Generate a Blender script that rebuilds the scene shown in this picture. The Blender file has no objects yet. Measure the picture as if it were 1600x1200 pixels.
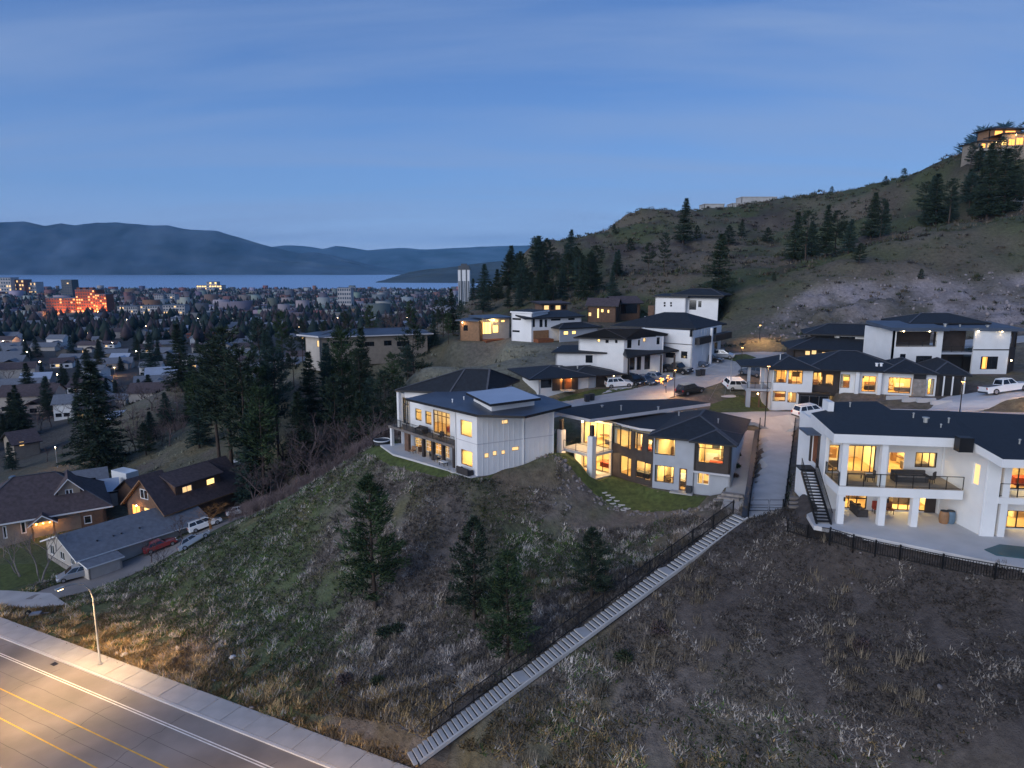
import bpy, bmesh, math, random
import numpy as np
from mathutils import Vector, Matrix, noise as mnoise
random.seed(7)
RNG = np.random.default_rng(11)
SC = bpy.context.scene
COL = SC.collection
R = math.radians

# ------------------------------------------------------------------ camera
F = 1600 * 24 / 36.0                      # focal length in photo pixels
PITCH = math.atan(184 / F)                # the lake horizon lies 184 px above the centre
HC = 43.0                                 # camera height over the lower road
CP, SP = math.cos(PITCH), math.sin(PITCH)
cam = bpy.data.cameras.new('camera')
cam.sensor_width = 36; cam.lens = 24; cam.clip_start = 0.5; cam.clip_end = 60000
cam_o = bpy.data.objects.new('camera', cam); COL.objects.link(cam_o)
cam_o.location = (0, 0, HC); cam_o.rotation_euler = (math.pi / 2 - PITCH, 0, 0)
SC.camera = cam_o

def ray(u, v):
    x = (u - 800) / F; y = (600 - v) / F
    return x, CP + y * SP, -SP + y * CP
def G(u, v, z):                           # where the pixel's ray meets height z
    x, y, d = ray(u, v); t = (z - HC) / d
    return (x * t, y * t)
def Q(u, v, Y):                           # where it meets depth Y
    x, y, d = ray(u, v); t = Y / y
    return (x * t, Y, HC + d * t)

# ------------------------------------------------------------------ sky, sun, exposure
W = bpy.data.worlds.new('World'); SC.world = W; W.use_nodes = True
nt = W.node_tree; nt.nodes.clear()
def N(t, **k):
    n = nt.nodes.new(t)
    for a, b in k.items(): setattr(n, a, b)
    return n
SUN_EL, SUN_AZ = R(14.0), R(222)           # dusk: the last light comes from behind the camera, to the left
sky = N('ShaderNodeTexSky', sky_type='NISHITA', sun_disc=False, sun_elevation=SUN_EL, sun_rotation=SUN_AZ,
        altitude=350, air_density=1.3, dust_density=0.6, ozone_density=5.0)
geo = N('ShaderNodeTexCoord')
# thin high cloud: streaks on a flat layer seen in perspective
sep = N('ShaderNodeSeparateXYZ'); nt.links.new(geo.outputs['Generated'], sep.inputs[0])
zc = N('ShaderNodeMath', operation='MAXIMUM'); nt.links.new(sep.outputs['Z'], zc.inputs[0]); zc.inputs[1].default_value = 0.0
za = N('ShaderNodeMath', operation='ADD'); nt.links.new(zc.outputs[0], za.inputs[0]); za.inputs[1].default_value = 0.12
dx = N('ShaderNodeMath', operation='DIVIDE'); nt.links.new(sep.outputs['X'], dx.inputs[0]); nt.links.new(za.outputs[0], dx.inputs[1])
dy = N('ShaderNodeMath', operation='DIVIDE'); nt.links.new(sep.outputs['Y'], dy.inputs[0]); nt.links.new(za.outputs[0], dy.inputs[1])
cmb = N('ShaderNodeCombineXYZ'); nt.links.new(dx.outputs[0], cmb.inputs[0]); nt.links.new(dy.outputs[0], cmb.inputs[1])
mp = N('ShaderNodeMapping'); mp.inputs['Rotation'].default_value = (0, 0, R(-24)); mp.inputs['Scale'].default_value = (0.22, 1.0, 1)
mp.inputs['Location'].default_value = (0.3, 1.9, 0)
nt.links.new(cmb.outputs[0], mp.inputs['Vector'])
n1 = N('ShaderNodeTexNoise'); n1.inputs['Scale'].default_value = 1.05; n1.inputs['Detail'].default_value = 7; n1.inputs['Roughness'].default_value = 0.52
n1.inputs['Distortion'].default_value = 0.5
nt.links.new(mp.outputs[0], n1.inputs['Vector'])
cr = N('ShaderNodeMapRange'); cr.inputs['From Min'].default_value = 0.42; cr.inputs['From Max'].default_value = 0.66
cr.inputs['To Min'].default_value = 0.0; cr.inputs['To Max'].default_value = 0.85
nt.links.new(n1.outputs['Fac'], cr.inputs['Value'])
tint = N('ShaderNodeMix', data_type='RGBA', blend_type='MULTIPLY'); tint.inputs[0].default_value = 1.0
tint.inputs[7].default_value = (0.48, 0.74, 1.18, 1)
nt.links.new(sky.outputs[0], tint.inputs[6])
# even twilight veil of high cloud, paler low down where one looks through more of it
ramp = N('ShaderNodeValToRGB'); el = ramp.color_ramp.elements
el[0].position = 0.0; el[0].color = (2.6, 3.3, 5.2, 1)
el[1].position = 0.62; el[1].color = (0.33, 0.80, 2.1, 1)
e2 = ramp.color_ramp.elements.new(0.10); e2.color = (1.24, 2.15, 4.1, 1)
e2 = ramp.color_ramp.elements.new(0.30); e2.color = (0.56, 1.24, 2.95, 1)
nt.links.new(zc.outputs[0], ramp.inputs[0])
veil = N('ShaderNodeMix', data_type='RGBA', blend_type='MIX'); veil.inputs[0].default_value = 0.82
nt.links.new(tint.outputs[2], veil.inputs[6]); nt.links.new(ramp.outputs[0], veil.inputs[7])
cl = N('ShaderNodeMix', data_type='RGBA', blend_type='MIX')
nt.links.new(cr.outputs[0], cl.inputs[0]); nt.links.new(veil.outputs[2], cl.inputs[6]); cl.inputs[7].default_value = (1.5, 2.2, 3.75, 1)
bg = N('ShaderNodeBackground'); bg.inputs['Strength'].default_value = 0.1
nt.links.new(cl.outputs[2], bg.inputs['Color'])
wo = N('ShaderNodeOutputWorld'); nt.links.new(bg.outputs[0], wo.inputs[0])

sun = bpy.data.lights.new('sun', 'SUN'); sun.energy = 1.5; sun.angle = R(50); sun.color = (0.95, 0.95, 0.97)
sun_o = bpy.data.objects.new('sun', sun); COL.objects.link(sun_o)
# soft afterglow of the sun that is setting behind the camera's left shoulder
sun_o.rotation_euler = Vector((math.sin(SUN_AZ), math.cos(SUN_AZ), math.tan(SUN_EL))).to_track_quat('Z', 'Y').to_euler()
SC.view_settings.view_transform = 'Standard'; SC.view_settings.look = 'None'
SC.view_settings.exposure = 0.75; SC.view_settings.gamma = 1.0; SC.view_settings.use_curve_mapping = False
SC.cycles.use_denoising = True
SC.cycles.max_bounces = 8; SC.cycles.diffuse_bounces = 3; SC.cycles.glossy_bounces = 2; SC.cycles.transparent_max_bounces = 12
SC.cycles.volume_bounces = 0; SC.cycles.sample_clamp_indirect = 4.0
SC.cycles.caustics_reflective = False; SC.cycles.caustics_refractive = False

# ------------------------------------------------------------------ materials (all procedural)
MATS = {}
def material(name, color, rough=0.8, var=0.12, scale=1.2, bump=0.0, bscale=8.0, metal=0.0, spec=0.4, emit=None, estr=0.0, detail=5, coat=0.0):
    if name in MATS: return MATS[name]
    m = bpy.data.materials.new(name); m.use_nodes = True; t = m.node_tree
    p = t.nodes['Principled BSDF']
    p.inputs['Roughness'].default_value = rough; p.inputs['Metallic'].default_value = metal
    p.inputs['Specular IOR Level'].default_value = spec; p.inputs['Coat Weight'].default_value = coat
    co = t.nodes.new('ShaderNodeTexCoord')
    if var > 0:
        nz = t.nodes.new('ShaderNodeTexNoise'); nz.inputs['Scale'].default_value = scale; nz.inputs['Detail'].default_value = detail
        t.links.new(co.outputs['Object'], nz.inputs['Vector'])
        mr = t.nodes.new('ShaderNodeMapRange'); mr.inputs['From Min'].default_value = 0.3; mr.inputs['From Max'].default_value = 0.7
        mr.inputs['To Min'].default_value = 1 - var; mr.inputs['To Max'].default_value = 1 + var
        t.links.new(nz.outputs['Fac'], mr.inputs['Value'])
        mx = t.nodes.new('ShaderNodeMix'); mx.data_type = 'RGBA'; mx.blend_type = 'MULTIPLY'; mx.inputs[0].default_value = 1
        mx.inputs[6].default_value = (*color, 1); t.links.new(mr.outputs[0], mx.inputs[7])
        t.links.new(mx.outputs[2], p.inputs['Base Color'])
    else:
        p.inputs['Base Color'].default_value = (*color, 1)
    if bump > 0:
        nb = t.nodes.new('ShaderNodeTexNoise'); nb.inputs['Scale'].default_value = bscale; nb.inputs['Detail'].default_value = 6
        t.links.new(co.outputs['Object'], nb.inputs['Vector'])
        bp = t.nodes.new('ShaderNodeBump'); bp.inputs['Strength'].default_value = bump; bp.inputs['Distance'].default_value = 0.1
        t.links.new(nb.outputs['Fac'], bp.inputs['Height']); t.links.new(bp.outputs[0], p.inputs['Normal'])
    if emit:
        p.inputs['Emission Color'].default_value = (*emit, 1); p.inputs['Emission Strength'].default_value = estr
    MATS[name] = m
    return m

def glass_material():
    m = bpy.data.materials.new('window_glass'); m.use_nodes = True; t = m.node_tree; t.nodes.clear()
    tr = t.nodes.new('ShaderNodeBsdfTransparent'); tr.inputs[0].default_value = (0.93, 0.95, 0.95, 1)
    gl = t.nodes.new('ShaderNodeBsdfGlossy'); gl.inputs['Roughness'].default_value = 0.03
    lw_ = t.nodes.new('ShaderNodeLayerWeight'); pw = t.nodes.new('ShaderNodeMath'); pw.operation = 'POWER'; pw.inputs[1].default_value = 4.0
    t.links.new(lw_.outputs['Facing'], pw.inputs[0]); fr = t.nodes.new('ShaderNodeMath'); fr.operation = 'MULTIPLY_ADD'; fr.inputs[1].default_value = 0.55; fr.inputs[2].default_value = 0.03
    t.links.new(pw.outputs[0], fr.inputs[0])
    mx = t.nodes.new('ShaderNodeMixShader'); o = t.nodes.new('ShaderNodeOutputMaterial')
    t.links.new(fr.outputs[0], mx.inputs[0]); t.links.new(tr.outputs[0], mx.inputs[1]); t.links.new(gl.outputs[0], mx.inputs[2])
    t.links.new(mx.outputs[0], o.inputs[0]); MATS['glass'] = m
glass_material()

def attr_material(name, rough=0.95, bump=0.0, bscale=3.0, mul=1.0, var=0.25, scale=0.8, trans=0.0):
    """base colour read from the mesh's own colour attribute 'tone', broken up by noise"""
    m = bpy.data.materials.new(name); m.use_nodes = True; t = m.node_tree; p = t.nodes['Principled BSDF']
    p.inputs['Roughness'].default_value = rough; p.inputs['Specular IOR Level'].default_value = 0.15
    at = t.nodes.new('ShaderNodeAttribute'); at.attribute_name = 'tone'
    co = t.nodes.new('ShaderNodeTexCoord')
    nz = t.nodes.new('ShaderNodeTexNoise'); nz.inputs['Scale'].default_value = scale; nz.inputs['Detail'].default_value = 8; nz.inputs['Roughness'].default_value = 0.68
    t.links.new(co.outputs['Object'], nz.inputs['Vector'])
    mr = t.nodes.new('ShaderNodeMapRange'); mr.inputs['From Min'].default_value = 0.3; mr.inputs['From Max'].default_value = 0.7
    mr.inputs['To Min'].default_value = mul * (1 - var); mr.inputs['To Max'].default_value = mul * (1 + var)
    t.links.new(nz.outputs['Fac'], mr.inputs['Value'])
    mx = t.nodes.new('ShaderNodeMix'); mx.data_type = 'RGBA'; mx.blend_type = 'MULTIPLY'; mx.inputs[0].default_value = 1
    t.links.new(at.outputs['Color'], mx.inputs[6]); t.links.new(mr.outputs[0], mx.inputs[7]); t.links.new(mx.outputs[2], p.inputs['Base Color'])
    if bump > 0:
        bp = t.nodes.new('ShaderNodeBump'); bp.inputs['Strength'].default_value = bump; bp.inputs['Distance'].default_value = 0.4
        nb = t.nodes.new('ShaderNodeTexNoise'); nb.inputs['Scale'].default_value = bscale; nb.inputs['Detail'].default_value = 8; nb.inputs['Roughness'].default_value = 0.7
        t.links.new(co.outputs['Object'], nb.inputs['Vector'])
        t.links.new(nb.outputs['Fac'], bp.inputs['Height']); t.links.new(bp.outputs[0], p.inputs['Normal'])
    MATS[name] = m
    return m

M = material
M('white_stucco', (0.72, 0.72, 0.72), 0.85, 0.05, 0.7, 0.15, 14)
M('white_panel', (0.74, 0.73, 0.73), 0.7, 0.05, 0.6, 0.05, 9)
M('grey_stucco', (0.36, 0.38, 0.42), 0.88, 0.07, 0.8, 0.15, 14)
M('pale_fascia', (0.52, 0.51, 0.53), 0.6, 0.05, 0.8)
M('white_trim', (0.78, 0.78, 0.78), 0.5, 0.03, 1.0)
M('black_trim', (0.018, 0.018, 0.02), 0.5, 0.1, 1.0)
M('dark_siding', (0.045, 0.034, 0.03), 0.6, 0.2, 1.6, 0.1, 10)
M('shingle', (0.013, 0.016, 0.022), 0.75, 0.30, 2.2, 0.35, 16, spec=0.5)
M('shingle_brown', (0.085, 0.062, 0.064), 0.85, 0.28, 2.0, 0.35, 14)
M('shingle_grey', (0.16, 0.17, 0.195), 0.85, 0.16, 1.6, 0.3, 14)
M('membrane', (0.062, 0.080, 0.115), 0.5, 0.14, 0.5, 0.05, 3, spec=0.6)
M('metal_pale', (0.42, 0.46, 0.54), 0.42, 0.06, 0.4, metal=0.2)
M('ridge_cap', (0.07, 0.072, 0.085), 0.7, 0.1, 2)
M('concrete', (0.40, 0.39, 0.385), 0.85, 0.12, 0.5, 0.1, 10)
M('concrete_pale', (0.52, 0.51, 0.51), 0.85, 0.10, 0.45, 0.1, 10)
M('asphalt', (0.085, 0.08, 0.08), 0.85, 0.22, 0.25, 0.2, 25)
M('asphalt_old', (0.21, 0.19, 0.18), 0.8, 0.3, 0.16, 0.2, 20, detail=9)
M('paint_white', (0.72, 0.72, 0.70), 0.7, 0.15, 2.0)
M('paint_yellow', (0.62, 0.38, 0.05), 0.7, 0.15, 2.0)
M('stone', (0.28, 0.25, 0.23), 0.9, 0.25, 2.5, 0.4, 6)
M('rock', (0.20, 0.18, 0.18), 0.95, 0.35, 1.6, 0.6, 4)
M('wood_deck', (0.30, 0.19, 0.11), 0.7, 0.2, 2.0)
M('wood_warm', (0.26, 0.14, 0.07), 0.6, 0.2, 2.0)
M('wood_brown', (0.13, 0.075, 0.05), 0.8, 0.2, 2.0, 0.15, 10)
M('wood_grey', (0.16, 0.14, 0.13), 0.85, 0.25, 2.0, 0.2, 10)
M('tan_siding', (0.26, 0.22, 0.18), 0.85, 0.12, 1.2)
M('beige', (0.45, 0.41, 0.37), 0.85, 0.08, 1.0)
M('interior', (0.80, 0.68, 0.46), 0.9, 0.06, 0.7)
M('interior_floor', (0.42, 0.27, 0.14), 0.5, 0.15, 1.4)
M('metal_black', (0.015, 0.015, 0.017), 0.45, 0.05, 2.0, metal=0.3)
M('metal_grey', (0.30, 0.31, 0.33), 0.4, 0.08, 1.5, metal=0.6)
M('galvanised', (0.42, 0.42, 0.40), 0.5, 0.08, 1.5, metal=0.4)
M('plastic_dark', (0.03, 0.033, 0.04), 0.5, 0.1, 2.0)
M('plastic_green', (0.03, 0.06, 0.05), 0.5, 0.1, 2.0)
M('fabric_dark', (0.05, 0.045, 0.045), 0.95, 0.15, 3.0)
M('fabric_red', (0.30, 0.05, 0.03), 0.9, 0.15, 3.0)
M('rust', (0.20, 0.07, 0.03), 0.85, 0.2, 3.0)
M('dark_glass', (0.012, 0.015, 0.02), 0.06, 0.0, spec=0.9)
M('blue_glass', (0.05, 0.075, 0.11), 0.08, 0.0, spec=0.9)
M('tyre', (0.012, 0.012, 0.012), 0.85, 0.1, 4)
M('rim', (0.35, 0.35, 0.37), 0.35, 0.05, 3, metal=0.7)
M('car_white', (0.78, 0.79, 0.80), 0.25, 0.0, coat=0.6)
M('car_black', (0.012, 0.013, 0.016), 0.2, 0.0, coat=0.6)
M('car_silver', (0.40, 0.42, 0.45), 0.28, 0.0, metal=0.5, coat=0.5)
M('car_blue', (0.06, 0.085, 0.13), 0.25, 0.0, coat=0.6)
M('car_red', (0.25, 0.03, 0.03), 0.25, 0.0, coat=0.6)
M('tail_lamp', (0.3, 0.01, 0.01), 0.3, 0.0)
M('headlamp', (0.75, 0.78, 0.82), 0.15, 0.0)
M('bark', (0.055, 0.040, 0.032), 0.95, 0.3, 3, 0.5, 8)
M('bark_pale', (0.20, 0.175, 0.16), 0.95, 0.3, 3, 0.4, 8)
M('twig', (0.085, 0.062, 0.062), 0.95, 0.25, 2)
M('twig_orange', (0.30, 0.14, 0.045), 0.95, 0.25, 2)
M('needle_dark', (0.026, 0.042, 0.026), 0.85, 0.45, 0.55, spec=0.25)
M('needle_green', (0.036, 0.062, 0.027), 0.85, 0.45, 0.7, spec=0.25)
M('needle_blue', (0.030, 0.056, 0.046), 0.85, 0.45, 0.6, spec=0.25)
M('leaf_shrub', (0.035, 0.050, 0.022), 0.9, 0.35, 1.5)
M('lawn_grass', (0.070, 0.090, 0.024), 0.95, 0.35, 1.8, 0.5, 18)
M('pool_cover', (0.03, 0.10, 0.12), 0.5, 0.1, 1.0)
M('tarp_blue', (0.10, 0.16, 0.22), 0.6, 0.1, 2.0)
M('lit_window', (0.5, 0.35, 0.12), 0.4, 0.0, emit=(1.0, 0.60, 0.18), estr=1.5)
M('lit_window_soft', (0.5, 0.35, 0.15), 0.4, 0.0, emit=(1.0, 0.62, 0.26), estr=0.7)
M('lit_orange', (0.5, 0.2, 0.05), 0.4, 0.0, emit=(1.0, 0.38, 0.08), estr=1.4)
M('lit_brick', (0.3, 0.1, 0.05), 0.4, 0.0, emit=(1.0, 0.42, 0.14), estr=1.3)
M('curtain', (0.62, 0.55, 0.42), 0.95, 0.1, 3.0)
M('bulb_string', (0.9, 0.5, 0.2), 0.4, 0.0, emit=(1.0, 0.36, 0.07), estr=3.2)
M('bulb', (0.9, 0.8, 0.6), 0.4, 0.0, emit=(1.0, 0.74, 0.38), estr=14)
M('bulb_orange', (0.9, 0.6, 0.3), 0.4, 0.0, emit=(1.0, 0.48, 0.14), estr=9)
M('bulb_white', (0.9, 0.9, 0.9), 0.4, 0.0, emit=(1.0, 0.86, 0.66), estr=7)

# ------------------------------------------------------------------ mesh helpers
class MB:
    """collects faces; build() links them as one mesh object under its thing"""
    def __init__(s): s.v = []; s.f = []; s.m = []
    def face(s, pts, mi=0):
        n = len(s.v); s.v += [tuple(p) for p in pts]; s.f.append(tuple(range(n, n + len(pts)))); s.m.append(mi)
    def box(s, c, size, yaw=0, mi=0, taper=1.0):
        hx, hy, hz = size[0] / 2, size[1] / 2, size[2] / 2; ca, sa = math.cos(yaw), math.sin(yaw); n = len(s.v)
        for z in (-1, 1):
            k = taper if z > 0 else 1.0
            for x, y in ((-1, -1), (1, -1), (1, 1), (-1, 1)):
                X, Y = x * hx * k, y * hy * k
                s.v.append((c[0] + X * ca - Y * sa, c[1] + X * sa + Y * ca, c[2] + z * hz))
        for f in ((3, 2, 1, 0), (4, 5, 6, 7), (0, 1, 5, 4), (1, 2, 6, 5), (2, 3, 7, 6), (3, 0, 4, 7)):
            s.f.append(tuple(n + i for i in f)); s.m.append(mi)
    def beam(s, a, b, w, h, mi=0):
        """bar from a to b, w wide, h high"""
        a, b = Vector(a), Vector(b); d = (b - a)
        if d.length < 1e-6: return
        d.normalize(); up = Vector((0, 0, 1)) if abs(d.z) < 0.95 else Vector((0, 1, 0))
        x = d.cross(up).normalized() * w / 2; y = x.cross(d).normalized() * h / 2; n = len(s.v)
        for p in (a, b):
            for q in (-x - y, x - y, x + y, -x + y): s.v.append(tuple(p + q))
        for f in ((0, 1, 2, 3), (7, 6, 5, 4), (0, 4, 5, 1), (1, 5, 6, 2), (2, 6, 7, 3), (3, 7, 4, 0)):
            s.f.append(tuple(n + i for i in f)); s.m.append(mi)
    def tube(s, pts, rad, sides=6, mi=0, cap=True):
        pts = [Vector(p) for p in pts]; n0 = len(s.v); k = len(pts)
        if not hasattr(rad, '__len__'): rad = [rad] * k
        for i, p in enumerate(pts):
            d = (pts[min(i + 1, k - 1)] - pts[max(i - 1, 0)]).normalized()
            up = Vector((0, 0, 1)) if abs(d.z) < 0.9 else Vector((1, 0, 0))
            x = d.cross(up).normalized(); y = d.cross(x)
            for j in range(sides):
                a = 2 * math.pi * j / sides; s.v.append(tuple(p + (x * math.cos(a) + y * math.sin(a)) * rad[i]))
        for i in range(k - 1):
            for j in range(sides):
                a = n0 + i * sides + j; b = n0 + i * sides + (j + 1) % sides
                s.f.append((a, b, b + sides, a + sides)); s.m.append(mi)
        if cap:
            s.f.append(tuple(n0 + j for j in range(sides))); s.m.append(mi)
            s.f.append(tuple(n0 + (k - 1) * sides + j for j in reversed(range(sides)))); s.m.append(mi)
    def lathe(s, c, prof, sides=10, mi=0):
        n0 = len(s.v); k = len(prof)
        for r, z in prof:
            for j in range(sides):
                a = 2 * math.pi * j / sides; s.v.append((c[0] + r * math.cos(a), c[1] + r * math.sin(a), c[2] + z))
        for i in range(k - 1):
            for j in range(sides):
                a = n0 + i * sides + j; b = n0 + i * sides + (j + 1) % sides
                s.f.append((a, b, b + sides, a + sides)); s.m.append(mi)
        s.f.append(tuple(n0 + (k - 1) * sides + j for j in range(sides))); s.m.append(mi)
    def slab(s, pts, th, mi=0, side=None, bottom=None):
        """plate under the 3-D outline pts (top face), th thick"""
        side = mi if side is None else side; bottom = side if bottom is None else bottom
        pts = [tuple(p) for p in pts]
        ar = sum(pts[i][0] * pts[(i + 1) % len(pts)][1] - pts[(i + 1) % len(pts)][0] * pts[i][1] for i in range(len(pts)))
        if ar < 0: pts = pts[::-1]
        n = len(s.v); k = len(pts)
        s.v += pts; s.v += [(p[0], p[1], p[2] - th) for p in pts]
        s.f.append(tuple(range(n, n + k))); s.m.append(mi)
        s.f.append(tuple(range(n + 2 * k - 1, n + k - 1, -1))); s.m.append(bottom)
        for i in range(k):
            j = (i + 1) % k; s.f.append((n + i, n + k + i, n + k + j, n + j)); s.m.append(side)
    def build(s, name, mats, parent=None, loc=None, smooth=False, data_only=False):
        if isinstance(mats, str): mats = [mats]
        me = bpy.data.meshes.new(name)
        off = Vector(parent.get('_w', (0, 0, 0))) if parent is not None else Vector(loc if loc else (0, 0, 0))
        vs = np.array(s.v, dtype=np.float64) - np.array(off)
        me.from_pydata(vs.tolist(), [], s.f)
        for x in mats: me.materials.append(MATS[x] if isinstance(x, str) else x)
        if len(mats) > 1: me.polygons.foreach_set('material_index', s.m)
        if smooth: me.polygons.foreach_set('use_smooth', [True] * len(me.polygons))
        me.update()
        if data_only: return me
        o = bpy.data.objects.new(name, me); COL.objects.link(o)
        if parent is not None:
            o.parent = parent; o['_w'] = tuple(off)
        elif loc:
            o.location = loc; o['_w'] = tuple(off)
        else: o['_w'] = (0, 0, 0)
        return o

def tag(o, label=None, cat=None, group=None, kind=None):
    if label: o['label'] = label
    if cat: o['category'] = cat
    if group: o['group'] = group
    if kind: o['kind'] = kind
    return o
def thing(name, loc, label=None, cat=None, group=None, yaw=0):
    o = bpy.data.objects.new(name, None); COL.objects.link(o); o.location = loc; o.rotation_euler = (0, 0, yaw)
    o.empty_display_size = 0.3; o['_w'] = tuple(loc)
    return tag(o, label, cat, group)
def children(o): return CHILD.get(o.name, []) or list(o.children)
CHILD = {}
def copy_tree(o, parent=None):
    c = o.copy(); COL.objects.link(c); c.parent = parent
    for ch in list(o.children): copy_tree(ch, c)
    return c
def place(proto, used, loc, yaw=0, scale=1.0, label=None, group=None, cat=None, name=None):
    """the first call moves the prototype itself, later ones copy it with its parts"""
    if proto.name in used: o = copy_tree(proto)
    else: used.add(proto.name); o = proto
    o.location = loc; o.rotation_euler = (0, 0, yaw)
    o.scale = (scale,) * 3 if not hasattr(scale, '__len__') else scale
    tag(o, label, cat, group)
    return o
USED = set()

def np_mesh(name, verts, faces, mats, tone=None, parent=None, smooth=False, loc=None):
    """big meshes straight from arrays; faces is (n,3) or (n,4)"""
    me = bpy.data.meshes.new(name); verts = np.asarray(verts, np.float32); faces = np.asarray(faces, np.int32)
    k = faces.shape[1]
    me.vertices.add(len(verts)); me.vertices.foreach_set('co', verts.ravel())
    me.loops.add(faces.size); me.loops.foreach_set('vertex_index', faces.ravel())
    me.polygons.add(len(faces)); me.polygons.foreach_set('loop_start', np.arange(0, faces.size, k, dtype=np.int32))
    me.polygons.foreach_set('loop_total', np.full(len(faces), k, np.int32))
    if smooth: me.polygons.foreach_set('use_smooth', np.ones(len(faces), bool))
    if tone is not None:
        ca = me.color_attributes.new('tone', 'FLOAT_COLOR', 'POINT')
        t4 = np.ones((len(verts), 4), np.float32); t4[:, :3] = tone; ca.data.foreach_set('color', t4.ravel())
    me.update(calc_edges=True); me.validate()
    for x in ([mats] if isinstance(mats, str) else mats): me.materials.append(MATS[x])
    o = bpy.data.objects.new(name, me); COL.objects.link(o)
    if parent is not None: o.parent = parent
    if loc: o.location = loc
    return o

def inside(poly, X, Y):
    """vectorised point in polygon"""
    X = np.asarray(X); Y = np.asarray(Y); r = np.zeros(X.shape, bool); k = len(poly)
    for i in range(k):
        x0, y0 = poly[i][:2]; x1, y1 = poly[(i + 1) % k][:2]
        c = ((y0 > Y) != (y1 > Y))
        with np.errstate(divide='ignore', invalid='ignore'):
            r ^= c & (X < (x1 - x0) * (Y - y0) / (y1 - y0 + 1e-12) + x0)
    return r
def seg_dist(poly, X, Y, closed=True):
    """distance to the outline"""
    d = np.full(np.shape(X), 1e9); k = len(poly)
    for i in range(k if closed else k - 1):
        x0, y0 = poly[i][:2]; x1, y1 = poly[(i + 1) % k][:2]; L = (x1 - x0) ** 2 + (y1 - y0) ** 2 + 1e-9
        t = np.clip(((X - x0) * (x1 - x0) + (Y - y0) * (y1 - y0)) / L, 0, 1)
        d = np.minimum(d, np.hypot(X - x0 - t * (x1 - x0), Y - y0 - t * (y1 - y0)))
    return d

# ------------------------------------------------------------------ terrain: one sheet from the near slope to the lake
def vnoise(x, y, seed=0):
    xi = np.floor(x).astype(np.int64); yi = np.floor(y).astype(np.int64); xf = x - xi; yf = y - yi
    def h(a, b):
        n = (a * 374761393 + b * 668265263 + seed * 1442695041) & 0x7fffffff
        n = ((n ^ (n >> 13)) * 1274126177) & 0x7fffffff
        return ((n ^ (n >> 16)) & 0xffff) / 65535.0
    u = xf * xf * (3 - 2 * xf); w = yf * yf * (3 - 2 * yf)
    return (h(xi, yi) * (1 - u) + h(xi + 1, yi) * u) * (1 - w) + (h(xi, yi + 1) * (1 - u) + h(xi + 1, yi + 1) * u) * w
def fbm(x, y, oct=5, seed=0, gain=0.5):
    r = 0; a = 1.0; t = 0
    for i in range(oct):
        r = r + a * vnoise(x * 2 ** i, y * 2 ** i, seed + i); t += a; a *= gain
    return r / t * 2 - 1

CTRL = []
def cz(u, v, z): CTRL.append((*G(u, v, z), z))
def cy(u, v, Y): CTRL.append(Q(u, v, Y))
def cx(x, y, z): CTRL.append((x, y, z))
# the lower road climbs to the right
RD0 = np.array(G(0, 965, 0)); RD1 = np.array(G(465, 1136, 4)); RDV = (RD1 - RD0); RDL = np.hypot(*RDV); RDV = RDV / RDL
RDN = np.array([RDV[1], -RDV[0]])                     # towards the camera side of the road
RSL = 4.0 / RDL
def road_z(x, y): return ((np.asarray(x) - RD0[0]) * RDV[0] + (np.asarray(y) - RD0[1]) * RDV[1]) * RSL
def road_pt(t, n): p = RD0 + RDV * t + RDN * n; return (p[0], p[1], t * RSL)
for t in (-120, -80, -50, -25, 0, 18, 36, 52, 66, 80, 100):
    for n in (0.3, 18): cx(*road_pt(t, n))
ST0 = np.array([*G(703, 1140, 8.0), 8.0]); ST1 = np.array([*G(1158, 806, 20.0), 20.0])    # foot and head of the stairs
for k in np.linspace(-0.12, 1, 8): cx(*(ST0 + (ST1 - ST0) * k + np.array([0, 0, -0.25])))
for p in [(600,1136,6.5),(1000,1136,10.2),(1200,1136,12.2),(1350,1136,14.2),(1600,1136,17),(1480,1136,15.6),(1400,960,18.6),(1250,900,18.4),(1600,960,20.2),(1250,980,16.4),
          (1100,950,15.3),(1000,1030,12.2),(1240,828,21.0),(1420,865,21.7),(1600,898,22.1),
          (830,748,16.6),(930,772,16.3),(1075,797,16.3),(1140,800,18.0),(900,850,13.6),(800,800,15.0),(1000,870,14.0),
          (730,960,9.2),(578,955,7.6),(400,950,3.8),(300,1000,2.2),(800,1020,9.8),(480,1040,4.4),(250,960,1.2),(680,880,11.4),
          (600,800,14.0),(500,800,11.6),(650,745,17.4),(748,765,17.6),(575,706,17.5),(490,757,13.2),(382,815,7.8),(292,872,3.9),(205,935,0.9),
          (560,850,11.0),(430,860,7.4),(340,920,4.0),(640,1010,7.4),(540,1000,6.3)]: cz(*p)
# lower left flats and the gully
for p in [(125,905,0),(60,930,0),(250,875,1.2),(375,806,3.0),(20,860,0.3),(70,835,0.6),(230,800,1.5),(320,770,3.0),(400,745,5.0),(150,760,0.5),(40,750,-0.5)]: cz(*p)
for p in [(-62,96,0),(-45,118,2),(-30,112,5),(-22,108,9),(-40,135,3),(-18,122,13),(-28,150,6),(-8,140,19)]: cx(*p)
# valley floor
def flat_z(Y): return np.interp(Y, [0, 90, 175, 320, 700, 1760, 3060, 3300], [0, 0, -3.2, -12, -25, -45, -60.8, -75])
for X in (-420, -300, -200, -120): 
    for Y in (120, 175, 250, 320, 450, 700): cx(X * max(1, Y / 300), Y, float(flat_z(Y)))
for X, Y in ((-80, 175), (-90, 250), (-80, 320), (-60, 450), (40, 700), (-20, 560), (120, 900), (-75, 205)): cx(X, Y, float(flat_z(Y)))
for p in [(330,592,200),(255,640,178),(330,650,165),(185,665,172),(395,600,172),(450,600,150),(470,660,125)]: cy(*p)
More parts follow.
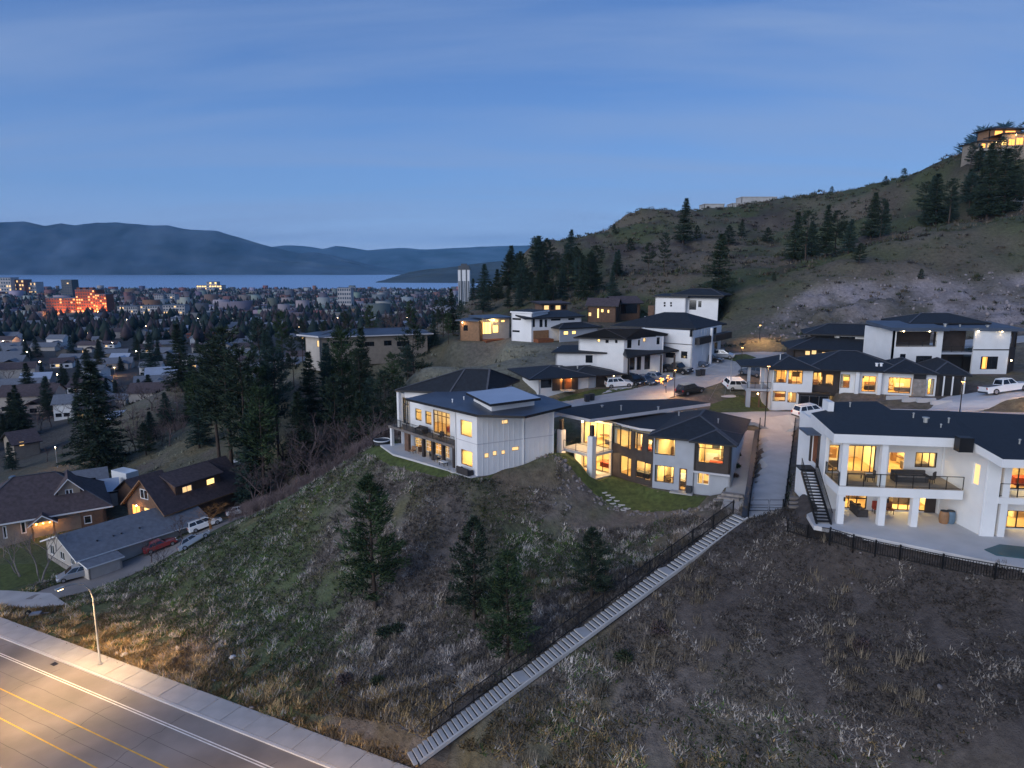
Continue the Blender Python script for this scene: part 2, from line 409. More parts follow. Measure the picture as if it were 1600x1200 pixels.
# bench of the subdivision
for p in [(609,684,18.5),(700,650,19.5),(1200,662,21.3),(1260,668,21.5),(900,630,22),(820,630,21.5),(1060,605,23),(1130,570,24.5),(1180,545,26),(1240,549,26.4),
          (1580,650,26),(1600,640,26.3),(1500,640,25.4),(1190,802,20),(1203,645,21.6),(1120,640,21.7),(1000,650,21.2),(1320,640,24.0),(1480,620,24.9),(1567,613,26.3),(1400,625,24.6)]: cz(*p)
for p in [(760,536,165),(850,537,150),(860,607,115),(960,587,125),(1080,559,135),(1060,502,180),(960,502,185),(1300,557,125),(1500,586,112),(600,552,165),(500,552,168),(690,540,168),(440,600,160),
          (800,560,135),(720,575,128),(650,592,125),(900,520,160)]: cy(*p)
# the hill on the right
for p in [(715,482,330),(780,440,330),(830,386,330),(900,372,340),(950,366,342),(985,336,345),(1030,329,350),(1090,333,360),(1150,331,400),(1250,311,380),(1400,286,330),(1480,251,292),(1560,243,285),(1600,238,285),(1530,251,268),(1580,247,266),(1615,244,267),
          (1000,430,230),(1100,402,240),(850,452,260),(780,490,240),(1130,482,175),(1300,405,190),(1450,375,188),(1600,346,185),(1200,440,180),(1250,412,232),(1400,371,232),(1550,330,240),(1000,380,290),(1200,360,300),(1500,300,265),
          (1400,441,166),(1300,455,165),(1500,438,164),(1600,432,162),(1400,521,141),(1300,530,141),(1500,515,140),(1600,512,138),(1200,500,158),(1160,520,155),(900,480,215),(700,500,250)]: cy(*p)
for p in [(-1.5,77.6,18.5),(1.2,78.9,19.6),(3.2,80.0,20.6),(4.9,81.0,21.5),(5.3,80.2,20.4),(3.2,77.6,18.2),(330,285,96),(420,200,85),(150,120,38),(200,160,58),(110,90,29),(150,60,27),(80,60,25.5),(60,20,20),(120,10,24),(200,0,30),(150,480,60),(300,520,85),(500,450,110),(250,620,50),(60,430,55),(20,400,45),(700,600,90),(450,700,60)]: cx(*p)
for p in [(-60,0,-4),(0,0,5),(0,-60,2),(-150,-40,-6),(100,-80,15),(-200,60,-3),(-300,0,-4),(40,25,9),(250,-60,25)]: cx(*p)
CT = np.array(CTRL)
def phi(r): return np.sqrt(r * r + 16.0)
_n = len(CT)
_A = np.zeros((_n + 3, _n + 3)); _A[:_n, :_n] = phi(np.hypot(CT[:, None, 0] - CT[None, :, 0], CT[:, None, 1] - CT[None, :, 1])) + np.eye(_n) * -0.35
_A[:_n, _n] = 1; _A[:_n, _n + 1:] = CT[:, :2] / 100; _A[_n, :_n] = 1; _A[_n + 1:, :_n] = CT[:, :2].T / 100
_w = np.linalg.solve(_A, np.concatenate([CT[:, 2], np.zeros(3)]))
def rbf(X, Y):
    X = np.asarray(X, float).ravel(); Y = np.asarray(Y, float).ravel(); out = np.empty(len(X))
    for a in range(0, len(X), 20000):
        x, y = X[a:a + 20000], Y[a:a + 20000]
        out[a:a + 20000] = phi(np.hypot(x[:, None] - CT[None, :, 0], y[:, None] - CT[None, :, 1])) @ _w[:_n] + _w[_n] + x / 100 * _w[_n + 1] + y / 100 * _w[_n + 2]
    return out
PADS = []      # (outline, z or plane, blend width)
def pad(poly, z, blend=1.5): PADS.append(([tuple(p[:2]) for p in poly], z, blend))
def smooth(a, b, x): t = np.clip((x - a) / (b - a), 0, 1); return t * t * (3 - 2 * t)
def height(X, Y):
    X = np.asarray(X, float); Y = np.asarray(Y, float); sh = X.shape; X = X.ravel(); Y = Y.ravel()
    z = rbf(X, Y)
    fl = flat_z(Y)
    far = np.maximum(smooth(560, 900, Y), np.maximum(smooth(-330, -480, X) , smooth(520, 900, np.abs(X))))
    hillside = smooth(150, 700, X) * smooth(4200, 900, Y) * 90
    z = z * (1 - far) + (fl + hillside * (0.7 + 0.3 * fbm(X / 300, Y / 300, 4, 9))) * far
    D = np.hypot(X, Y)
    # relief: fine on the near slopes, rocky on the hill, none on roads
    hill = smooth(28, 45, z) * smooth(120, 170, Y)
    am = 0.22 + 0.5 * smooth(110, 200, Y) * smooth(5, 20, z) + 2.3 * hill
    rd = (np.abs((X - RD0[0]) * RDN[0] + (Y - RD0[1]) * RDN[1] - 9) < 10.5)
    am = np.where(rd, 0, am)
    z = z + am * fbm(X / 9, Y / 9, 5, 3) + 2.6 * hill * fbm(X / 34, Y / 34, 4, 5)
    cut = inside(ROCKCUT, X, Y) * smooth(0, 6, seg_dist(ROCKCUT, X, Y))
    z = z + cut * (3.4 * np.abs(fbm(X / 5, Y / 5, 5, 21, 0.6)) - 1.4)
    rp = RDN[0] * (X - RD0[0]) + RDN[1] * (Y - RD0[1])
    z = np.where(rd, road_z(X, Y), z)
    k = smooth(1.6, 0.1, -rp) * (rp <= 0) * (rp > -3)
    z = z * (1 - k) + road_z(X, Y) * k
    for poly, pz, bl in PADS:
        xs = [p[0] for p in poly]; ys = [p[1] for p in poly]
        sel = (X > min(xs) - bl - 1) & (X < max(xs) + bl + 1) & (Y > min(ys) - bl - 1) & (Y < max(ys) + bl + 1)
        if not sel.any(): continue
        x, y = X[sel], Y[sel]; d = np.where(inside(poly, x, y), 0, seg_dist(poly, x, y))
        k = smooth(bl, 0, d); zz = pz(x, y) if callable(pz) else pz
        z[sel] = z[sel] * (1 - k) + zz * k
    return z.reshape(sh)
def hz(x, y): return float(height(np.array([x]), np.array([y]))[0])
ROCKCUT = [Q(1150, 528, 150)[:2], Q(1250, 420, 172)[:2], Q(1600, 425, 166)[:2], (190, 160), (190, 135), Q(1600, 520, 138)[:2], Q(1300, 540, 141)[:2]]
SHEETS = []    # outlines of paving laid on the terrain
def drape(name, poly, mat, off=0.05, step=1.2, skirt=0.45, sink=True, kind='structure', zfun=None, mask=True, parent=None):
    """paving that follows the ground: triangulated outline with a turned-down edge"""
    from mathutils.geometry import delaunay_2d_cdt
    poly = [tuple(p[:2]) for p in poly]
    if sum(poly[i][0] * poly[(i + 1) % len(poly)][1] - poly[(i + 1) % len(poly)][0] * poly[i][1] for i in range(len(poly))) < 0: poly = poly[::-1]
    b = []
    for i in range(len(poly)):
        p, q = np.array(poly[i]), np.array(poly[(i + 1) % len(poly)]); k = max(1, int(np.hypot(*(q - p)) / step))
        b += [tuple(p + (q - p) * j / k) for j in range(k)]
    xs = [p[0] for p in b]; ys = [p[1] for p in b]
    gx, gy = np.meshgrid(np.arange(min(xs), max(xs), step), np.arange(min(ys), max(ys), step)); gx = gx.ravel(); gy = gy.ravel()
    ok = inside(poly, gx, gy) & (seg_dist(poly, gx, gy) > step * 0.4)
    nb = len(b)
    vs = [Vector(p) for p in b] + [Vector((x, y)) for x, y in zip(gx[ok], gy[ok])]
    r = delaunay_2d_cdt(vs, [], [list(range(nb))], 1, 1e-5)
    X = np.array([p.x for p in r[0]]); Y = np.array([p.y for p in r[0]])
    Z = (height(X, Y) if zfun is None else zfun(X, Y)) + off
    mb = MB(); mb.v = list(zip(X.tolist(), Y.tolist(), Z.tolist())); mb.f = [tuple(f) for f in r[2]]; mb.m = [0] * len(mb.f)
    bz = (height(np.array(xs), np.array(ys)) if zfun is None else zfun(np.array(xs), np.array(ys))) + off
    for i in range(nb):
        j = (i + 1) % nb
        mb.face([(xs[i], ys[i], bz[i]), (xs[i], ys[i], bz[i] - skirt), (xs[j], ys[j], bz[j] - skirt), (xs[j], ys[j], bz[j])])
    o = mb.build(name, mat, parent)
    if kind: o['kind'] = kind
    if mask: SHEETS.append((poly, sink))
    return o

# ------------------------------------------------------------------ levelled ground
def PX(*pts): return [G(u, v, z) for u, v, z in pts]
ZA, ZB, ZC, ZD = 18.5, 17.0, 22.5, 21.6
pad(PX((600,690,18.4),(650,716,18.4),(746,752,18.4),(765,746,18.4)) + [(-2.5, 80), (0, 86), (-3, 98), (-12, 103)], 18.42, 1.4)
pad([(6.2, 85.2), (9.8, 80.2), (13, 82), (16.3, 77.8), (24.6, 74.2), (28, 81), (22, 88), (9, 91)], 16.93, 1.1)
pad([(25.2, 50.8), (31, 48.4), (35.5, 44.4), (60, 41), (60, 60), (40, 61), (27, 60)], 22.4, 1.6)
pad([(37.5, 98.2), (47.5, 97.2), (47.8, 108), (38, 108)], 21.55, 1.6)
pad([(49, 98.0), (66, 96.8), (68, 112), (48, 112)], 24.55, 2.0)
pad([(70, 101), (100, 99), (100, 118), (72, 118)], 26.0, 3.0)
pad([Q(714, 536, 160)[:2], Q(800, 533, 162)[:2], Q(800, 533, 174)[:2], Q(714, 533, 174)[:2]], 25.5, 5.0)
pad([Q(797, 536, 146)[:2], Q(915, 532, 146)[:2], Q(915, 530, 162)[:2], Q(802, 530, 160)[:2]], 26.5, 5.0)
pad([Q(915, 505, 179)[:2], Q(1005, 500, 179)[:2], Q(1005, 500, 196)[:2], Q(915, 500, 196)[:2]], 28.4, 5.0)
pad([Q(1012, 495, 171)[:2], Q(1118, 490, 170)[:2], Q(1118, 490, 184)[:2], Q(1012, 490, 186)[:2]], 29.0, 4.0)
def drv_z(x, y): return 20.0 + np.clip((y - 61.5) / 30.0, -0.1, 1.1) * 1.35
DRIVE = PX((1169,808,20),(1224,808,20),(1242,668,21.4),(1187,668,21.4))
pad(DRIVE, drv_z, 0.8)
SIDEWALK = PX((1128,792,17.4),(1160,796,18.3),(1187,676,21.1),(1168,672,21.1),(1148,700,20.4))
pad(SIDEWALK, lambda x, y: 17.3 + np.clip((y - 70) / 19.0, 0, 1) * 3.9, 0.8)

def band(pts, w):
    """outline of a strip w wide along pts"""
    P = np.array([p[:2] for p in pts]); T = np.gradient(P, axis=0); T /= np.hypot(T[:, 0], T[:, 1])[:, None]
    Nn = np.stack([-T[:, 1], T[:, 0]], 1); return [tuple(p) for p in P + Nn * w / 2] + [tuple(p) for p in (P - Nn * w / 2)[::-1]]
def resample(pts, step=3.0):
    P = np.array([p[:2] for p in pts], float); out = []
    k = len(P)
    for i in range(k - 1):
        p0, p1, p2, p3 = P[max(i - 1, 0)], P[i], P[i + 1], P[min(i + 2, k - 1)]
        n = max(2, int(np.hypot(*(p2 - p1)) / step))
        for j in range(n):
            t = j / n; out.append(tuple(0.5 * ((2 * p1) + (-p0 + p2) * t + (2 * p0 - 5 * p1 + 4 * p2 - p3) * t * t + (-p0 + 3 * p1 - 3 * p2 + p3) * t ** 3)))
    out.append(tuple(P[-1])); return out
ST_A = resample([(-22, 112), G(790,634,21.5), G(880,630,21.9), G(985,620,22.4), G(1060,603,23.1), G(1108,585,24), G(1145,564,25), G(1175,552,25.7), G(1220,549,26.3), G(1300,556,26.8), (92, 131), (130, 118)])
ST_B = resample([G(985,634,21.9), G(1060,655,21.4), G(1140,660,21.3), G(1205,663,21.3), G(1270,666,21.7), (50, 86.5), (58, 80), (68, 74), (90, 70)])
def smooth_line(P, w): return P
class Prof:
    """height along a street: the terrain on its centre line, smoothed"""
    def __init__(s, P, k=7):
        s.P = np.array(P); z = height(s.P[:, 0], s.P[:, 1]); zz = np.pad(z, k, mode='edge'); s.z = np.convolve(zz, np.ones(2 * k + 1) / (2 * k + 1), 'valid')
    def __call__(s, x, y):
        x = np.atleast_1d(x); y = np.atleast_1d(y)
        d = np.hypot(x[:, None] - s.P[None, :, 0], y[:, None] - s.P[None, :, 1]); w = 1 / (d ** 4 + 0.05)
        return (w * s.z[None]).sum(1) / w.sum(1)
PR_A = Prof(ST_A); PR_B = Prof(ST_B)
pad(band(ST_A, 13), PR_A, 3.0); pad(band(ST_B, 9.5), PR_B, 2.5)
PADS.insert(0, PADS.pop()); PADS.insert(0, PADS.pop())       # house pads win over street pads

# lower road: sidewalk slabs, kerb, carriageway and its paint
def strip(name, t0, t1, n0, n1, mat, dz, kind='structure', seg=40, parent=None):
    mb = MB(); ts = np.linspace(t0, t1, seg)
    a = [road_pt(t, n0) for t in ts]; b = [road_pt(t, n1) for t in ts]
    for i in range(seg - 1):
        mb.face([(*a[i][:2], a[i][2] + dz), (*b[i][:2], b[i][2] + dz), (*b[i + 1][:2], b[i + 1][2] + dz), (*a[i + 1][:2], a[i + 1][2] + dz)])
    o = mb.build(name, mat, parent)
    if kind: o['kind'] = kind
    return o
strip('road', -140, 110, 2.75, 19.0, 'asphalt_old', 0.02)
for n in (4.55, 4.8): strip('road_marking', -140, 110, n, n + 0.11, 'paint_white', 0.026)
for n in (8.2, 10.75): strip('road_marking', -140, 110, n, n + 0.12, 'paint_yellow', 0.026)
strip('road_marking', -140, 110, 14.3, 14.42, 'paint_white', 0.026)
kb = MB()
for t in np.arange(-60, 96, 3.0): kb.beam(Vector(road_pt(t, 2.62)) + Vector((0, 0, 0.05)), Vector(road_pt(t + 2.985, 2.62)) + Vector((0, 0, 0.05)), 0.26, 0.19)
kb.build('kerb', 'concrete_pale')['kind'] = 'structure'
walk = strip('pavement', -60, 96, 0.0, 2.49, 'concrete', 0.03)
sl = MB(); sl.box((0, 0, 0), (2.96, 2.40, 0.12)); slab_me = sl.build('slab', 'concrete', data_only=True)
for i, t in enumerate(np.arange(-58.5, 95, 3.0)):
    o = bpy.data.objects.new('slab', slab_me); COL.objects.link(o); o.parent = walk
    p = road_pt(t, 1.24); o.location = (p[0], p[1], p[2] + 0.075 + 0.008 * math.sin(i * 2.3))
    o.rotation_euler = (0, -math.atan(RSL), math.atan2(RDV[1], RDV[0]))
gt = MB()
p = road_pt(19.5, 3.3); gt.box((p[0], p[1], p[2] + 0.03), (1.0, 0.5, 0.02), math.atan2(RDV[1], RDV[0])); 
tag(gt.build('drain_grate', 'metal_black'), 'small dark metal drain grate set in the road gutter', 'drain')

M('tar', (0.045, 0.042, 0.04), 0.7, 0.2, 2.0)
rs_ = random.Random(3)
for n in (6.45, 9.6, 12.5):                         # sealed seams and cracks in the old asphalt
    t = -20.0; sm = MB(); off = 0.0
    while t < 70:
        o2 = max(-.12, min(.12, off + rs_.uniform(-.06, .06))); a, b = road_pt(t, n + off), road_pt(t + 1.1, n + o2)
        sm.face([(a[0], a[1], a[2] + .024), (*road_pt(t, n + off + .03)[:2], a[2] + .024), (*road_pt(t + 1.1, n + o2 + .03)[:2], b[2] + .024), (b[0], b[1], b[2] + .024)]); off = o2; t += 1.1
    sm.build('tar_seam', 'tar')['kind'] = 'structure'
for t0 in (-8, 9, 21, 33, 41, 54):
    n = rs_.uniform(2.9, 4.0); t = t0; sm = MB()
    for _ in range(rs_.randint(5, 11)):
        n2 = n + rs_.uniform(.5, .9); t2 = t + rs_.uniform(-.35, .35); z0_, z1_ = road_pt(t, n)[2] + .023, road_pt(t2, n2)[2] + .023
        sm.face([(*road_pt(t, n)[:2], z0_), (*road_pt(t + .05, n)[:2], z0_), (*road_pt(t2 + .05, n2)[:2], z1_), (*road_pt(t2, n2)[:2], z1_)]); n, t = n2, t2
    sm.build('tar_seam', 'tar')['kind'] = 'structure'

drape('street', band(ST_A, 8.6), 'concrete', 0.04, 1.6)
drape('street', band(ST_B, 6.6), 'concrete', 0.055, 1.5)
drape('driveway', DRIVE, 'concrete', 0.07, 1.2)
drape('path', SIDEWALK, 'concrete', 0.06, 1.0)
drape('driveway', PX((940,612,22.6),(985,603,23),(1062,592,23.4),(1100,580,24),(1128,566,24.7),(1105,562,24.9),(1060,572,24.3),(1020,588,23.5),(960,600,23)), 'concrete_pale', 0.09, 1.4)
drape('driveway', PX((1440,640,25),(1530,632,25.8),(1600,622,26.4),(1660,612,26.8),(1640,600,26.8),(1530,606,26.2),(1480,618,25.2)), 'concrete_pale', 0.09, 1.4)
drape('driveway', PX((-40,940,-0.3),(45,950,0),(105,944,0.2),(80,926,0.1),(0,922,-0.1)), 'concrete', 0.06, 1.2)
drape('lane', resample(PX((35,936,0),(70,920,0),(105,908,0.1),(150,890,0.4),(205,868,0.9),(260,848,1.4),(330,822,2.2),(395,800,3.1),(400,812,3.1),(350,838,2.4),(275,868,1.5),(215,895,0.8),(150,918,0.4),(90,934,0.1)), 2.5), 'asphalt_old', 0.06, 1.2)
LAWN_A = PX((563,704,17.5),(612,686,18.4),(650,712,18.4),(744,751,18.4),(772,742,18.4),(764,757,17.8),(690,752,17.4),(610,727,17.3))
LAWN_B = PX((815,746,16.7),(872,740,16.9),(925,753,16.9),(958,744,16.95),(1000,757,16.95),(1019,764,16.95),(1075,774,16.95),(1110,777,17),(1090,795,16.5),(1000,784,16.4),(900,766,16.5))
drape('lawn', LAWN_A, 'lawn_grass', 0.04, 0.9)
drape('lawn', LAWN_B, 'lawn_grass', 0.04, 0.9)
drape('lawn', PX((1104,645,21.8),(1112,628,22.4),(1160,610,23.2),(1202,612,23),(1200,650,21.7),(1150,651,21.5)), 'lawn_grass', 0.06, 1.2)
drape('lawn', PX((868,611,22.6),(930,603,23),(975,603,23),(990,606,22.9),(930,615,22.5),(890,618,22.4)), 'lawn_grass', 0.09, 1.2)
drape('lawn', PX((1122,553,25.6),(1165,548,26),(1182,556,25.6),(1150,562,25.2)), 'lawn_grass', 0.1, 1.2)
drape('lawn', PX((0,925,0),(30,915,0),(85,905,0),(60,880,0.2),(0,880,0.2)), 'lawn_grass', 0.03, 1.2)

def grid_axis(lo, hi, step, out_lo, out_hi, g=1.09):
    a = list(np.arange(lo, hi + 1e-6, step)); s = step; x = lo
    left = []
    while x > out_lo: s *= g; x -= s; left.append(x)
    s = step; x = hi; right = []
    while x < out_hi: s *= g; x += s; right.append(x)
    return np.array(left[::-1] + a + right)
GX = grid_axis(-70, 66, 0.8, -5200, 5200, 1.055); GY = grid_axis(34, 150, 0.8, -400, 3320, 1.035)
XX, YY = np.meshgrid(GX, GY); ZZ = height(XX, YY)
ZB_ = ZZ.copy()
for poly, sink in SHEETS:
    if not sink: continue
    x0 = min(p[0] for p in poly) - 1; x1 = max(p[0] for p in poly) + 1; y0 = min(p[1] for p in poly) - 1; y1 = max(p[1] for p in poly) + 1
    ix = np.where((GX > x0) & (GX < x1))[0]; iy = np.where((GY > y0) & (GY < y1))[0]
    if not len(ix) or not len(iy): continue
    s = np.ix_(iy, ix); d = seg_dist(poly, XX[s], YY[s]); ins = inside(poly, XX[s], YY[s])
    ZZ[s] = np.minimum(ZZ[s], ZB_[s] - 0.28 * (ins & (d > 0.45)) - 0.35 * (ins & (d > 1.1)))
rp = RDN[0] * (XX - RD0[0]) + RDN[1] * (YY - RD0[1])
ZZ = np.where((rp > 0.3) & (rp < 19), ZZ - 0.15, ZZ)
# what grows where
x, y, z = XX.ravel(), YY.ravel(), ZZ.ravel()
n1 = fbm(x / 11, y / 11, 5, 31); n2 = fbm(x / 3.1, y / 3.1, 4, 41); n3 = fbm(x / 28, y / 28, 4, 51)
def mix(a, b, k): return a * (1 - k[:, None]) + np.array(b)[None] * k[:, None]
tone = np.tile(np.array([0.165, 0.138, 0.120]), (len(x), 1))                   # dry soil and straw
green = smooth(-0.22, 0.35, n1 + 0.55 * smooth(4, -36, x) * smooth(55, 80, y) + 0.35 * n2)
knoll = (x < 14) & (y < 105) & (y > 50)
tone = mix(tone, (0.066, 0.102, 0.032), green * np.where(knoll, 0.72, 0.35))
tone = mix(tone, (0.135, 0.105, 0.060), smooth(0.1, 0.5, n2) * 0.6)
right = smooth(4, 16, x - (54 - y) * 0.8) * (y < 62) * (z < 22.6)
tone = mix(tone, (0.078, 0.066, 0.062), right * 0.9)
tone = mix(tone, (0.120, 0.088, 0.086), smooth(0.15, 0.5, n3) * 0.6 * knoll)
hillm = smooth(150, 185, y) * smooth(14, 26, z)
tone = mix(tone, (0.130, 0.108, 0.082), hillm)
tone = mix(tone, (0.078, 0.088, 0.044), hillm * smooth(-0.1, 0.35, n3 + 0.4 * smooth(40, 75, z)))
tone = mix(tone, (0.060, 0.047, 0.044), hillm * smooth(0.1, 0.5, n1) * 0.8)
cut = inside(ROCKCUT, x, y).astype(float) * smooth(0, 5, seg_dist(ROCKCUT, x, y))
tone = mix(tone, (0.28, 0.245, 0.255), cut * np.clip(0.65 + 0.8 * n2, 0, 1))
tone = mix(tone, (0.088, 0.080, 0.060), cut * smooth(0.0, 0.4, n1) * 0.7)
low = smooth(2, -3, z) * smooth(120, 170, y)
tone = mix(tone, (0.085, 0.078, 0.072), low)
slope_mid = smooth(105, 120, y) * smooth(165, 150, y) * smooth(16, 20, z) * smooth(20, 0, x)
tone = mix(tone, (0.21, 0.20, 0.15), slope_mid * 0.85)
tone = np.clip(tone * (1 + 0.22 * n2[:, None]), 0.01, 1)
attr_material('ground_cover', bump=0.9, bscale=1.6, var=0.35, scale=1.3)
idx = np.arange(len(GX) * len(GY)).reshape(len(GY), len(GX))
fc = np.stack([idx[:-1, :-1], idx[:-1, 1:], idx[1:, 1:], idx[1:, :-1]], -1).reshape(-1, 4)
terr = np_mesh('terrain', np.stack([x, y, z], 1), fc, 'ground_cover', tone, smooth=True)
terr['kind'] = 'structure'

# lake, far shore, headland
lk = MB(); lk.face([(-14000, 2600, -61.5), (14000, 2600, -61.5), (14000, 16000, -61.5), (-14000, 16000, -61.5)])
lake_m = M('lake_water', (0.50, 0.60, 0.74), 0.38, 0.0, spec=0.8, metal=0.75)  # pale metallic base stands in for sky reflected off the waves
lk.build('lake', 'lake_water')['kind'] = 'structure'

def ridge(name, sil, Y, back, mat, seed, base=-66.0, rough=0.06, front=0.5, nz=26):
    """a mountain range: crest heights read from the photograph at its distance, slopes falling to the lake with spurs"""
    us = np.array([s[0] for s in sil], float); vs = np.array([s[1] for s in sil], float)
    U = np.linspace(us[0], us[-1], 300); V = np.interp(U, us, vs)
    crest = np.array([Q(a, b, Y) for a, b in zip(U, V)])
    X = crest[:, 0]; H = crest[:, 2]
    rows = []; K = np.concatenate([np.linspace(0, 1, nz), 1 + np.linspace(0.1, 1, 6)])
    for k in K:
        if k <= 1:
            yy = Y - (1 - k) * front * Y; f = k ** 0.8
            n = fbm(X / 900 + k * 1.1, np.full_like(X, k * 3.2), 6, seed); spur = 1 - np.abs(fbm(X / 600, np.full_like(X, k * 0.9), 4, seed + 3))
            amp = rough * np.sin(math.pi * min(k, 1.0)) * 4 + 0.004
            hh = base + (H - base) * np.clip(f * (0.75 + 0.25 * spur * (1 - k) + 0.25 * k) + amp * n * 0.6, 0, 1.02)
            hh = np.where(k >= 0.999, H + (H - base) * 0.012 * fbm(X / 160, X * 0, 5, seed + 7), hh)
        else:
            yy = Y + (k - 1) * back; hh = base + (H - base) * (1 - (k - 1)) * 0.98
        sc = yy / Y
        rows.append(np.stack([X * (1 if k > 1 else sc ** 0.15), np.full_like(X, yy) + 140 * fbm(X / 700, X * 0 + k * 4, 3, seed + 5) * (0 < k < 1), hh], 1))
    Vv = np.concatenate(rows); nr = len(K); id_ = np.arange(nr * 300).reshape(nr, 300)
    f = np.stack([id_[:-1, :-1], id_[:-1, 1:], id_[1:, 1:], id_[1:, :-1]], -1).reshape(-1, 4)
    o = np_mesh(name, Vv, f, mat, smooth=True); o['kind'] = 'structure'
    return o
def mountain_mat(name, a, b, snow=0.0):
    m = M(name, a, 0.95, 0.75, 0.0022, 1.0, 0.004); return m
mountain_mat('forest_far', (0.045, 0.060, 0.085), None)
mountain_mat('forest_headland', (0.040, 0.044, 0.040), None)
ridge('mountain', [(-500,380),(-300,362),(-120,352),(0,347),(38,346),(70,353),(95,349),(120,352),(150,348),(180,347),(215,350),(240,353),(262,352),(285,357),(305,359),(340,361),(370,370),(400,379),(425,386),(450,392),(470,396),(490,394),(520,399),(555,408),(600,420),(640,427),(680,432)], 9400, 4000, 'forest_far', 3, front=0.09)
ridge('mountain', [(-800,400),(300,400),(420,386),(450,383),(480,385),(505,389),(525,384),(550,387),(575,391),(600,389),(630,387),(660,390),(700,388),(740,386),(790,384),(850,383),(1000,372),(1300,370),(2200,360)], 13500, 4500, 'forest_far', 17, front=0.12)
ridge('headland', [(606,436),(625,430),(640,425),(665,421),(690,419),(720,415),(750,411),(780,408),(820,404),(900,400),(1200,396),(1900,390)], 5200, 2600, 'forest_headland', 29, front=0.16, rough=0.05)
hzb = MB(); hzb.box((0, 8900, 322), (36000, 18900, 846.0))
haze = hzb.build('haze', 'concrete'); haze['kind'] = 'stuff'; haze['label'] = 'thin blue evening haze over the lake and valley'
hm = bpy.data.materials.new('haze_air'); hm.use_nodes = True; hm.node_tree.nodes.clear()
hv = hm.node_tree.nodes.new('ShaderNodeVolumePrincipled'); ho = hm.node_tree.nodes.new('ShaderNodeOutputMaterial')
hv.inputs['Color'].default_value = (0.22, 0.58, 1.0, 1); hv.inputs['Density'].default_value = 3.4e-5; hv.inputs['Anisotropy'].default_value = -0.3
hm.node_tree.links.new(hv.outputs[0], ho.inputs['Volume']); haze.data.materials.clear(); haze.data.materials.append(hm)

# ------------------------------------------------------------------ house kit
class Fac:
    """a vertical wall plane from p0 to p1 (left to right as seen from outside)"""
    def __init__(s, p0, p1):
        s.p0 = np.array(p0[:2], float); s.p1 = np.array(p1[:2], float); d = s.p1 - s.p0; s.L = float(np.hypot(*d)); s.d = d / s.L
        s.n = np.array([s.d[1], -s.d[0]]); s.yaw = math.atan2(s.d[1], s.d[0])
    def pt(s, a, z, o=0.0): p = s.p0 + s.d * a + s.n * o; return (p[0], p[1], z)
    def sz(s, u, v, o=0.0):
        rx, ry, rz = ray(u, v); q = s.p0 + s.n * o
        # t*(rx,ry) = q + a*d
        det = -rx * s.d[1] + ry * s.d[0]
        t = (-q[0] * s.d[1] + q[1] * s.d[0]) / det; a = (rx * q[1] - ry * q[0]) / det
        return a, HC + t * rz
    def px(s, u0, v0, u1, v1, o=0.0):
        um, vm = (u0 + u1) / 2, (v0 + v1) / 2
        return (s.sz(u0, vm, o)[0], s.sz(u1, vm, o)[0], s.sz(um, v1, o)[1], s.sz(um, v0, o)[1])
    def back(s, o): return Fac(s.p0 - s.n * o, s.p1 - s.n * o)
    def side(s, L):                      # the wall that runs back from p1
        return Fac(s.p1, s.p1 - s.n * L)
    def lside(s, L): return Fac(s.p0 - s.n * L, s.p0)

def wall(mb, fac, z0, z1, ops=(), th=0.25, mi=0, a0=None, a1=None):
    """wall with real openings: outer and inner skins, reveals, ends"""
    a0 = 0 if a0 is None else a0; a1 = fac.L if a1 is None else a1
    ops = [(max(o[0], a0), min(o[1], a1), max(o[2], z0), min(o[3], z1)) for o in ops]; ops = [o for o in ops if o[1] > o[0] + .02 and o[3] > o[2] + .02]
    A = sorted({a0, a1, *[x for o in ops for x in o[:2]]}); Zs = sorted({z0, z1, *[x for o in ops for x in o[2:]]})
    for i in range(len(A) - 1):
        for j in range(len(Zs) - 1):
            am, zm = (A[i] + A[i + 1]) / 2, (Zs[j] + Zs[j + 1]) / 2
            if any(o[0] < am < o[1] and o[2] < zm < o[3] for o in ops): continue
            c = [(A[i], Zs[j]), (A[i + 1], Zs[j]), (A[i + 1], Zs[j + 1]), (A[i], Zs[j + 1])]
            mb.face([fac.pt(a, z) for a, z in c], mi); mb.face([fac.pt(a, z, -th) for a, z in reversed(c)], mi)
    for o in ops:
        c = [(o[0], o[2]), (o[1], o[2]), (o[1], o[3]), (o[0], o[3])]
        for k in range(4):
            p, q = c[k], c[(k + 1) % 4]
            mb.face([fac.pt(*p), fac.pt(*q), fac.pt(*q, -th), fac.pt(*p, -th)], mi)
    c = [(a0, z0), (a1, z0), (a1, z1), (a0, z1)]
    for k in range(4):
        p, q = c[k], c[(k + 1) % 4]
        mb.face([fac.pt(*p), fac.pt(*p, -th), fac.pt(*q, -th), fac.pt(*q)], mi)

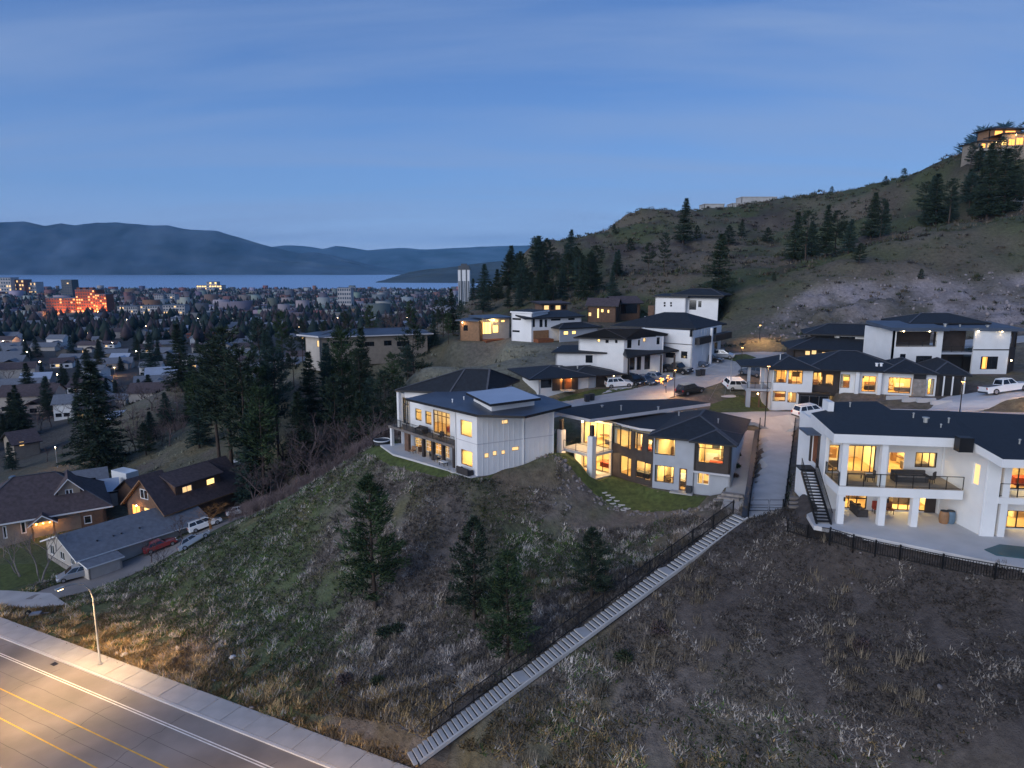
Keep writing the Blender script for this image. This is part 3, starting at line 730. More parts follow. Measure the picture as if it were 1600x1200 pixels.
def window(root, fac, op, pane='glass', frame='black_trim', nx=1, nz=(), fw=0.07, inset=0.10, name='window', label=None, sill=None):
    a0, a1, z0, z1 = op; y = -inset
    mb = MB()
    def bar(A0, A1, Z0, Z1, d=0.09): 
        c = fac.pt((A0 + A1) / 2, (Z0 + Z1) / 2, y); mb.box(c, (A1 - A0, d, Z1 - Z0), fac.yaw)
    bar(a0, a0 + fw, z0, z1); bar(a1 - fw, a1, z0, z1); bar(a0 + fw, a1 - fw, z0, z0 + fw); bar(a0 + fw, a1 - fw, z1 - fw, z1)
    xs = [a0 + (a1 - a0) * k / nx for k in range(1, nx)] if not hasattr(nx, '__len__') else [a0 + (a1 - a0) * k for k in nx]
    for x in xs: bar(x - fw / 2, x + fw / 2, z0 + fw, z1 - fw, 0.08)
    for k in nz: zc_ = z0 + (z1 - z0) * k; bar(a0 + fw, a1 - fw, zc_ - fw / 2, zc_ + fw / 2, 0.075)
    w = mb.build(name, frame, root)
    if label: w['label'] = label
    p = MB(); p.box(fac.pt((a0 + a1) / 2, (z0 + z1) / 2, y - 0.005), (a1 - a0 - fw * 1.6, 0.016, z1 - z0 - fw * 1.6), fac.yaw); p.build('pane', pane, w)
    if sill:
        q = MB(); q.box(fac.pt((a0 + a1) / 2, z0 - 0.05, 0.04), (a1 - a0 + 0.16, 0.16, 0.08), fac.yaw); q.build('sill', sill, w)
    return w

def room(root, fac, a0, a1, z0, z1, depth=4.2, power=150, wall_th=0.25, lamp=True, col=(1.0, 0.67, 0.25), back=0.0):
    """the lit room behind a wall: floor, ceiling, back and side walls, a ceiling lamp"""
    e = wall_th + 0.012; mb = MB()
    P = lambda a, z, d: fac.pt(a, z, -e - d)
    mb.face([P(a0, z0, 0), P(a1, z0, 0), P(a1, z0, depth), P(a0, z0, depth)], 1)
    mb.face([P(a0, z1, 0), P(a0, z1, depth), P(a1, z1, depth), P(a1, z1, 0)])
    mb.face([P(a0, z0, depth), P(a1, z0, depth), P(a1, z1, depth), P(a0, z1, depth)])
    mb.face([P(a0, z0, 0), P(a0, z0, depth), P(a0, z1, depth), P(a0, z1, 0)])
    mb.face([P(a1, z0, 0), P(a1, z1, 0), P(a1, z1, depth), P(a1, z0, depth)])
    o = mb.build('room', ['interior', 'interior_floor'], root)
    rs = random.Random(int(abs(a0 * 31 + z0 * 17 + fac.p0[0] * 7 + fac.p0[1] * 3))); wd = a1 - a0; hh = z1 - z0
    power = power * rs.uniform(0.75, 1.25)
    def item(nm, mat, a, z, d, size): q = MB(); q.box(P(a, z, d), size, fac.yaw); q.build(nm, mat, o)
    item('cabinet', rs.choice(('wood_brown', 'wood_warm', 'white_trim')), a0 + wd * rs.uniform(.2, .8), z0 + .45, depth - .3, (min(1.8, wd * .4), .5, .9))
    for _ in range(2 if wd > 3 else 1): item('picture', rs.choice(('rust', 'fabric_dark', 'tarp_blue', 'wood_brown')), a0 + wd * rs.uniform(.15, .85), z0 + hh * .6, depth - .03, (rs.uniform(.5, 1.1), .04, rs.uniform(.4, .8)))
    if wd > 2.5:
        item('couch', rs.choice(('fabric_dark', 'wood_grey', 'fabric_red')), a0 + wd * rs.uniform(.25, .75), z0 + .32, depth * rs.uniform(.3, .5), (min(2.0, wd * .45), .8, .62)); item('dining_table', 'wood_brown', a0 + wd * rs.uniform(.2, .8), z0 + .7, depth * .65, (1.3, .8, .08))
        item('partition', 'interior', a0 + wd * rs.uniform(.35, .65), z0 + hh / 2, depth * .78, (.12, depth * .4, hh - .02))
    for a in (a0 + .18, a1 - .18): item('curtain', 'curtain', a, z0 + hh * .48, .12, (.3, .1, hh * .92))
    if lamp:
        n = max(1, int((a1 - a0) / 4.5))
        for i in range(n):
            am = a0 + (a1 - a0) * (i + 0.5) / n
            b = MB(); c = P(am, z1 - 0.06, depth * 0.5); b.lathe((c[0], c[1], c[2] - 0.10), [(0.10, 0), (0.28, 0.02), (0.30, 0.10), (0.05, 0.14)], 10); b.build('ceiling_lamp', 'bulb', o)
            l = bpy.data.lights.new('room_light', 'AREA'); l.energy = 1.7 * power / n; l.color = col; l.shape = 'RECTANGLE'
            l.size = min(2.4, (a1 - a0) / n * 0.6); l.size_y = min(2.0, depth * 0.5)
            lo = bpy.data.objects.new('room_light', l); COL.objects.link(lo); lo.parent = root
            lo.location = Vector(P(am, z1 - 0.30, depth * 0.5)) - Vector(root['_w']); lo.rotation_euler = (0, 0, fac.yaw)
    return o

def part(root, name, mat, fn, label=None):
    mb = MB(); fn(mb); o = mb.build(name, mat, root)
    if label: o['label'] = label
    return o
def bx(root, name, mat, c, size, yaw=0, taper=1.0):
    mb = MB(); mb.box(c, size, yaw, 0, taper); return mb.build(name, mat, root)
def roof_px(root, pts, th, top='shingle', edge='pale_fascia', name='roof'):
    """flat or tilted roof plate: outline given as (u, v, z)"""
    mb = MB(); mb.slab([(*G(u, v, z), z) for u, v, z in pts], th, 0, 1); return mb.build(name, [top, edge], root)
def roof_xyz(root, pts, th, top='shingle', edge='pale_fascia', name='roof'):
    mb = MB(); mb.slab(pts, th, 0, 1); return mb.build(name, [top, edge], root)

def hip_roof(root, fac, W, z, rise, over=0.6, th=0.22, top='shingle', edge='black_trim', name='roof', caps=True, ridge_frac=None, L=None, a0=0.0):
    """hip roof over the rectangle that has fac as its front and runs W back"""
    L = fac.L if L is None else L
    x0, x1, y0, y1 = a0 - over, a0 + L + over, over, -W - over
    P = lambda a, o, h: fac.pt(a, z + h, o)
    w2 = (y0 - y1) / 2; l2 = (x1 - x0) / 2; ym = (y0 + y1) / 2
    mb = MB()
    c = [P(x0, y0, 0), P(x1, y0, 0), P(x1, y1, 0), P(x0, y1, 0)]
    if l2 >= w2: r0, r1 = P(x0 + w2, ym, rise), P(x1 - w2, ym, rise); ends = [(0, 3, r0), (1, 2, r1)]
    else: r0, r1 = P((x0 + x1) / 2, y0 - l2, rise), P((x0 + x1) / 2, y1 + l2, rise)
    if l2 >= w2:
        fs = [[c[0], c[1], r1, r0], [c[1], c[2], r1], [c[2], c[3], r0, r1], [c[3], c[0], r0]]
        hips = [(c[0], r0), (c[3], r0), (c[1], r1), (c[2], r1), (r0, r1)]
    else:
        fs = [[c[0], c[1], r0], [c[1], c[2], r1, r0], [c[2], c[3], r1], [c[3], c[0], r0, r1]]
        hips = [(c[0], r0), (c[1], r0), (c[2], r1), (c[3], r1), (r0, r1)]
    for f in fs: mb.face(f, 0)
    lo = [(p[0], p[1], p[2] - th) for p in c]
    for i in range(4): j = (i + 1) % 4; mb.face([c[i], lo[i], lo[j], c[j]], 1)
    mb.face(lo[::-1], 1)
    o = mb.build(name, [top, edge], root)
    if caps:
        cb = MB()
        for a, b in hips: cb.beam(Vector(a) + Vector((0, 0, .02)), Vector(b) + Vector((0, 0, .02)), 0.26, 0.07)
        cb.build('ridge_cap', 'ridge_cap', o)
    return o
def gable_roof(root, fac, W, z, rise, over=0.5, th=0.2, top='shingle', edge='white_trim', along=True, name='roof', wallmat=None):
    """gable roof; along: the ridge runs parallel to fac"""
    L = fac.L; P = lambda a, o, h: fac.pt(a, z + h, o); mb = MB()
    if along:
        e0, e1, r = (-over, over), (L + over, over), None
        A = [P(-over, over, -over * rise / (W / 2)), P(L + over, over, -over * rise / (W / 2)), P(L + over, -W / 2, rise), P(-over, -W / 2, rise)]
        B = [P(L + over, -W - over, -over * rise / (W / 2)), P(-over, -W - over, -over * rise / (W / 2)), P(-over, -W / 2, rise), P(L + over, -W / 2, rise)]
        gab = [[P(0, 0, 0), P(0, -W, 0), P(0, -W / 2, rise - .05)], [P(L, 0, 0), P(L, -W, 0), P(L, -W / 2, rise - .05)]]
    else:
        k = -over * rise / (L / 2)
        A = [P(-over, over, k), P(L / 2, over, rise), P(L / 2, -W - over, rise), P(-over, -W - over, k)]
        B = [P(L / 2, over, rise), P(L + over, over, k), P(L + over, -W - over, k), P(L / 2, -W - over, rise)]
        gab = [[P(0, 0, 0), P(L, 0, 0), P(L / 2, 0, rise - .05)], [P(0, -W, 0), P(L, -W, 0), P(L / 2, -W, rise - .05)]]
    for s in (A, B):
        v = [(p[0], p[1], p[2] - th) for p in s]
        mb.face(s, 0); mb.face(v[::-1], 1)
        for i in range(4): j = (i + 1) % 4; mb.face([s[i], v[i], v[j], s[j]], 1)
    o = mb.build(name, [top, edge], root)
    if wallmat:
        g = MB()
        for t in gab: g.face(t)
        g.build('gable_wall', wallmat, root)
    return o
def box_walls(root, fac, W, z0, z1, ops=None, mat='white_stucco', th=0.25, name='wall'):
    """four outer walls; ops: {'front': [...], 'right': [...], 'left': [...]}"""
    ops = ops or {}
    F_ = {'front': fac, 'right': fac.side(W), 'left': fac.lside(W), 'back': Fac(fac.p1 - fac.n * W, fac.p0 - fac.n * W)}
    for k, f in F_.items():
        mb = MB(); wall(mb, f, z0, z1, ops.get(k, ()), th, a0=(0 if k in ('front', 'back') else 0.0), a1=f.L); mb.build(name, mat, root)
    return F_
def railing(root, pts, h=1.05, post=1.4, glass=True, name='railing', bars=False, mat='metal_black', r=0.025):
    """deck railing along 3-D points: posts, top rail and glass or bars"""
    mb = MB(); gl = MB()
    for p, q in zip(pts[:-1], pts[1:]):
        p, q = Vector(p), Vector(q); L = (q - p).length; n = max(1, round(L / post))
        for i in range(n + 1):
            b = p.lerp(q, i / n); mb.box((b.x, b.y, b.z + h / 2), (r * 2, r * 2, h))
        up = Vector((0, 0, h)); mb.beam(p + up, q + up, 0.05, 0.05); lowv = Vector((0, 0, 0.1)); mb.beam(p + lowv, q + lowv, 0.03, 0.03)
        d = (q - p).normalized()
        if glass:
            a = p + Vector((0, 0, 0.13)); b = q + Vector((0, 0, 0.13)); u2 = Vector((0, 0, h - 0.17)); gl.face([a, b, b + u2, a + u2])
        if bars:
            k = int(L / 0.16)
            for i in range(1, k): b = p.lerp(q, i / k); mb.box((b.x, b.y, b.z + h / 2), (0.018, 0.018, h - 0.1))
    o = mb.build(name, mat, root)
    if glass: gl.build('glass_panel', 'glass', o)
    return o
def lamp_point(root, loc, power, col=(1.0, 0.62, 0.28), size=0.12, name='porch_light', spot=None, bulb='bulb'):
    """wall or soffit lamp: a small glowing fitting and its light"""
    mb = MB(); mb.lathe((loc[0], loc[1], loc[2]), [(0.03, 0.10), (0.09, 0.08), (0.10, -0.06), (0.04, -0.10)], 8); f = mb.build(name, bulb, root)
    l = bpy.data.lights.new(name, 'SPOT' if spot else 'POINT'); l.energy = power; l.color = col; l.shadow_soft_size = size
    if spot: l.spot_size = spot; l.spot_blend = 0.7
    lo = bpy.data.objects.new(name, l); COL.objects.link(lo); lo.parent = root; lo.location = Vector(loc) - Vector(root['_w']) + Vector((0, 0, -0.22))
    return f
def vents(root, spots, mat='galvanised'):
    """roof vents and pipes, each a part"""
    for (x, y, z, h, r) in spots:
        mb = MB(); mb.lathe((x, y, z - 0.1), [(r, 0), (r, h), (r * 1.6, h + 0.02), (r * 1.6, h + 0.1), (0.01, h + 0.14)], 8); mb.build('roof_vent', mat, root)

# ================================================================== house with the stucco block and glass terrace (centre)
def house_centre():
    zb, zf, zt = 17.0, 20.25, 23.35
    P0 = G(1019, 762, zb); P1 = G(1083, 770.5, zb); P2 = G(1136, 777, zb)
    fs = Fac(P0, P1)                                             # grey stucco front
    fs = Fac(P0, np.array(P0) + fs.d * fs.L)
    root = thing('modern_house', (17.5, 83, zb), 'dark roofed grey stucco house with glowing curved window wall and two storey corner terrace', 'house')
    # --- stucco block
    ops = [fs.px(1023, 684, 1055, 711), fs.px(1023, 728, 1053, 754)]
    dr = fs.px(1061, 732, 1073, 764); dr = (dr[0], dr[1], zb + 0.12, dr[3]); ops.append(dr)
    mb = MB(); wall(mb, fs, zb, zt, ops); mb.build('wall', 'grey_stucco', root)
    window(root, fs, ops[0], 'glass', 'black_trim'); window(root, fs, ops[1], 'glass', 'black_trim', (0.5,))
    window(root, fs, dr, 'glass', 'wood_brown', 1, (), 0.16, name='door')
    room(root, fs, 0.15, fs.L - 0.1, zf + 0.05, zt - 0.35, 4.0, 95); room(root, fs, 0.15, fs.L - 0.1, zb + 0.1, zf - 0.3, 4.0, 95)
    bx(root, 'planter', 'plastic_dark', fs.pt(fs.L - 0.45, zb + 0.45, 0.4), (0.6, 0.5, 0.9), fs.yaw)
    bx(root, 'step', 'concrete', fs.pt((dr[0] + dr[1]) / 2, zb + 0.06, 0.55), (2.6, 1.0, 0.14), fs.yaw)
    # --- right bay: dark box window over an inset pale base
    fb = Fac(fs.pt(fs.L, 0), np.array(fs.pt(fs.L, 0)[:2]) + fs.d * 4.1)
    bay = Fac(fb.pt(0.05, 0, 0.55), fb.pt(4.0, 0, 0.55))
    bw = bay.px(1089.5, 693, 1131, 724.5); bw = (bw[0], min(bw[1], bay.L - 0.2), bw[2], bw[3])
    mb = MB(); wall(mb, bay, zf - 0.35, zt + 0.1, [bw], 0.2); mb.build('wall', 'dark_siding', root)
    rs = Fac(bay.pt(bay.L, 0), bay.pt(bay.L, 0, -0.6)); mb = MB(); wall(mb, rs, zf - 0.35, zt + 0.1, (), 0.2); mb.build('wall', 'dark_siding', root)
    ls = Fac(bay.pt(0, 0, -0.6), bay.pt(0, 0)); mb = MB(); wall(mb, ls, zf - 0.35, zt + 0.1, (), 0.2); mb.build('wall', 'dark_siding', root)
    bx(root, 'bay_floor', 'pale_fascia', bay.pt(bay.L / 2, zf - 0.46, -0.35), (bay.L + 0.1, 1.0, 0.2), bay.yaw)
    window(root, bay, bw, 'glass', 'black_trim', (0.28,), (0.74,))
    room(root, bay, 0.15, bay.L - 0.15, zf - 0.2, zt - 0.25, 4.5, 105, 0.2)
    lo = fb.px(1089, 736, 1108, 757); mb = MB(); wall(mb, fb, zb - 0.4, zf - 0.35, [lo]); mb.build('wall', 'grey_stucco', root)
    window(root, fb, lo, 'glass', 'white_trim', 2); room(root, fb, 0.2, 3.9, zb + 0.05, zf - 0.6, 3.5, 60)
    # --- right side wall and back
    sd = Fac(fb.pt(4.1, 0), fb.pt(4.1, 0, -13.5)); mb = MB(); wall(mb, sd, zb - 0.5, zt, ()); mb.build('wall', 'white_stucco', root)
    bk = Fac(sd.p1, sd.p1 - sd.n * 0 - fs.d * 15.0); mb = MB(); wall(mb, bk, zb, zt, ()); mb.build('wall', 'grey_stucco', root)
    # --- curved dark wall between terrace and stucco block
    C0 = np.array(G(955, 742, zb)); C1 = np.array(P0) - fs.n * 0.45
    mid = (C0 + C1) / 2 + np.array([-0.25, -0.9]); arc = []
    for t in np.linspace(0, 1, 6): arc.append((1 - t) ** 2 * C0 + 2 * t * (1 - t) * mid + t * t * C1)
    specs = {0: [(957, 667, 970, 696)], 1: [(970.5, 668.5, 985.5, 697.5), (970, 713, 985.5, 740.5)], 2: [(991.5, 674, 1003, 700.5), (991.5, 718, 1003.5, 743.5)], 3: [(1004.5, 718.5, 1017, 744.5)], 4: []}
    for i in range(5):
        f = Fac(arc[i], arc[i + 1]); ops = []
        for v0, v1, u0, u1 in ((667, 698, 957, 986), (713, 742, 969, 986), (674, 701, 991, 1003.5), (718, 745, 991, 1017), (682, 702, 1012, 1019)):
            o = f.px(u0, v0 + (i - 1) * 1.5, u1, v1 + (i - 1) * 1.5); o = (max(o[0], 0.0), min(o[1], f.L), o[2], o[3])
            if o[1] - o[0] > 0.3: ops.append(o)
        mb = MB(); wall(mb, f, zb, zt, ops, 0.2); mb.build('wall', 'dark_siding', root)
        for o in ops: window(root, f, o, 'glass', 'black_trim', fw=0.06)
    cf = Fac(arc[0], arc[5]).back(0.02)
    room(root, cf, 0.12, cf.L - 0.1, zf + 0.05, zt - 0.3, 4.2, 120); room(root, cf, 0.12, cf.L - 0.1, zb + 0.1, zf - 0.3, 4.2, 120)
    # --- terrace: two floors of glass between columns
    K1 = np.array(G(875.5, 737.5, zb)); K2 = np.array(G(923.5, 751, zb)); K3 = C0
    tf = Fac(K1, K2); tr = Fac(K2, K3)
    dv = (K3 - K2); K4 = K1 + dv * 1.0
    for nm, pc, ztop in (('column', K1 + tf.d * 0.1, 22.6), ('column', K2, 22.65)):
        bx(root, nm, 'white_stucco', (pc[0], pc[1], (zb - 0.5 + ztop) / 2), (0.78, 0.78, ztop - zb + 0.5), tf.yaw)
        bx(root, 'post', 'dark_siding', (pc[0], pc[1], (ztop + 24.0) / 2), (0.42, 0.42, 24.0 - ztop - 0.05), tf.yaw)
    mb = MB(); mb.slab([(*K1, zf + 0.02), (*K2, zf + 0.02), (*(K3 + np.array([.1, -.1])), zf + 0.02), (*K4, zf + 0.02)], 0.34); mb.build('terrace_floor', 'concrete_pale', root)
    mb = MB(); mb.slab([(*K1, zb + 0.06), (*K2, zb + 0.06), (*K3, zb + 0.06), (*K4, zb + 0.06)], 0.3); mb.build('patio', 'concrete_pale', root)
    gb = Fac(K4, K3)                                             # glass wall behind the terrace
    for za, zc_ in ((zb + 0.1, zf - 0.35), (zf + 0.05, zt + 0.3)):
        mb = MB(); op = [(0.4, gb.L - 0.4, za + 0.05, zc_ - 0.25)]; wall(mb, gb, za, zc_, op, 0.2); mb.build('wall', 'interior', root)
        window(root, gb, op[0], 'glass', 'black_trim', 4, (), 0.06); room(root, gb, 0.1, gb.L - 0.1, za, zc_ - 0.1, 4.5, 200, 0.2)
    # lights in the terrace soffits
    for z in (zf - 0.42, zt + 0.55):
        for t in (0.3, 0.72):
            c = (K1 + K2) / 2 * (1 - t) + (K4 + K3) / 2 * t; lamp_point(root, (c[0], c[1], z), 190, size=0.25, name='soffit_light')
    railing(root, [(*(K1 + tf.d * .5), zf + .04), (*(K2 - tf.d * .5), zf + .04)], 1.05, 2.0); railing(root, [(*(K2 + tr.d * .5), zf + .04), (*K3, zf + .04)], 1.05, 2.0)
    left = Fac(K4, K1); mb = MB(); wall(mb, left, zb, zf, [(1.2, left.L - 0.3, zb + 0.3, zf - 0.5)], 0.2); mb.build('wall', 'white_stucco', root)
    # --- roofs
    o = roof_px(root, [(855.5, 641, 24.45), (922, 655, 24.45), (1110, 629.5, 24.55), (1062, 623.5, 24.6), (970, 625, 24.6)], 0.42, 'shingle', 'pale_fascia')
    lw = [(*G(951, 657, 23.6), 23.6), (*G(975, 663.5, 23.6), 23.6), (*G(1000, 669, 23.6), 23.6), (*G(1030, 672, 23.6), 23.6), (*G(1100, 655, 23.9), 23.9), (*G(1060, 643, 24.0), 24.0)]
    roof_xyz(root, lw, 0.3, 'shingle', 'pale_fascia')
    hf = Fac(fs.pt(0, 0), fb.pt(4.1, 0)); hip_roof(root, hf, 12.5, zt + 0.12, 1.85, 0.65, 0.2, 'shingle', 'black_trim')
    gf = Fac(fb.pt(-0.2, 0, 0.9), fb.pt(4.3, 0, 0.9)); hip_roof(root, gf, 5.0, zt + 0.13, 0.95, 0.35, 0.2, 'shingle', 'black_trim')
    for pq in (fs.pt(fs.L - .05, 0, .06), fb.pt(4.05, 0, .06), (arc[0][0] - .05, arc[0][1] - .1)): bx(root, 'downpipe', 'metal_grey', (pq[0], pq[1], (zb + zt) / 2), (.09, .09, zt - zb))
    vents(root, [(20.5, 82.0, 25.0, 0.4, 0.09), (18.5, 84.5, 25.2, 0.35, 0.12), (24.6, 79.5, 24.6, 0.5, 0.07), (14.2, 87.0, 24.5, 0.7, 0.09), (12.0, 89.0, 24.6, 0.2, 0.15)], 'metal_grey')
    return root
house_centre()

# ================================================================== pale panelled house with long deck (left)
def house_left():
    zb, zf, zt = 18.5, 21.4, 26.0
    Cn = np.array(G(746, 744, zb)); Lf = np.array(G(611, 696, zb)); fr = Fac(Lf, Cn)
    Rt = np.array(G(818, 650, 26.0)); r1 = Fac(Cn, (5.2, 82.5)); r2 = r1
    root = thing('panelled_house', (-4, 88, zb), 'large pale panelled house with a long railed deck and solar style raised metal roof', 'house')
    sE = fr.sz(712, 700)[0]; rec = fr.back(1.7)
    ow = [fr.px(719.5, 657.5, 737, 681.5), fr.px(720.5, 704, 738, 727.5)]
    mb = MB(); wall(mb, fr, zb, zt - 0.15, ow, a0=sE); mb.build('wall', 'white_panel', root)
    for o in ow: window(root, fr, o, 'glass', 'wood_warm', 1)
    room(root, fr, sE + 0.3, fr.L - 0.35, zf + 0.1, zt - 0.9, 3.6, 75); room(root, fr, sE + 0.3, fr.L - 0.35, zb + 0.1, zf - 0.35, 3.6, 75)
    rt = Fac(rec.pt(sE, 0), fr.pt(sE, 0)); mb = MB(); wall(mb, rt, zb, zt - 0.2, (), 0.2); mb.build('wall', 'white_panel', root)
    # recessed upper and lower walls along the deck
    uo = [rec.px(649, 639, 658.5, 657), rec.px(664.5, 643, 674, 663), rec.px(677, 643, 703, 681)]
    uo[2] = (uo[2][0], min(uo[2][1], sE - 0.2), zf + 0.1, uo[2][3])
    a_l = rec.sz(641, 650)[0]
    mb = MB(); wall(mb, rec, zf, zt - 0.2, uo, a0=a_l, a1=sE); mb.build('wall', 'white_panel', root)
    window(root, rec, uo[0], 'glass', 'black_trim', 1, (0.7,)); window(root, rec, uo[1], 'glass', 'black_trim', 1, (0.7,)); window(root, rec, uo[2], 'glass', 'wood_brown', 4, (0.8,), 0.09)
    room(root, rec, a_l + 0.2, sE - 0.15, zf + 0.08, zt - 0.8, 4.0, 190)
    lo_ = [rec.px(648, 684, 658.5, 702), rec.px(665, 688, 674, 706), rec.px(679, 691, 690.5, 716), rec.px(695, 696, 702, 716)]
    lo_ = [(o[0], min(o[1], sE - .1), max(o[2], zb + .15), o[3]) for o in lo_]
    sg = (0.9, a_l - 0.2, zb + 0.12, zf - 0.7)
    mb = MB(); wall(mb, rec, zb, zf - 0.1, lo_ + [sg], a0=0, a1=sE); mb.build('wall', 'grey_stucco', root)
    for o in lo_: window(root, rec, o, 'glass', 'white_trim', 2, (0.4, 0.7), 0.05)
    window(root, rec, sg, 'dark_glass', 'black_trim', 4)
    room(root, rec, a_l + 0.1, sE - 0.15, zb + 0.06, zf - 0.35, 3.4, 120)
    # upper left sun room with glazed corner
    up = rec.back(0.0); uw = (0.6, a_l - 0.3, zf + 0.15, zt - 0.8); mb = MB(); wall(mb, up, zf, zt - 0.3, [uw], a0=0, a1=a_l); mb.build('wall', 'beige', root)
    window(root, up, uw, 'glass', 'black_trim', 3, (0.75,)); room(root, up, 0.1, a_l - 0.1, zf + 0.06, zt - 0.7, 4.0, 80)
    bx(root, 'column', 'white_panel', fr.pt(fr.sz(621, 640)[0], (zf + zt) / 2 + 0.2, -0.3), (0.45, 0.45, zt - zf + 0.3), fr.yaw)
    # deck slab, posts, railing
    mb = MB(); mb.slab([fr.pt(-0.2, zf, 0.25), fr.pt(sE, zf, 0.25), fr.pt(sE, zf, -1.72), fr.pt(-0.2, zf, -1.72)], 0.32); mb.build('deck', 'wood_grey', root)
    for a, w, m in ((0.2, 0.4, 'white_panel'), (fr.sz(636, 690)[0], 0.95, 'wood_brown'), (fr.sz(661, 690)[0], 0.4, 'dark_siding'), (fr.sz(676, 705)[0], 0.4, 'dark_siding'), (fr.sz(692, 712)[0], 0.4, 'dark_siding'), (sE - 0.35, 0.45, 'dark_siding')):
        bx(root, 'post', m, fr.pt(a, (zb + zf) / 2 - 0.2, -0.1), (w, 0.4, zf - zb - 0.28), fr.yaw)
    railing(root, [fr.pt(-0.1, zf + .01, 0.18), fr.pt(sE - 0.05, zf + .01, 0.18)], 1.1, 1.5, True, bars=True)
    railing(root, [fr.pt(-0.1, zf + .01, -1.6), fr.pt(-0.1, zf + .01, 0.18)], 1.1, 1.5, True, bars=True)
    mb = MB(); mb.slab([fr.pt(-1.2, zb + .03, 1.0), fr.pt(4.0, zb + .03, 2.2), fr.pt(9.0, zb + .03, 1.6), fr.pt(fr.L + 0.2, zb + .03, 1.0), fr.pt(fr.L, zb + .03, -1.7), fr.pt(0, zb + .03, -1.7)], 0.25); mb.build('patio', 'concrete_pale', root)
    # panelled right walls with vertical battens
    w1 = [r1.px(784, 656, 794, 662.5), r1.px(757, 708, 764, 715.5), r1.px(770, 704.5, 776.5, 712), r1.px(783.5, 703.5, 789.5, 710)]
    w1.append(r1.px(800, 698, 811, 704))
    mb = MB(); wall(mb, r1, zb - 1, zt, w1); mb.build('wall', 'white_panel', root)
    for o in w1: window(root, r1, o, 'lit_window_soft', 'wood_warm', 1, (), 0.05)
    for f, k in ((r1, 15),):
        for i in range(1, k):
            a = f.L * i / k
            if any(o[0] - .12 < a < o[1] + .12 for o in w1): a += 0.0
            segs = [(zb - 0.9, zt - 0.3)]
            for o in w1:
                if o[0] - .12 < a < o[1] + .12: segs = [(zb - .9, o[2] - .1), (o[3] + .1, zt - .3)]
            for s0, s1 in segs: bx(root, 'batten', 'white_panel', f.pt(a, (s0 + s1) / 2, 0.012), (0.06, 0.03, s1 - s0), f.yaw)
        bx(root, 'trim', 'pale_fascia', f.pt(f.L / 2, 22.35, 0.014), (f.L, 0.034, 0.09), f.yaw)
    bx(root, 'trim', 'pale_fascia', fr.pt((sE + fr.L) / 2, 22.35, 0.014), (fr.L - sE, 0.034, 0.09), fr.yaw)
    bkw = Fac(r2.p1, (-2.0, 95.0)); mb = MB(); wall(mb, bkw, zb, zt - 0.3, ()); mb.build('wall', 'white_panel', root)
    lw = Fac((-2.0, 95.0), rec.pt(0, 0)); mb = MB(); wall(mb, lw, zb, zt - 0.3, ()); mb.build('wall', 'white_panel', root)
    for pq in (r1.pt(r1.L - .1, 0, .07), r1.pt(6.1, 0, .07), fr.pt(sE + .08, 0, .07)): bx(root, 'downpipe', 'white_trim', (pq[0], pq[1], (zb + zt) / 2), (.09, .09, zt - zb - .2))
    # roofs: low slope front, dark hip at the back, raised pale plate
    roof_px(root, [(634, 622.5, 26.05), (746, 648, 26.3), (820, 650, 26.35), (893, 633, 26.4), (850, 618, 26.8), (760, 604, 27.0), (680, 612, 26.6)], 0.3, 'membrane', 'black_trim')
    hb = [(*G(617, 609.5, 26.6), 26.6), (*G(703, 613, 26.6), 26.6), (*G(760, 614, 26.6), 26.6), (*G(812, 594, 26.6), 26.6), (*G(700, 590, 26.6), 26.6)]
    r0, r1_ = (*G(727, 576, 29.3), 29.3), (*G(765, 577, 29.3), 29.3)
    mb = MB(); mb.face([hb[0], hb[1], r0]); mb.face([hb[1], hb[2], r1_, r0]); mb.face([hb[2], hb[3], r1_]); mb.face([hb[3], hb[4], r0, r1_]); mb.face([hb[4], hb[0], r0])
    for i in range(5):
        a, b = hb[i], hb[(i + 1) % 5]; mb.face([a, (a[0], a[1], a[2] - .25), (b[0], b[1], b[2] - .25), b], 1)
    mb.face([(p[0], p[1], p[2] - .25) for p in hb[::-1]], 1)
    hr = mb.build('roof', ['shingle', 'black_trim'], root)
    cb = MB()
    for a, b in ((hb[0], r0), (hb[1], r0), (r0, r1_), (hb[2], r1_), (hb[3], r1_)): cb.beam(Vector(a) + Vector((0, 0, .03)), Vector(b) + Vector((0, 0, .03)), 0.25, 0.07)
    cb.build('ridge_cap', 'ridge_cap', hr)
    hw = MB(); q = [np.array(p[:2]) * 0.985 for p in hb]
    cx_ = np.mean([p[:2] for p in hb], axis=0); q = [np.array(p[:2]) + (cx_ - np.array(p[:2])) * 0.14 for p in hb]
    hw.slab([(*p, 26.4) for p in q], 0.9); hw.build('wall', 'white_panel', root)
    roof_px(root, [(728, 613, 27.75), (766, 631.5, 27.55), (845, 621.5, 27.6), (801, 604, 27.95)], 0.3, 'metal_pale', 'black_trim')
    cl_ = [np.array(G(*p)) for p in ((740, 616, 27.4), (768, 629, 27.4), (835, 621, 27.4), (800, 606, 27.4))]
    mb = MB(); mb.slab([(*p, 27.35) for p in cl_], 1.3); mb.build('clerestory', 'white_panel', root)
    vents(root, [(*G(707, 629, 26.4), 26.45, 0.4, 0.07), (*G(752, 632, 26.5), 26.5, 0.45, 0.07), (*G(772, 640, 26.4), 26.4, 0.4, 0.07), (*G(725, 624, 26.6), 26.6, 0.35, 0.07)], 'white_trim')
house_left()

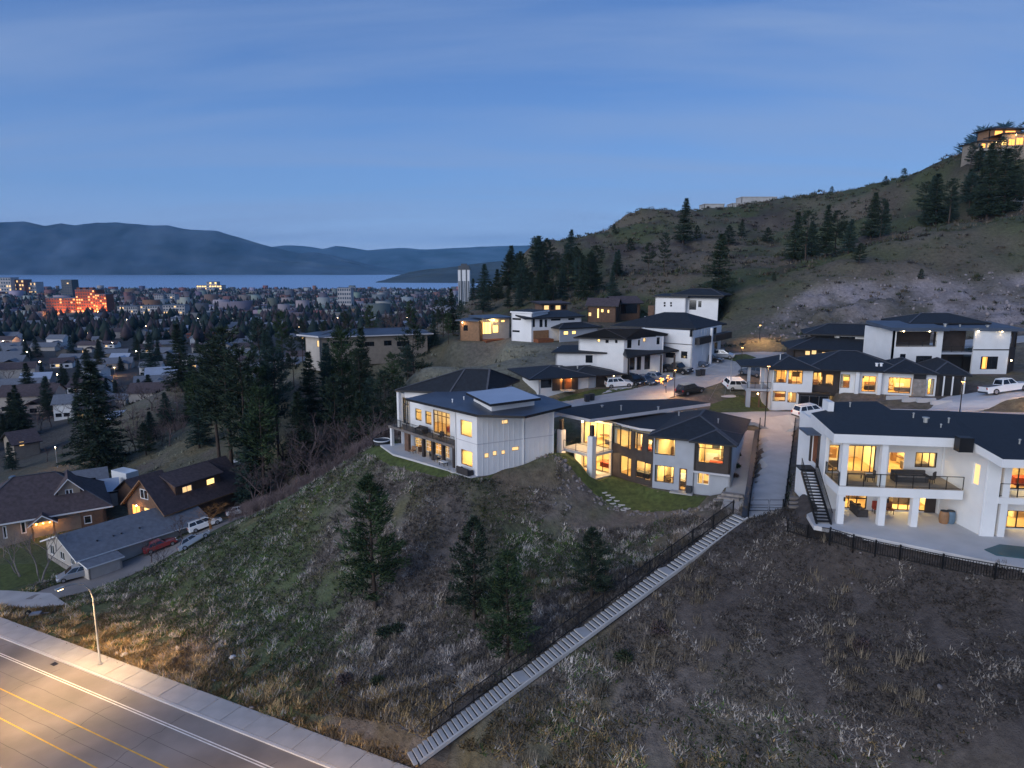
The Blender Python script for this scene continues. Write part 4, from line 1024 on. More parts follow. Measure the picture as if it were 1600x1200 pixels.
# ================================================================== large white two storey house (right)
def house_right():
    zb, zf, zt = 22.5, 25.7, 29.25
    root = thing('white_house', (36, 55, zb), 'large white two storey house with columns and a glass railed balcony above its patio', 'house')
    K = [np.array(G(1311.5, 819, zb)), np.array(G(1380, 820.5, zb)), np.array(G(1430, 824, zb))]
    E0 = K[0] - np.array([0.35, 0.0]); fr = Fac(E0, E0 + (K[2] - K[0]) / np.hypot(*(K[2] - K[0])) * 9.3)
    rec = fr.back(3.6)
    mb = MB(); mb.slab([fr.pt(0, zf, 0.1), fr.pt(fr.L, zf, 0.1), fr.pt(fr.L, zf, -3.65), fr.pt(0, zf, -3.65)], 0.72); mb.build('balcony', 'white_stucco', root)
    mb = MB(); mb.slab([fr.pt(0.05, zf + .02, 0.02), fr.pt(fr.L - .05, zf + .02, 0.02), fr.pt(fr.L - .05, zf + .02, -3.6), fr.pt(.05, zf + .02, -3.6)], 0.018); mb.build('balcony_floor', 'tan_siding', root)
    for i, a in enumerate((0.38, fr.sz(1379.5, 790)[0], fr.sz(1430, 800)[0])):
        bx(root, 'column', 'white_stucco', fr.pt(a, (zb + zf - 0.72) / 2 - 0.05, -0.25), (0.5, 0.5, zf - 0.72 - zb + 0.1), fr.yaw)
    for a in (0.38, fr.sz(1382, 728)[0]):
        bx(root, 'column', 'white_stucco', fr.pt(a, (zf + zt) / 2, -0.3), (0.46, 0.46, zt - zf - 0.02), fr.yaw)
    uo = [rec.px(1302, 695, 1311, 738), rec.px(1318, 696, 1368, 741), rec.px(1388, 706, 1414, 742), rec.px(1430, 707, 1464, 730.5)]
    uo[0] = (0.25, max(uo[0][1], 0.9), zf + 0.15, uo[0][3]); uo[1] = (uo[1][0], uo[1][1], zf + 0.12, uo[1][3]); uo[2] = (uo[2][0], uo[2][1], zf + 0.12, uo[2][3])
    mb = MB(); wall(mb, rec, zf, zt + .2, uo, a1=fr.L + 0.2); mb.build('wall', 'white_stucco', root)
    window(root, rec, uo[0], 'glass', 'black_trim'); window(root, rec, uo[1], 'glass', 'black_trim', (0.34, 0.6, 0.86)); window(root, rec, uo[2], 'glass', 'white_trim'); window(root, rec, uo[3], 'glass', 'black_trim', 3)
    m_ = (uo[1][1] + uo[2][0]) / 2
    room(root, rec, 0.15, m_, zf + 0.06, zt - 0.2, 5.0, 210); room(root, rec, m_ + 0.1, fr.L - 0.1, zf + 0.06, zt - 0.2, 4.5, 190)
    lo_ = [rec.px(1314, 769, 1354.5, 799), rec.px(1387, 772, 1427.5, 807), rec.px(1436, 773, 1452.5, 807)]
    lo_ = [(o[0], o[1], zb + 0.12, o[3]) for o in lo_]
    mb = MB(); wall(mb, rec, zb, zf - 0.75, lo_, a1=fr.L + 0.2); mb.build('wall', 'white_stucco', root)
    window(root, rec, lo_[0], 'glass', 'black_trim', (0.3, 0.62), (0.62,)); window(root, rec, lo_[1], 'glass', 'black_trim', (0.42, 0.8)); window(root, rec, lo_[2], 'glass', 'black_trim')
    m2 = (lo_[0][1] + lo_[1][0]) / 2
    room(root, rec, 0.15, m2, zb + 0.06, zf - 0.85, 4.2, 130); room(root, rec, m2 + 0.1, fr.L - 0.1, zb + 0.06, zf - 0.85, 4.2, 170)
    bx(root, 'recess_door', 'dark_siding', rec.pt(fr.L - 0.55, zb + 1.15, 0.04), (0.85, 0.06, 2.2), fr.yaw)
    railing(root, [fr.pt(0.65, zf + .03, 0), fr.pt(fr.L - 0.02, zf + .03, 0)], 1.05, 1.25)
    railing(root, [fr.pt(0.05, zf + .03, -3.3), fr.pt(0.05, zf + .03, -0.1)], 1.05, 1.4, bars=True)
    for a in (0.55, fr.sz(1382, 790)[0] + .2): bx(root, 'wall_lamp', 'metal_black', fr.pt(a, zb + 2.15, 0.04), (0.12, 0.12, 0.32), fr.yaw)
    # left side wall with entrance, dark stair
    ls = Fac(fr.pt(0.0, 0, -11.2), fr.pt(0.0, 0, -3.4)); lsb = Fac(fr.pt(0, 0, -11.2), fr.pt(0, 0, -3.4))
    dr = (ls.L - 3.6, ls.L - 1.9, zf + 0.12, zf + 2.75)
    mb = MB(); wall(mb, ls, zb - 1.0, zt + .2, [dr]); mb.build('wall', 'white_stucco', root)
    bx(root, 'door', 'rust', ls.pt((dr[0] + dr[1]) / 2, (dr[2] + dr[3]) / 2, -0.12), (dr[1] - dr[0], 0.08, dr[3] - dr[2]), ls.yaw)
    bx(root, 'awning', 'membrane', ls.pt((dr[0] + dr[1]) / 2, dr[3] + 0.22, 0.55), (2.6, 1.2, 0.14), ls.yaw)
    for a in (dr[0] - 0.2, dr[1] + 0.2): bx(root, 'pilaster', 'dark_siding', ls.pt(a, (dr[2] + dr[3]) / 2, 0.06), (0.3, 0.14, dr[3] - dr[2] + 0.2), ls.yaw)
    # outside stair from the balcony landing to the patio, on the left
    sx = lambda t, w, z: fr.pt(-0.95 + w, z, -4.6 + t)
    stair = MB()
    for w in (-0.55, 0.55): stair.beam(sx(0, w, zf - 0.25), sx(4.9, w, zb + 0.05), 0.08, 0.28)
    st = stair.build('stringer', 'metal_black', root)
    for i in range(17):
        t = 0.12 + i * 4.7 / 17; z = zf - 0.08 - (i + 0.5) * (zf - zb - 0.1) / 17.5; bx(root, 'tread', 'metal_black', sx(t, 0, z), (1.04, 0.27, 0.05), fr.yaw)
    bx(root, 'landing', 'metal_black', sx(-0.75, 0, zf - 0.12), (1.3, 1.45, 0.12), fr.yaw)
    for w in (-0.58, 0.58):
        rb = MB(); rb.beam(sx(0, w, zf + 0.95), sx(4.9, w, zb + 1.05), 0.05, 0.05)
        for i in range(36): t = i / 35; a = sx(4.9 * t, w, 0); z = zf + (zb - zf + 0.1) * t; rb.box((a[0], a[1], z + 0.42), (0.02, 0.02, 1.0))
        rb.build('handrail', 'metal_black', root)
    # right wing, standing forward
    Wl = fr.pt(fr.L, 0, -3.6); Wf = np.array(G(1533, 838.5, zb)); wl = Fac(Wl, Wf)
    o = wl.px(1519.5, 723, 1531, 759)
    mb = MB(); wall(mb, wl, zb - .3, zt - .2, [o]); mb.build('wall', 'white_stucco', root); window(root, wl, o, 'lit_window_soft', 'white_trim', fw=0.09)
    wf = Fac(Wf, Wf + fr.d * 14.0); wr = wf.back(1.9)
    wret = Fac(wf.pt(0.9, 0), wr.pt(0.9, 0)); mb = MB(); wall(mb, Fac(wf.p0, wf.pt(0.9, 0)), zb - .3, zt - .2, (), 0.2); mb.build('wall', 'white_stucco', root)
    uo = [wr.px(1548, 728, 1563, 768), wr.px(1577, 730, 1606, 777)]; uo = [(a[0], a[1], zf + 0.1, a[3]) for a in uo]; uo.append((uo[1][1] + 1.2, uo[1][1] + 3.4, zf + .1, uo[1][3]))
    lo_ = [wr.px(1544, 788, 1557, 822), wr.px(1573, 798, 1606, 825)]; lo_ = [(a[0], a[1], zb + 0.1, a[3]) for a in lo_]; lo_.append((lo_[1][1] + 1.2, lo_[1][1] + 3.4, zb + .1, lo_[1][3]))
    mb = MB(); wall(mb, wr, zf, zt - .2, uo); mb.build('wall', 'white_stucco', root); mb = MB(); wall(mb, wr, zb, zf, lo_); mb.build('wall', 'white_stucco', root)
    for k in uo: window(root, wr, k, 'glass', 'black_trim', 2)
    for k in lo_: window(root, wr, k, 'glass', 'black_trim', 2)
    room(root, wr, 0.3, 12.0, zf + 0.06, zt - 0.3, 4.0, 300); room(root, wr, 0.3, 12.0, zb + 0.06, zf - 0.6, 4.0, 300)
    mb = MB(); mb.slab([wf.pt(0.9, zf, 0.05), wf.pt(14, zf, 0.05), wf.pt(14, zf, -1.9), wf.pt(0.9, zf, -1.9)], 0.5); mb.build('balcony', 'white_stucco', root)
    for a in (wf.sz(1568.5, 800)[0], wf.sz(1568.5, 800)[0] + 4.2, wf.sz(1568.5, 800)[0] + 8.4): bx(root, 'column', 'white_stucco', wf.pt(a, (zb + zt) / 2, -0.28), (0.5, 0.5, zt - zb), wf.yaw)
    railing(root, [wf.pt(0.95, zf + .02, -0.05), wf.pt(13.5, zf + .02, -0.05)], 1.05, 1.3)
    bk = Fac(wf.pt(14, 0, -14), fr.pt(0.0, 0, -11.2)); mb = MB(); wall(mb, bk, zb, zt - .2, ()); mb.build('wall', 'white_stucco', root)
    rsd = Fac(wf.pt(14, 0), wf.pt(14, 0, -14)); mb = MB(); wall(mb, rsd, zb, zt - .3, ()); mb.build('wall', 'white_stucco', root)
    # roof
    T = 30.0
    main = [(*G(1303.6, 678, T), T), (*G(1511, 685.5, T), T), (*G(1484, 642, T), T), (*G(1392, 640, T), T), (*G(1370, 627, T), T), (*G(1297, 628, T), T), (*G(1294, 640, T), T), (*G(1267, 645.3, T), T)]
    roof_xyz(root, main, 0.72, 'shingle', 'white_stucco')
    a = G(1509, 701, 29.5); b = G(1567, 717.6, 29.4)
    wing = [(main[1][0], main[1][1], 29.97), (b[0], b[1], 29.4), (b[0] + 15.0, b[1] - 1.4, 29.3), (b[0] + 16.5, b[1] + 14.5, 29.3), (main[2][0], main[2][1], 29.97)]
    roof_xyz(root, wing, 0.62, 'shingle', 'white_stucco')
    c = G(1519, 692, 30.0); bx(root, 'chimney', 'metal_black', (c[0] - .2, c[1] + 0.6, 29.75), (1.0, 0.8, 1.1), fr.yaw)
    c = G(1294, 641, 30.0); bx(root, 'parapet', 'white_stucco', (c[0] + .1, c[1] + .3, 30.4), (0.5, 1.6, 0.9), fr.yaw)
    vents(root, [(*G(1328, 636, 30), 30, 0.45, 0.06), (*G(1427, 653, 30), 30, 0.45, 0.06), (*G(1446, 660, 30), 30, 0.45, 0.18), (*G(1482, 661, 30), 30, 0.45, 0.06), (*G(1593, 692, 29.5), 29.3, 0.5, 0.06), (*G(1470, 668, 30), 30, 0.3, 0.05)], 'galvanised')
    for pq in (fr.pt(.02, 0, -3.5), wl.pt(wl.L - .1, 0, .06), wl.pt(.2, 0, .06)): bx(root, 'downpipe', 'white_trim', (pq[0], pq[1], (zb + zt) / 2), (.1, .1, zt - zb))
    for i in range(1, 6): q0, q1 = fr.pt(fr.L * i / 6 - .3, zb + .043, .1), fr.pt(fr.L * i / 6 + .4, zb + .043, 4.0 + i * .5)
    # patio, pool, kerb
    mb = MB(); mb.slab([(*G(1272, 822, zb), zb + .04), (*G(1303, 828, zb), zb + .04), (*G(1600, 888, zb), zb + .04), (*G(1720, 905, zb), zb + .04), wf.pt(14, zb + .04, -1.9), wf.pt(0.9, zb + .04, -1.9), fr.pt(fr.L, zb + .04, -3.6), fr.pt(0, zb + .04, -3.6), fr.pt(-1.6, zb + .04, -2.0)], 0.35); mb.build('patio', 'concrete_pale', root)
    return root, fr, zb, zf
HR, HRF, HRZ, HRZF = house_right()
po = MB(); po.slab([(*G(1538, 859, 22.56), 22.60), (*G(1562, 851, 22.56), 22.60), (*G(1620, 857, 22.56), 22.60), (*G(1700, 868, 22.56), 22.60), (*G(1690, 884, 22.56), 22.60), (*G(1600, 873, 22.56), 22.60), (*G(1557, 868, 22.56), 22.60)], 0.05)
tag(po.build('pool_cover', 'pool_cover'), 'dark teal cover stretched over the pool on the white house patio', 'pool cover')

# ================================================================== long house across the street (behind the white house)
def house_long():
    z0, z1, zt = 21.6, 24.75, 28.0
    root = thing('long_house', (50, 104, z0), 'long low house with dark hip roofs and stone chimney glowing behind the street', 'house')
    L0 = np.array(G(1203, 641, z0)); L1 = np.array(G(1266, 643, z0)); fl = Fac(L0, L1)
    uo = [fl.px(1208, 572, 1229.5, 598), fl.px(1232, 574, 1254.5, 600)]; lo = [fl.px(1206, 611, 1227.5, 627), fl.px(1230.5, 613, 1244.5, 629)]
    mb = MB(); wall(mb, fl, z0, zt, uo + lo); mb.build('wall', 'white_stucco', root)
    for o in uo: window(root, fl, o, 'glass', 'black_trim', (0.25, 0.6), (0.7,))
    for o in lo: window(root, fl, o, 'glass', 'black_trim', 1)
    room(root, fl, 0.3, fl.L - 0.2, z1 + 0.1, zt - 0.3, 4, 120, col=(1, 0.52, 0.14)); room(root, fl, 0.3, fl.L - 0.2, z0 + 0.1, z1 - 0.3, 3, 45, col=(1, 0.55, 0.2))
    sl = fl.lside(9.0); mb = MB(); wall(mb, sl, z0, zt, ()); mb.build('wall', 'white_stucco', root)
    # dark recess
    fm = Fac(fl.pt(fl.L, 0, -1.0), fl.pt(fl.L + 4.0, 0, -1.0)); uo = [fm.px(1270.5, 582, 1286, 602.5), fm.px(1290, 585, 1302.5, 603)]; lo = [fm.px(1289.5, 618, 1303.5, 628.5)]
    uo = [(max(o[0], .1), min(o[1], fm.L - .05), o[2], o[3]) for o in uo]; lo = [(o[0], min(o[1], fm.L - .05), o[2], o[3]) for o in lo]
    mb = MB(); wall(mb, fm, z0, zt, uo + lo); mb.build('wall', 'dark_siding', root)
    for o in uo + lo: window(root, fm, o, 'glass', 'black_trim', 1)
    room(root, fm, 0.1, fm.L - 0.1, z1 + 0.1, zt - 0.3, 3.5, 75, col=(1, 0.6, 0.2)); room(root, fm, 0.1, fm.L - 0.1, z0 + 0.1, z1 - 0.3, 3, 50)
    pf = Fac(fl.pt(fl.L - 1.9, 0, 0.6), fl.pt(fl.L + 2.4, 0, 0.6))     # glazed porch under it
    mb = MB(); wall(mb, pf, z0, z1 - 0.4, [(0.15, pf.L - .1, z0 + .1, z1 - .65)], 0.12); mb.build('porch', 'black_trim', root)
    window(root, pf, (0.15, pf.L - .1, z0 + .1, z1 - .65), 'dark_glass', 'metal_grey', 3, (), 0.05)
    bx(root, 'porch_roof', 'dark_siding', pf.pt(pf.L / 2, z1 - 0.33, -0.7), (pf.L + 0.3, 1.8, 0.15), pf.yaw)
    # single storey right block on the higher ground
    R0 = np.array(fm.pt(fm.L, 0, 0.5)[:2]); R1 = np.array(G(1490, 619, z1)); fr = Fac(R0, R1)
    ops = [fr.px(1313, 585, 1327.5, 611), fr.px(1346.5, 587.5, 1368.5, 616), fr.px(1388, 590, 1423, 618), fr.px(1449.5, 592, 1459, 619)]
    ops = [(o[0], o[1], z1 + (0.5 if i == 0 else 0.08), o[3]) for i, o in enumerate(ops)]
    a_g = fr.sz(1462, 605)[0]
    mb = MB(); wall(mb, fr, z1 - 2.2, zt, ops, a1=a_g); mb.build('wall', 'white_stucco', root)
    window(root, fr, ops[0], 'glass', 'wood_brown', 1, (0.35,)); window(root, fr, ops[1], 'glass', 'wood_brown', 2); window(root, fr, ops[2], 'glass', 'black_trim', (0.5,)); window(root, fr, ops[3], 'glass', 'wood_brown', 1)
    ms = [0.1, (ops[0][1] + ops[1][0]) / 2, (ops[1][1] + ops[2][0]) / 2, (ops[2][1] + ops[3][0]) / 2, a_g - 0.2]
    for i in range(4): room(root, fr, ms[i] + 0.05, ms[i + 1] - 0.05, z1 + 0.04, zt - 0.35, 4, (70, 110, 150, 60)[i], col=(1, 0.56, 0.16))
    for u in (1337, 1371.5): bx(root, 'column', 'white_stucco', fr.pt(fr.sz(u, 605)[0], (z1 + zt) / 2 - .2, 0.5), (0.5, 0.5, zt - z1), fr.yaw)
    c0, c1 = fr.sz(1425, 605)[0], fr.sz(1445, 605)[0]; st = bx(root, 'chimney_breast', 'stone', fr.pt((c0 + c1) / 2, z1 + 1.05, 0.25), (c1 - c0, 0.55, 2.5), fr.yaw)
    bx(root, 'niche', 'black_trim', fr.pt((c0 + c1) / 2, z1 + 2.7, 0.16), (c1 - c0 - .1, 0.36, 0.7), fr.yaw)
    for i in range(5):
        for j in range(3): bx(st, 'stone', 'stone', fr.pt(c0 + (c1 - c0) * (j + .5 + .2 * (i % 2) - .1) / 3, z1 + 0.2 + i * 0.46, 0.54), ((c1 - c0) / 3 - .06, 0.09, 0.40), fr.yaw)
    gf = Fac(fr.pt(a_g, 0, -0.3), fr.pt(fr.L + 1.2, 0, -0.3)); mb = MB(); wall(mb, gf, z1 - 1, zt - 0.1, [(0.5, gf.L - .4, z1, zt - .7)]); mb.build('wall', 'dark_siding', root)
    bx(root, 'garage_door', 'black_trim', gf.pt(gf.L / 2, z1 + 1.3, -0.15), (gf.L - .8, 0.08, 2.6), gf.yaw)
    for a in (0.9, 2.0, gf.L - .1): bx(root, 'post', 'white_trim', gf.pt(a, z1 + 1.4, 0.5), (0.16, 0.16, 2.9), gf.yaw)
    rsw = Fac(gf.p1, gf.pt(gf.L, 0, -10)); mb = MB(); wall(mb, rsw, z1 - 1, zt, ()); mb.build('wall', 'white_stucco', root)
    # roofs
    hip_roof(root, fl, 8.5, zt + 0.05, 1.5, 0.75); hip_roof(root, Fac(fm.pt(-0.5, 0, 0.6), fr.pt(a_g - 4.2, 0)), 10.5, zt + 0.06, 2.2, 0.8)
    hip_roof(root, Fac(fr.pt(a_g - 6.5, 0, 0.4), fr.pt(a_g - 0.6, 0, 0.4)), 8, zt + 0.02, 1.5, 0.6); hip_roof(root, gf, 8.5, zt - 0.1, 1.5, 0.7)
    # open porch with balcony at the left end
    pl = fl.pt(-2.6, 0, -1.2); bal = Fac(fl.pt(-3.4, 0, -0.6), fl.pt(0, 0, -0.6))
    mb = MB(); mb.slab([bal.pt(-.2, z1, 0.2), bal.pt(bal.L, z1, 0.2), bal.pt(bal.L, z1, -4), bal.pt(-.2, z1, -4)], 0.35); mb.build('balcony', 'grey_stucco', root)
    for a in (0.2, 2.2):
        bx(root, 'post', 'grey_stucco', bal.pt(a, (z1 + zt) / 2, -.2), (0.4, 0.4, zt - z1), bal.yaw)
    bx(root, 'column', 'grey_stucco', bal.pt(0.25, (z0 + z1) / 2 - .2, -.1), (0.6, 0.6, z1 - z0), bal.yaw)
    mb = MB(); wall(mb, bal.back(1.2), z0, z1 - .35, [(0.9, 2.0, z0 + .1, z1 - .7), (2.2, 3.2, z0 + .1, z1 - .7)], .15); mb.build('wall', 'wood_brown', root)
    lamp_point(root, bal.pt(1.6, z1 - 0.75, 0.2), 18, (1, .5, .2))
    railing(root, [bal.pt(0, z1 + .02, 0.1), bal.pt(bal.L, z1 + .02, 0.1)], 1.0, 1.1)
    mb = MB(); mb.slab([bal.pt(-1.2, zt + .35, 1.0), bal.pt(bal.L + 1, zt + .35, 1.0), bal.pt(bal.L + 1.5, zt + 1.1, -4), bal.pt(-1.2, zt + .55, -4)], 0.25); mb.build('roof', 'shingle', root)
    vents(root, [(*G(1219, 560, 29.2), 29.1, 0.7, 0.05), (*G(1370, 570, 29.6), 29.5, 0.35, 0.16), (*G(1377, 570, 29.6), 29.5, 0.35, 0.16)], 'white_trim')
house_long()

# ================================================================== modern house with lit soffit lamps
def house_modern():
    z0, z1, zt = 26.0, 29.6, 33.0
    root = thing('flat_roofed_house', (82, 114, z0), 'modern white house with dark flat roof, loggia and four small soffit lamps lit', 'house')
    Y = 108.0; p = lambda u: np.array(Q(u, 560, Y)[:2])
    f = Fac(p(1393), p(1470)); g = Fac(p(1519.5), p(1575))
    lg = f.px(1400.5, 518, 1464, 542); w2 = [f.px(1406, 553, 1415, 565), f.px(1431, 556, 1456, 569)]
    mb = MB(); wall(mb, f, z0, zt, [lg] + w2, 0.3); mb.build('wall', 'white_stucco', root)
    window(root, f, w2[0], 'dark_glass'); window(root, f, w2[1], 'dark_glass', nx=2)
    lr = MB(); i_ = f.back(3.0); lr.face([i_.pt(0.3, z1 - .5), i_.pt(f.L - .2, z1 - .5), i_.pt(f.L - .2, zt), i_.pt(0.3, zt)]); lr.build('loggia_wall', 'dark_siding', root)
    bx(root, 'loggia_floor', 'concrete', f.pt(f.L / 2, lg[2] - .12, -1.6), (f.L - .5, 2.7, 0.2), f.yaw)
    railing(root, [f.pt(lg[0], lg[2] + .01, -.1), f.pt(lg[1], lg[2] + .01, -.1)], 0.95, 2.0)
    m = Fac(f.pt(f.L, 0, -2.2), g.pt(0, 0, -2.2)); gd = m.px(1480, 557, 1518, 580)
    mb = MB(); wall(mb, m, z0 + .3, zt - .2, [gd]); mb.build('wall', 'dark_siding', root); bx(root, 'garage_door', 'black_trim', m.pt((gd[0] + gd[1]) / 2, (gd[2] + gd[3]) / 2, -.15), (gd[1] - gd[0], .08, gd[3] - gd[2]), m.yaw)
    bx(root, 'balcony', 'grey_stucco', m.pt(m.L / 2, z1 - .3, 0.95), (m.L - .05, 2.3, 0.3), m.yaw); railing(root, [m.pt(0, z1 - .1, 2), m.pt(m.L, z1 - .1, 2)], 0.95, 2.0)
    lw = g.px(1532, 557, 1559, 577); mb = MB(); wall(mb, g, z0, zt, [lw], 0.3); mb.build('wall', 'white_stucco', root)
    window(root, g, lw, 'dark_glass', 'black_trim', 3); lf = (lw[0] + .35, lw[0] + 1.05, lw[2] + .1, lw[3] - .1); bx(root, 'lit_pane', 'lit_orange', g.pt((lf[0] + lf[1]) / 2, (lf[2] + lf[3]) / 2, -0.085), (lf[1] - lf[0], .02, lf[3] - lf[2]), g.yaw)
    bx(root, 'trim', 'black_trim', g.pt(g.L / 2, z1 + .3, 0.02), (g.L + .1, .05, .18), g.yaw)
    sd = Fac(g.p1, g.pt(g.L + 4.0, 0, -4.0)); mb = MB(); wall(mb, sd, z0, zt, [sd.px(1577, 521, 1583, 543), sd.px(1586, 520, 1593, 542)]); mb.build('wall', 'dark_siding', root)
    lf2 = f.lside(9); mb = MB(); wall(mb, lf2, z0, zt, ()); mb.build('wall', 'white_stucco', root)
    for ff, u in ((f, 1410.5), (f, 1451), (g, 1527), (g, 1564)):
        a = ff.sz(u, 514)[0]; lamp_point(root, ff.pt(a, zt - 0.12, 0.35), 9, (1, .68, .34), .05, 'soffit_light', R(120), 'bulb')
    lamp_point(root, g.pt(g.L + .5, z0 + 2.2, 0.1), 9, (1, .72, .4), .08, 'wall_lamp')
    mb = MB(); mb.slab([f.pt(-1, zt + .5, 1), f.pt(f.L + .3, zt + .45, 1), f.pt(f.L + .3, zt + 1.0, -7), f.pt(-1, zt + 1.0, -7)], 0.5); mb.build('roof', ['membrane', 'black_trim'], root)
    mb = MB(); mb.slab([m.pt(-.3, zt + .35, 1.6), g.pt(g.L + 1.4, zt + .35, .9), g.pt(g.L + 1.4, zt + .9, -8), m.pt(-.3, zt + .9, -6)], 0.45); mb.build('roof', ['membrane', 'black_trim'], root)
    hip_roof(root, Fac(f.pt(f.L - 3.0, 0, -4), g.pt(g.L - 1.5, 0, -4)), 7.5, zt + 0.9, 1.3, 0.6)
    vents(root, [(*m.pt(1.2, 0, .5)[:2], zt + .4, .5, .2), (*m.pt(3.6, 0, .5)[:2], zt + .4, .35, .1), (*g.pt(2.5, 0, -1)[:2], zt + .4, .35, .22)], 'galvanised')
house_modern()

def simple_house(name, label, f, W, z0, zt, ops, mat='white_stucco', roof='hip', rise=1.8, over=0.7, z_low=None, tone=None, side=(), rmat='shingle', edge='black_trim', left=()):
    """a house whose front openings are read from the photograph: ops = [(u0, v0, u1, v1, pane, mullions)]"""
    c = (f.p0 + f.p1) / 2 - f.n * W / 2
    root = thing(name, (c[0], c[1], z0), label, 'house'); zl = z0 - 2.6 if z_low is None else z_low
    fo = [(*f.px(*o[:4]), *o[4:]) for o in ops]; fo = [((max(o[0], .05), min(o[1], f.L - .05)) + tuple(o[2:])) for o in fo]
    sd = f.side(W); so = [(*sd.px(*o[:4]), *o[4:]) for o in side]; ld = f.lside(W); lo_ = [(*ld.px(*o[:4]), *o[4:]) for o in left]
    F_ = box_walls(root, f, W, zl, zt, {'front': [o[:4] for o in fo], 'right': [o[:4] for o in so], 'left': [o[:4] for o in lo_]}, mat)
    for ff, L_ in ((f, fo), (sd, so), (ld, lo_)):
        for o in L_:
            if o[1] - o[0] < .1 or o[3] - o[2] < .1: continue
            window(root, ff, o[:4], o[4] if len(o) > 4 else 'dark_glass', 'black_trim', o[5] if len(o) > 5 else 1, (), 0.06)
    if roof == 'hip': hip_roof(root, f, W, zt, rise, over, 0.22, rmat, edge)
    elif roof == 'flat': mb = MB(); mb.slab([f.pt(-over, zt + .4, over), f.pt(f.L + over, zt + .4, over), f.pt(f.L + over, zt + .4 + rise, -W - over), f.pt(-over, zt + .4 + rise, -W - over)], 0.35, 0, 1); mb.build('roof', [rmat, edge], root)
    elif roof == 'gable': gable_roof(root, f, W, zt, rise, over, 0.2, rmat, edge, True, wallmat=mat)
    elif roof == 'gable_front': gable_roof(root, f, W, zt, rise, over, 0.2, rmat, edge, False, wallmat=mat)
    return root
def FQ(u0, v0, u1, v1, Y0, Y1=None):
    """front wall between two pixels at given depths"""
    return Fac(Q(u0, v0, Y0)[:2], Q(u1, v1, Y1 or Y0)[:2])
def zq(u, v, Y): return Q(u, v, Y)[2]
DG, LW, LS, LO = 'dark_glass', 'lit_window', 'lit_window_soft', 'lit_orange'

# dark roofed house with upper floor beyond the long house
f = FQ(1240, 555, 1395, 560, 124, 120); z = 27.0
r = simple_house('upper_floor_house', 'dark hip roofed house with white upper floor behind the long house', f, 9, z, zq(1300, 546, 122), [(1258, 548, 1266, 555, LS), (1268, 547, 1276, 554, LS), (1284, 550, 1296, 557, LS, 2), (1300, 552, 1311, 558, LS), (1314, 553, 1323, 559, LS)], 'dark_siding', rise=1.9, over=1.0)
f2 = Fac(Q(1304, 530, 126)[:2], Q(1394, 533, 123)[:2]); za, zb_ = zq(1345, 545, 125), zq(1345, 523, 125)
F_ = box_walls(r, f2, 7, za, zb_, {'front': [f2.px(1311, 526, 1336, 538), f2.px(1362, 527, 1381, 538)]}, 'white_stucco')
for o in (f2.px(1311, 526, 1336, 538), f2.px(1362, 527, 1381, 538)): window(r, f2, o, DG, 'black_trim', 3)
hip_roof(r, Fac(f2.pt(-4.5, 0, 0), f2.pt(f2.L + .3, 0)), 7.5, zb_, 1.7, 0.8)
mb = MB(); wall(mb, Fac(f2.pt(-4.0, 0, -1.2), f2.pt(0, 0, -1.2)), za, zb_, ()); mb.build('wall', 'dark_siding', r)

# low dark house with glowing wooden entrance
f = FQ(842, 612, 958, 606, 112, 116); z = 22.4; zt_ = zq(900, 586, 114)
r = simple_house('entrance_lit_house', 'low dark roofed house with warm glowing wooden entrance and white panels', f, 9, z, zt_, [(845, 590, 862, 606, DG)], 'white_stucco', 'none')
for u0, u1, m in ((862.5, 874, 'dark_siding'), (878, 881, 'black_trim'), (893, 902.5, 'dark_siding'), (919, 929, 'grey_stucco'), (931, 957, 'dark_siding')):
    a, b = f.sz(u0, 600)[0], f.sz(u1, 600)[0]; bx(r, 'cladding', m, f.pt((a + b) / 2, (z + zt_) / 2, 0.1), (b - a, 0.22, zt_ - z - .05), f.yaw)
a, b = f.sz(874, 600)[0], f.sz(893, 600)[0]; bx(r, 'entrance_wall', 'wood_warm', f.pt((a + b) / 2, (z + zt_) / 2, 0.03), (b - a, 0.06, zt_ - z - .1), f.yaw)
bx(r, 'door', 'rust', f.pt(b - 0.65, z + 1.1, 0.085), (0.95, 0.05, 2.1), f.yaw)
bx(r, 'entrance_step', 'concrete', f.pt((a + b) / 2, z + .08, 0.9), (b - a, 1.6, 0.16), f.yaw)
lamp_point(r, f.pt(a + .25, zt_ - .35, 0.55), 45, (1, .5, .16)); lamp_point(r, f.pt(b - .3, zt_ - .35, 0.6), 30, (1, .5, .16))
a2 = f.sz(955, 590)[0]; lamp_point(r, f.pt(a2 + .4, zt_ - .5, 0.15), 14, (1, .72, .36))
hip_roof(r, Fac(f.pt(-1.5, 0, 1.2), f.pt(f.L * .62, 0, 1.2)), 10.5, zt_ + .05, 1.2, 0.9); hip_roof(r, Fac(f.pt(f.L * .42, 0, .6), f.pt(f.L + .6, 0, .6)), 9.0, zt_ + .04, 0.9, 0.8)
vents(r, [(*f.pt(f.L * .35, 0, -3)[:2], zt_ + .8, .4, .12), (*f.pt(f.L * .6, 0, -3)[:2], zt_ + .7, .4, .12)], 'galvanised')

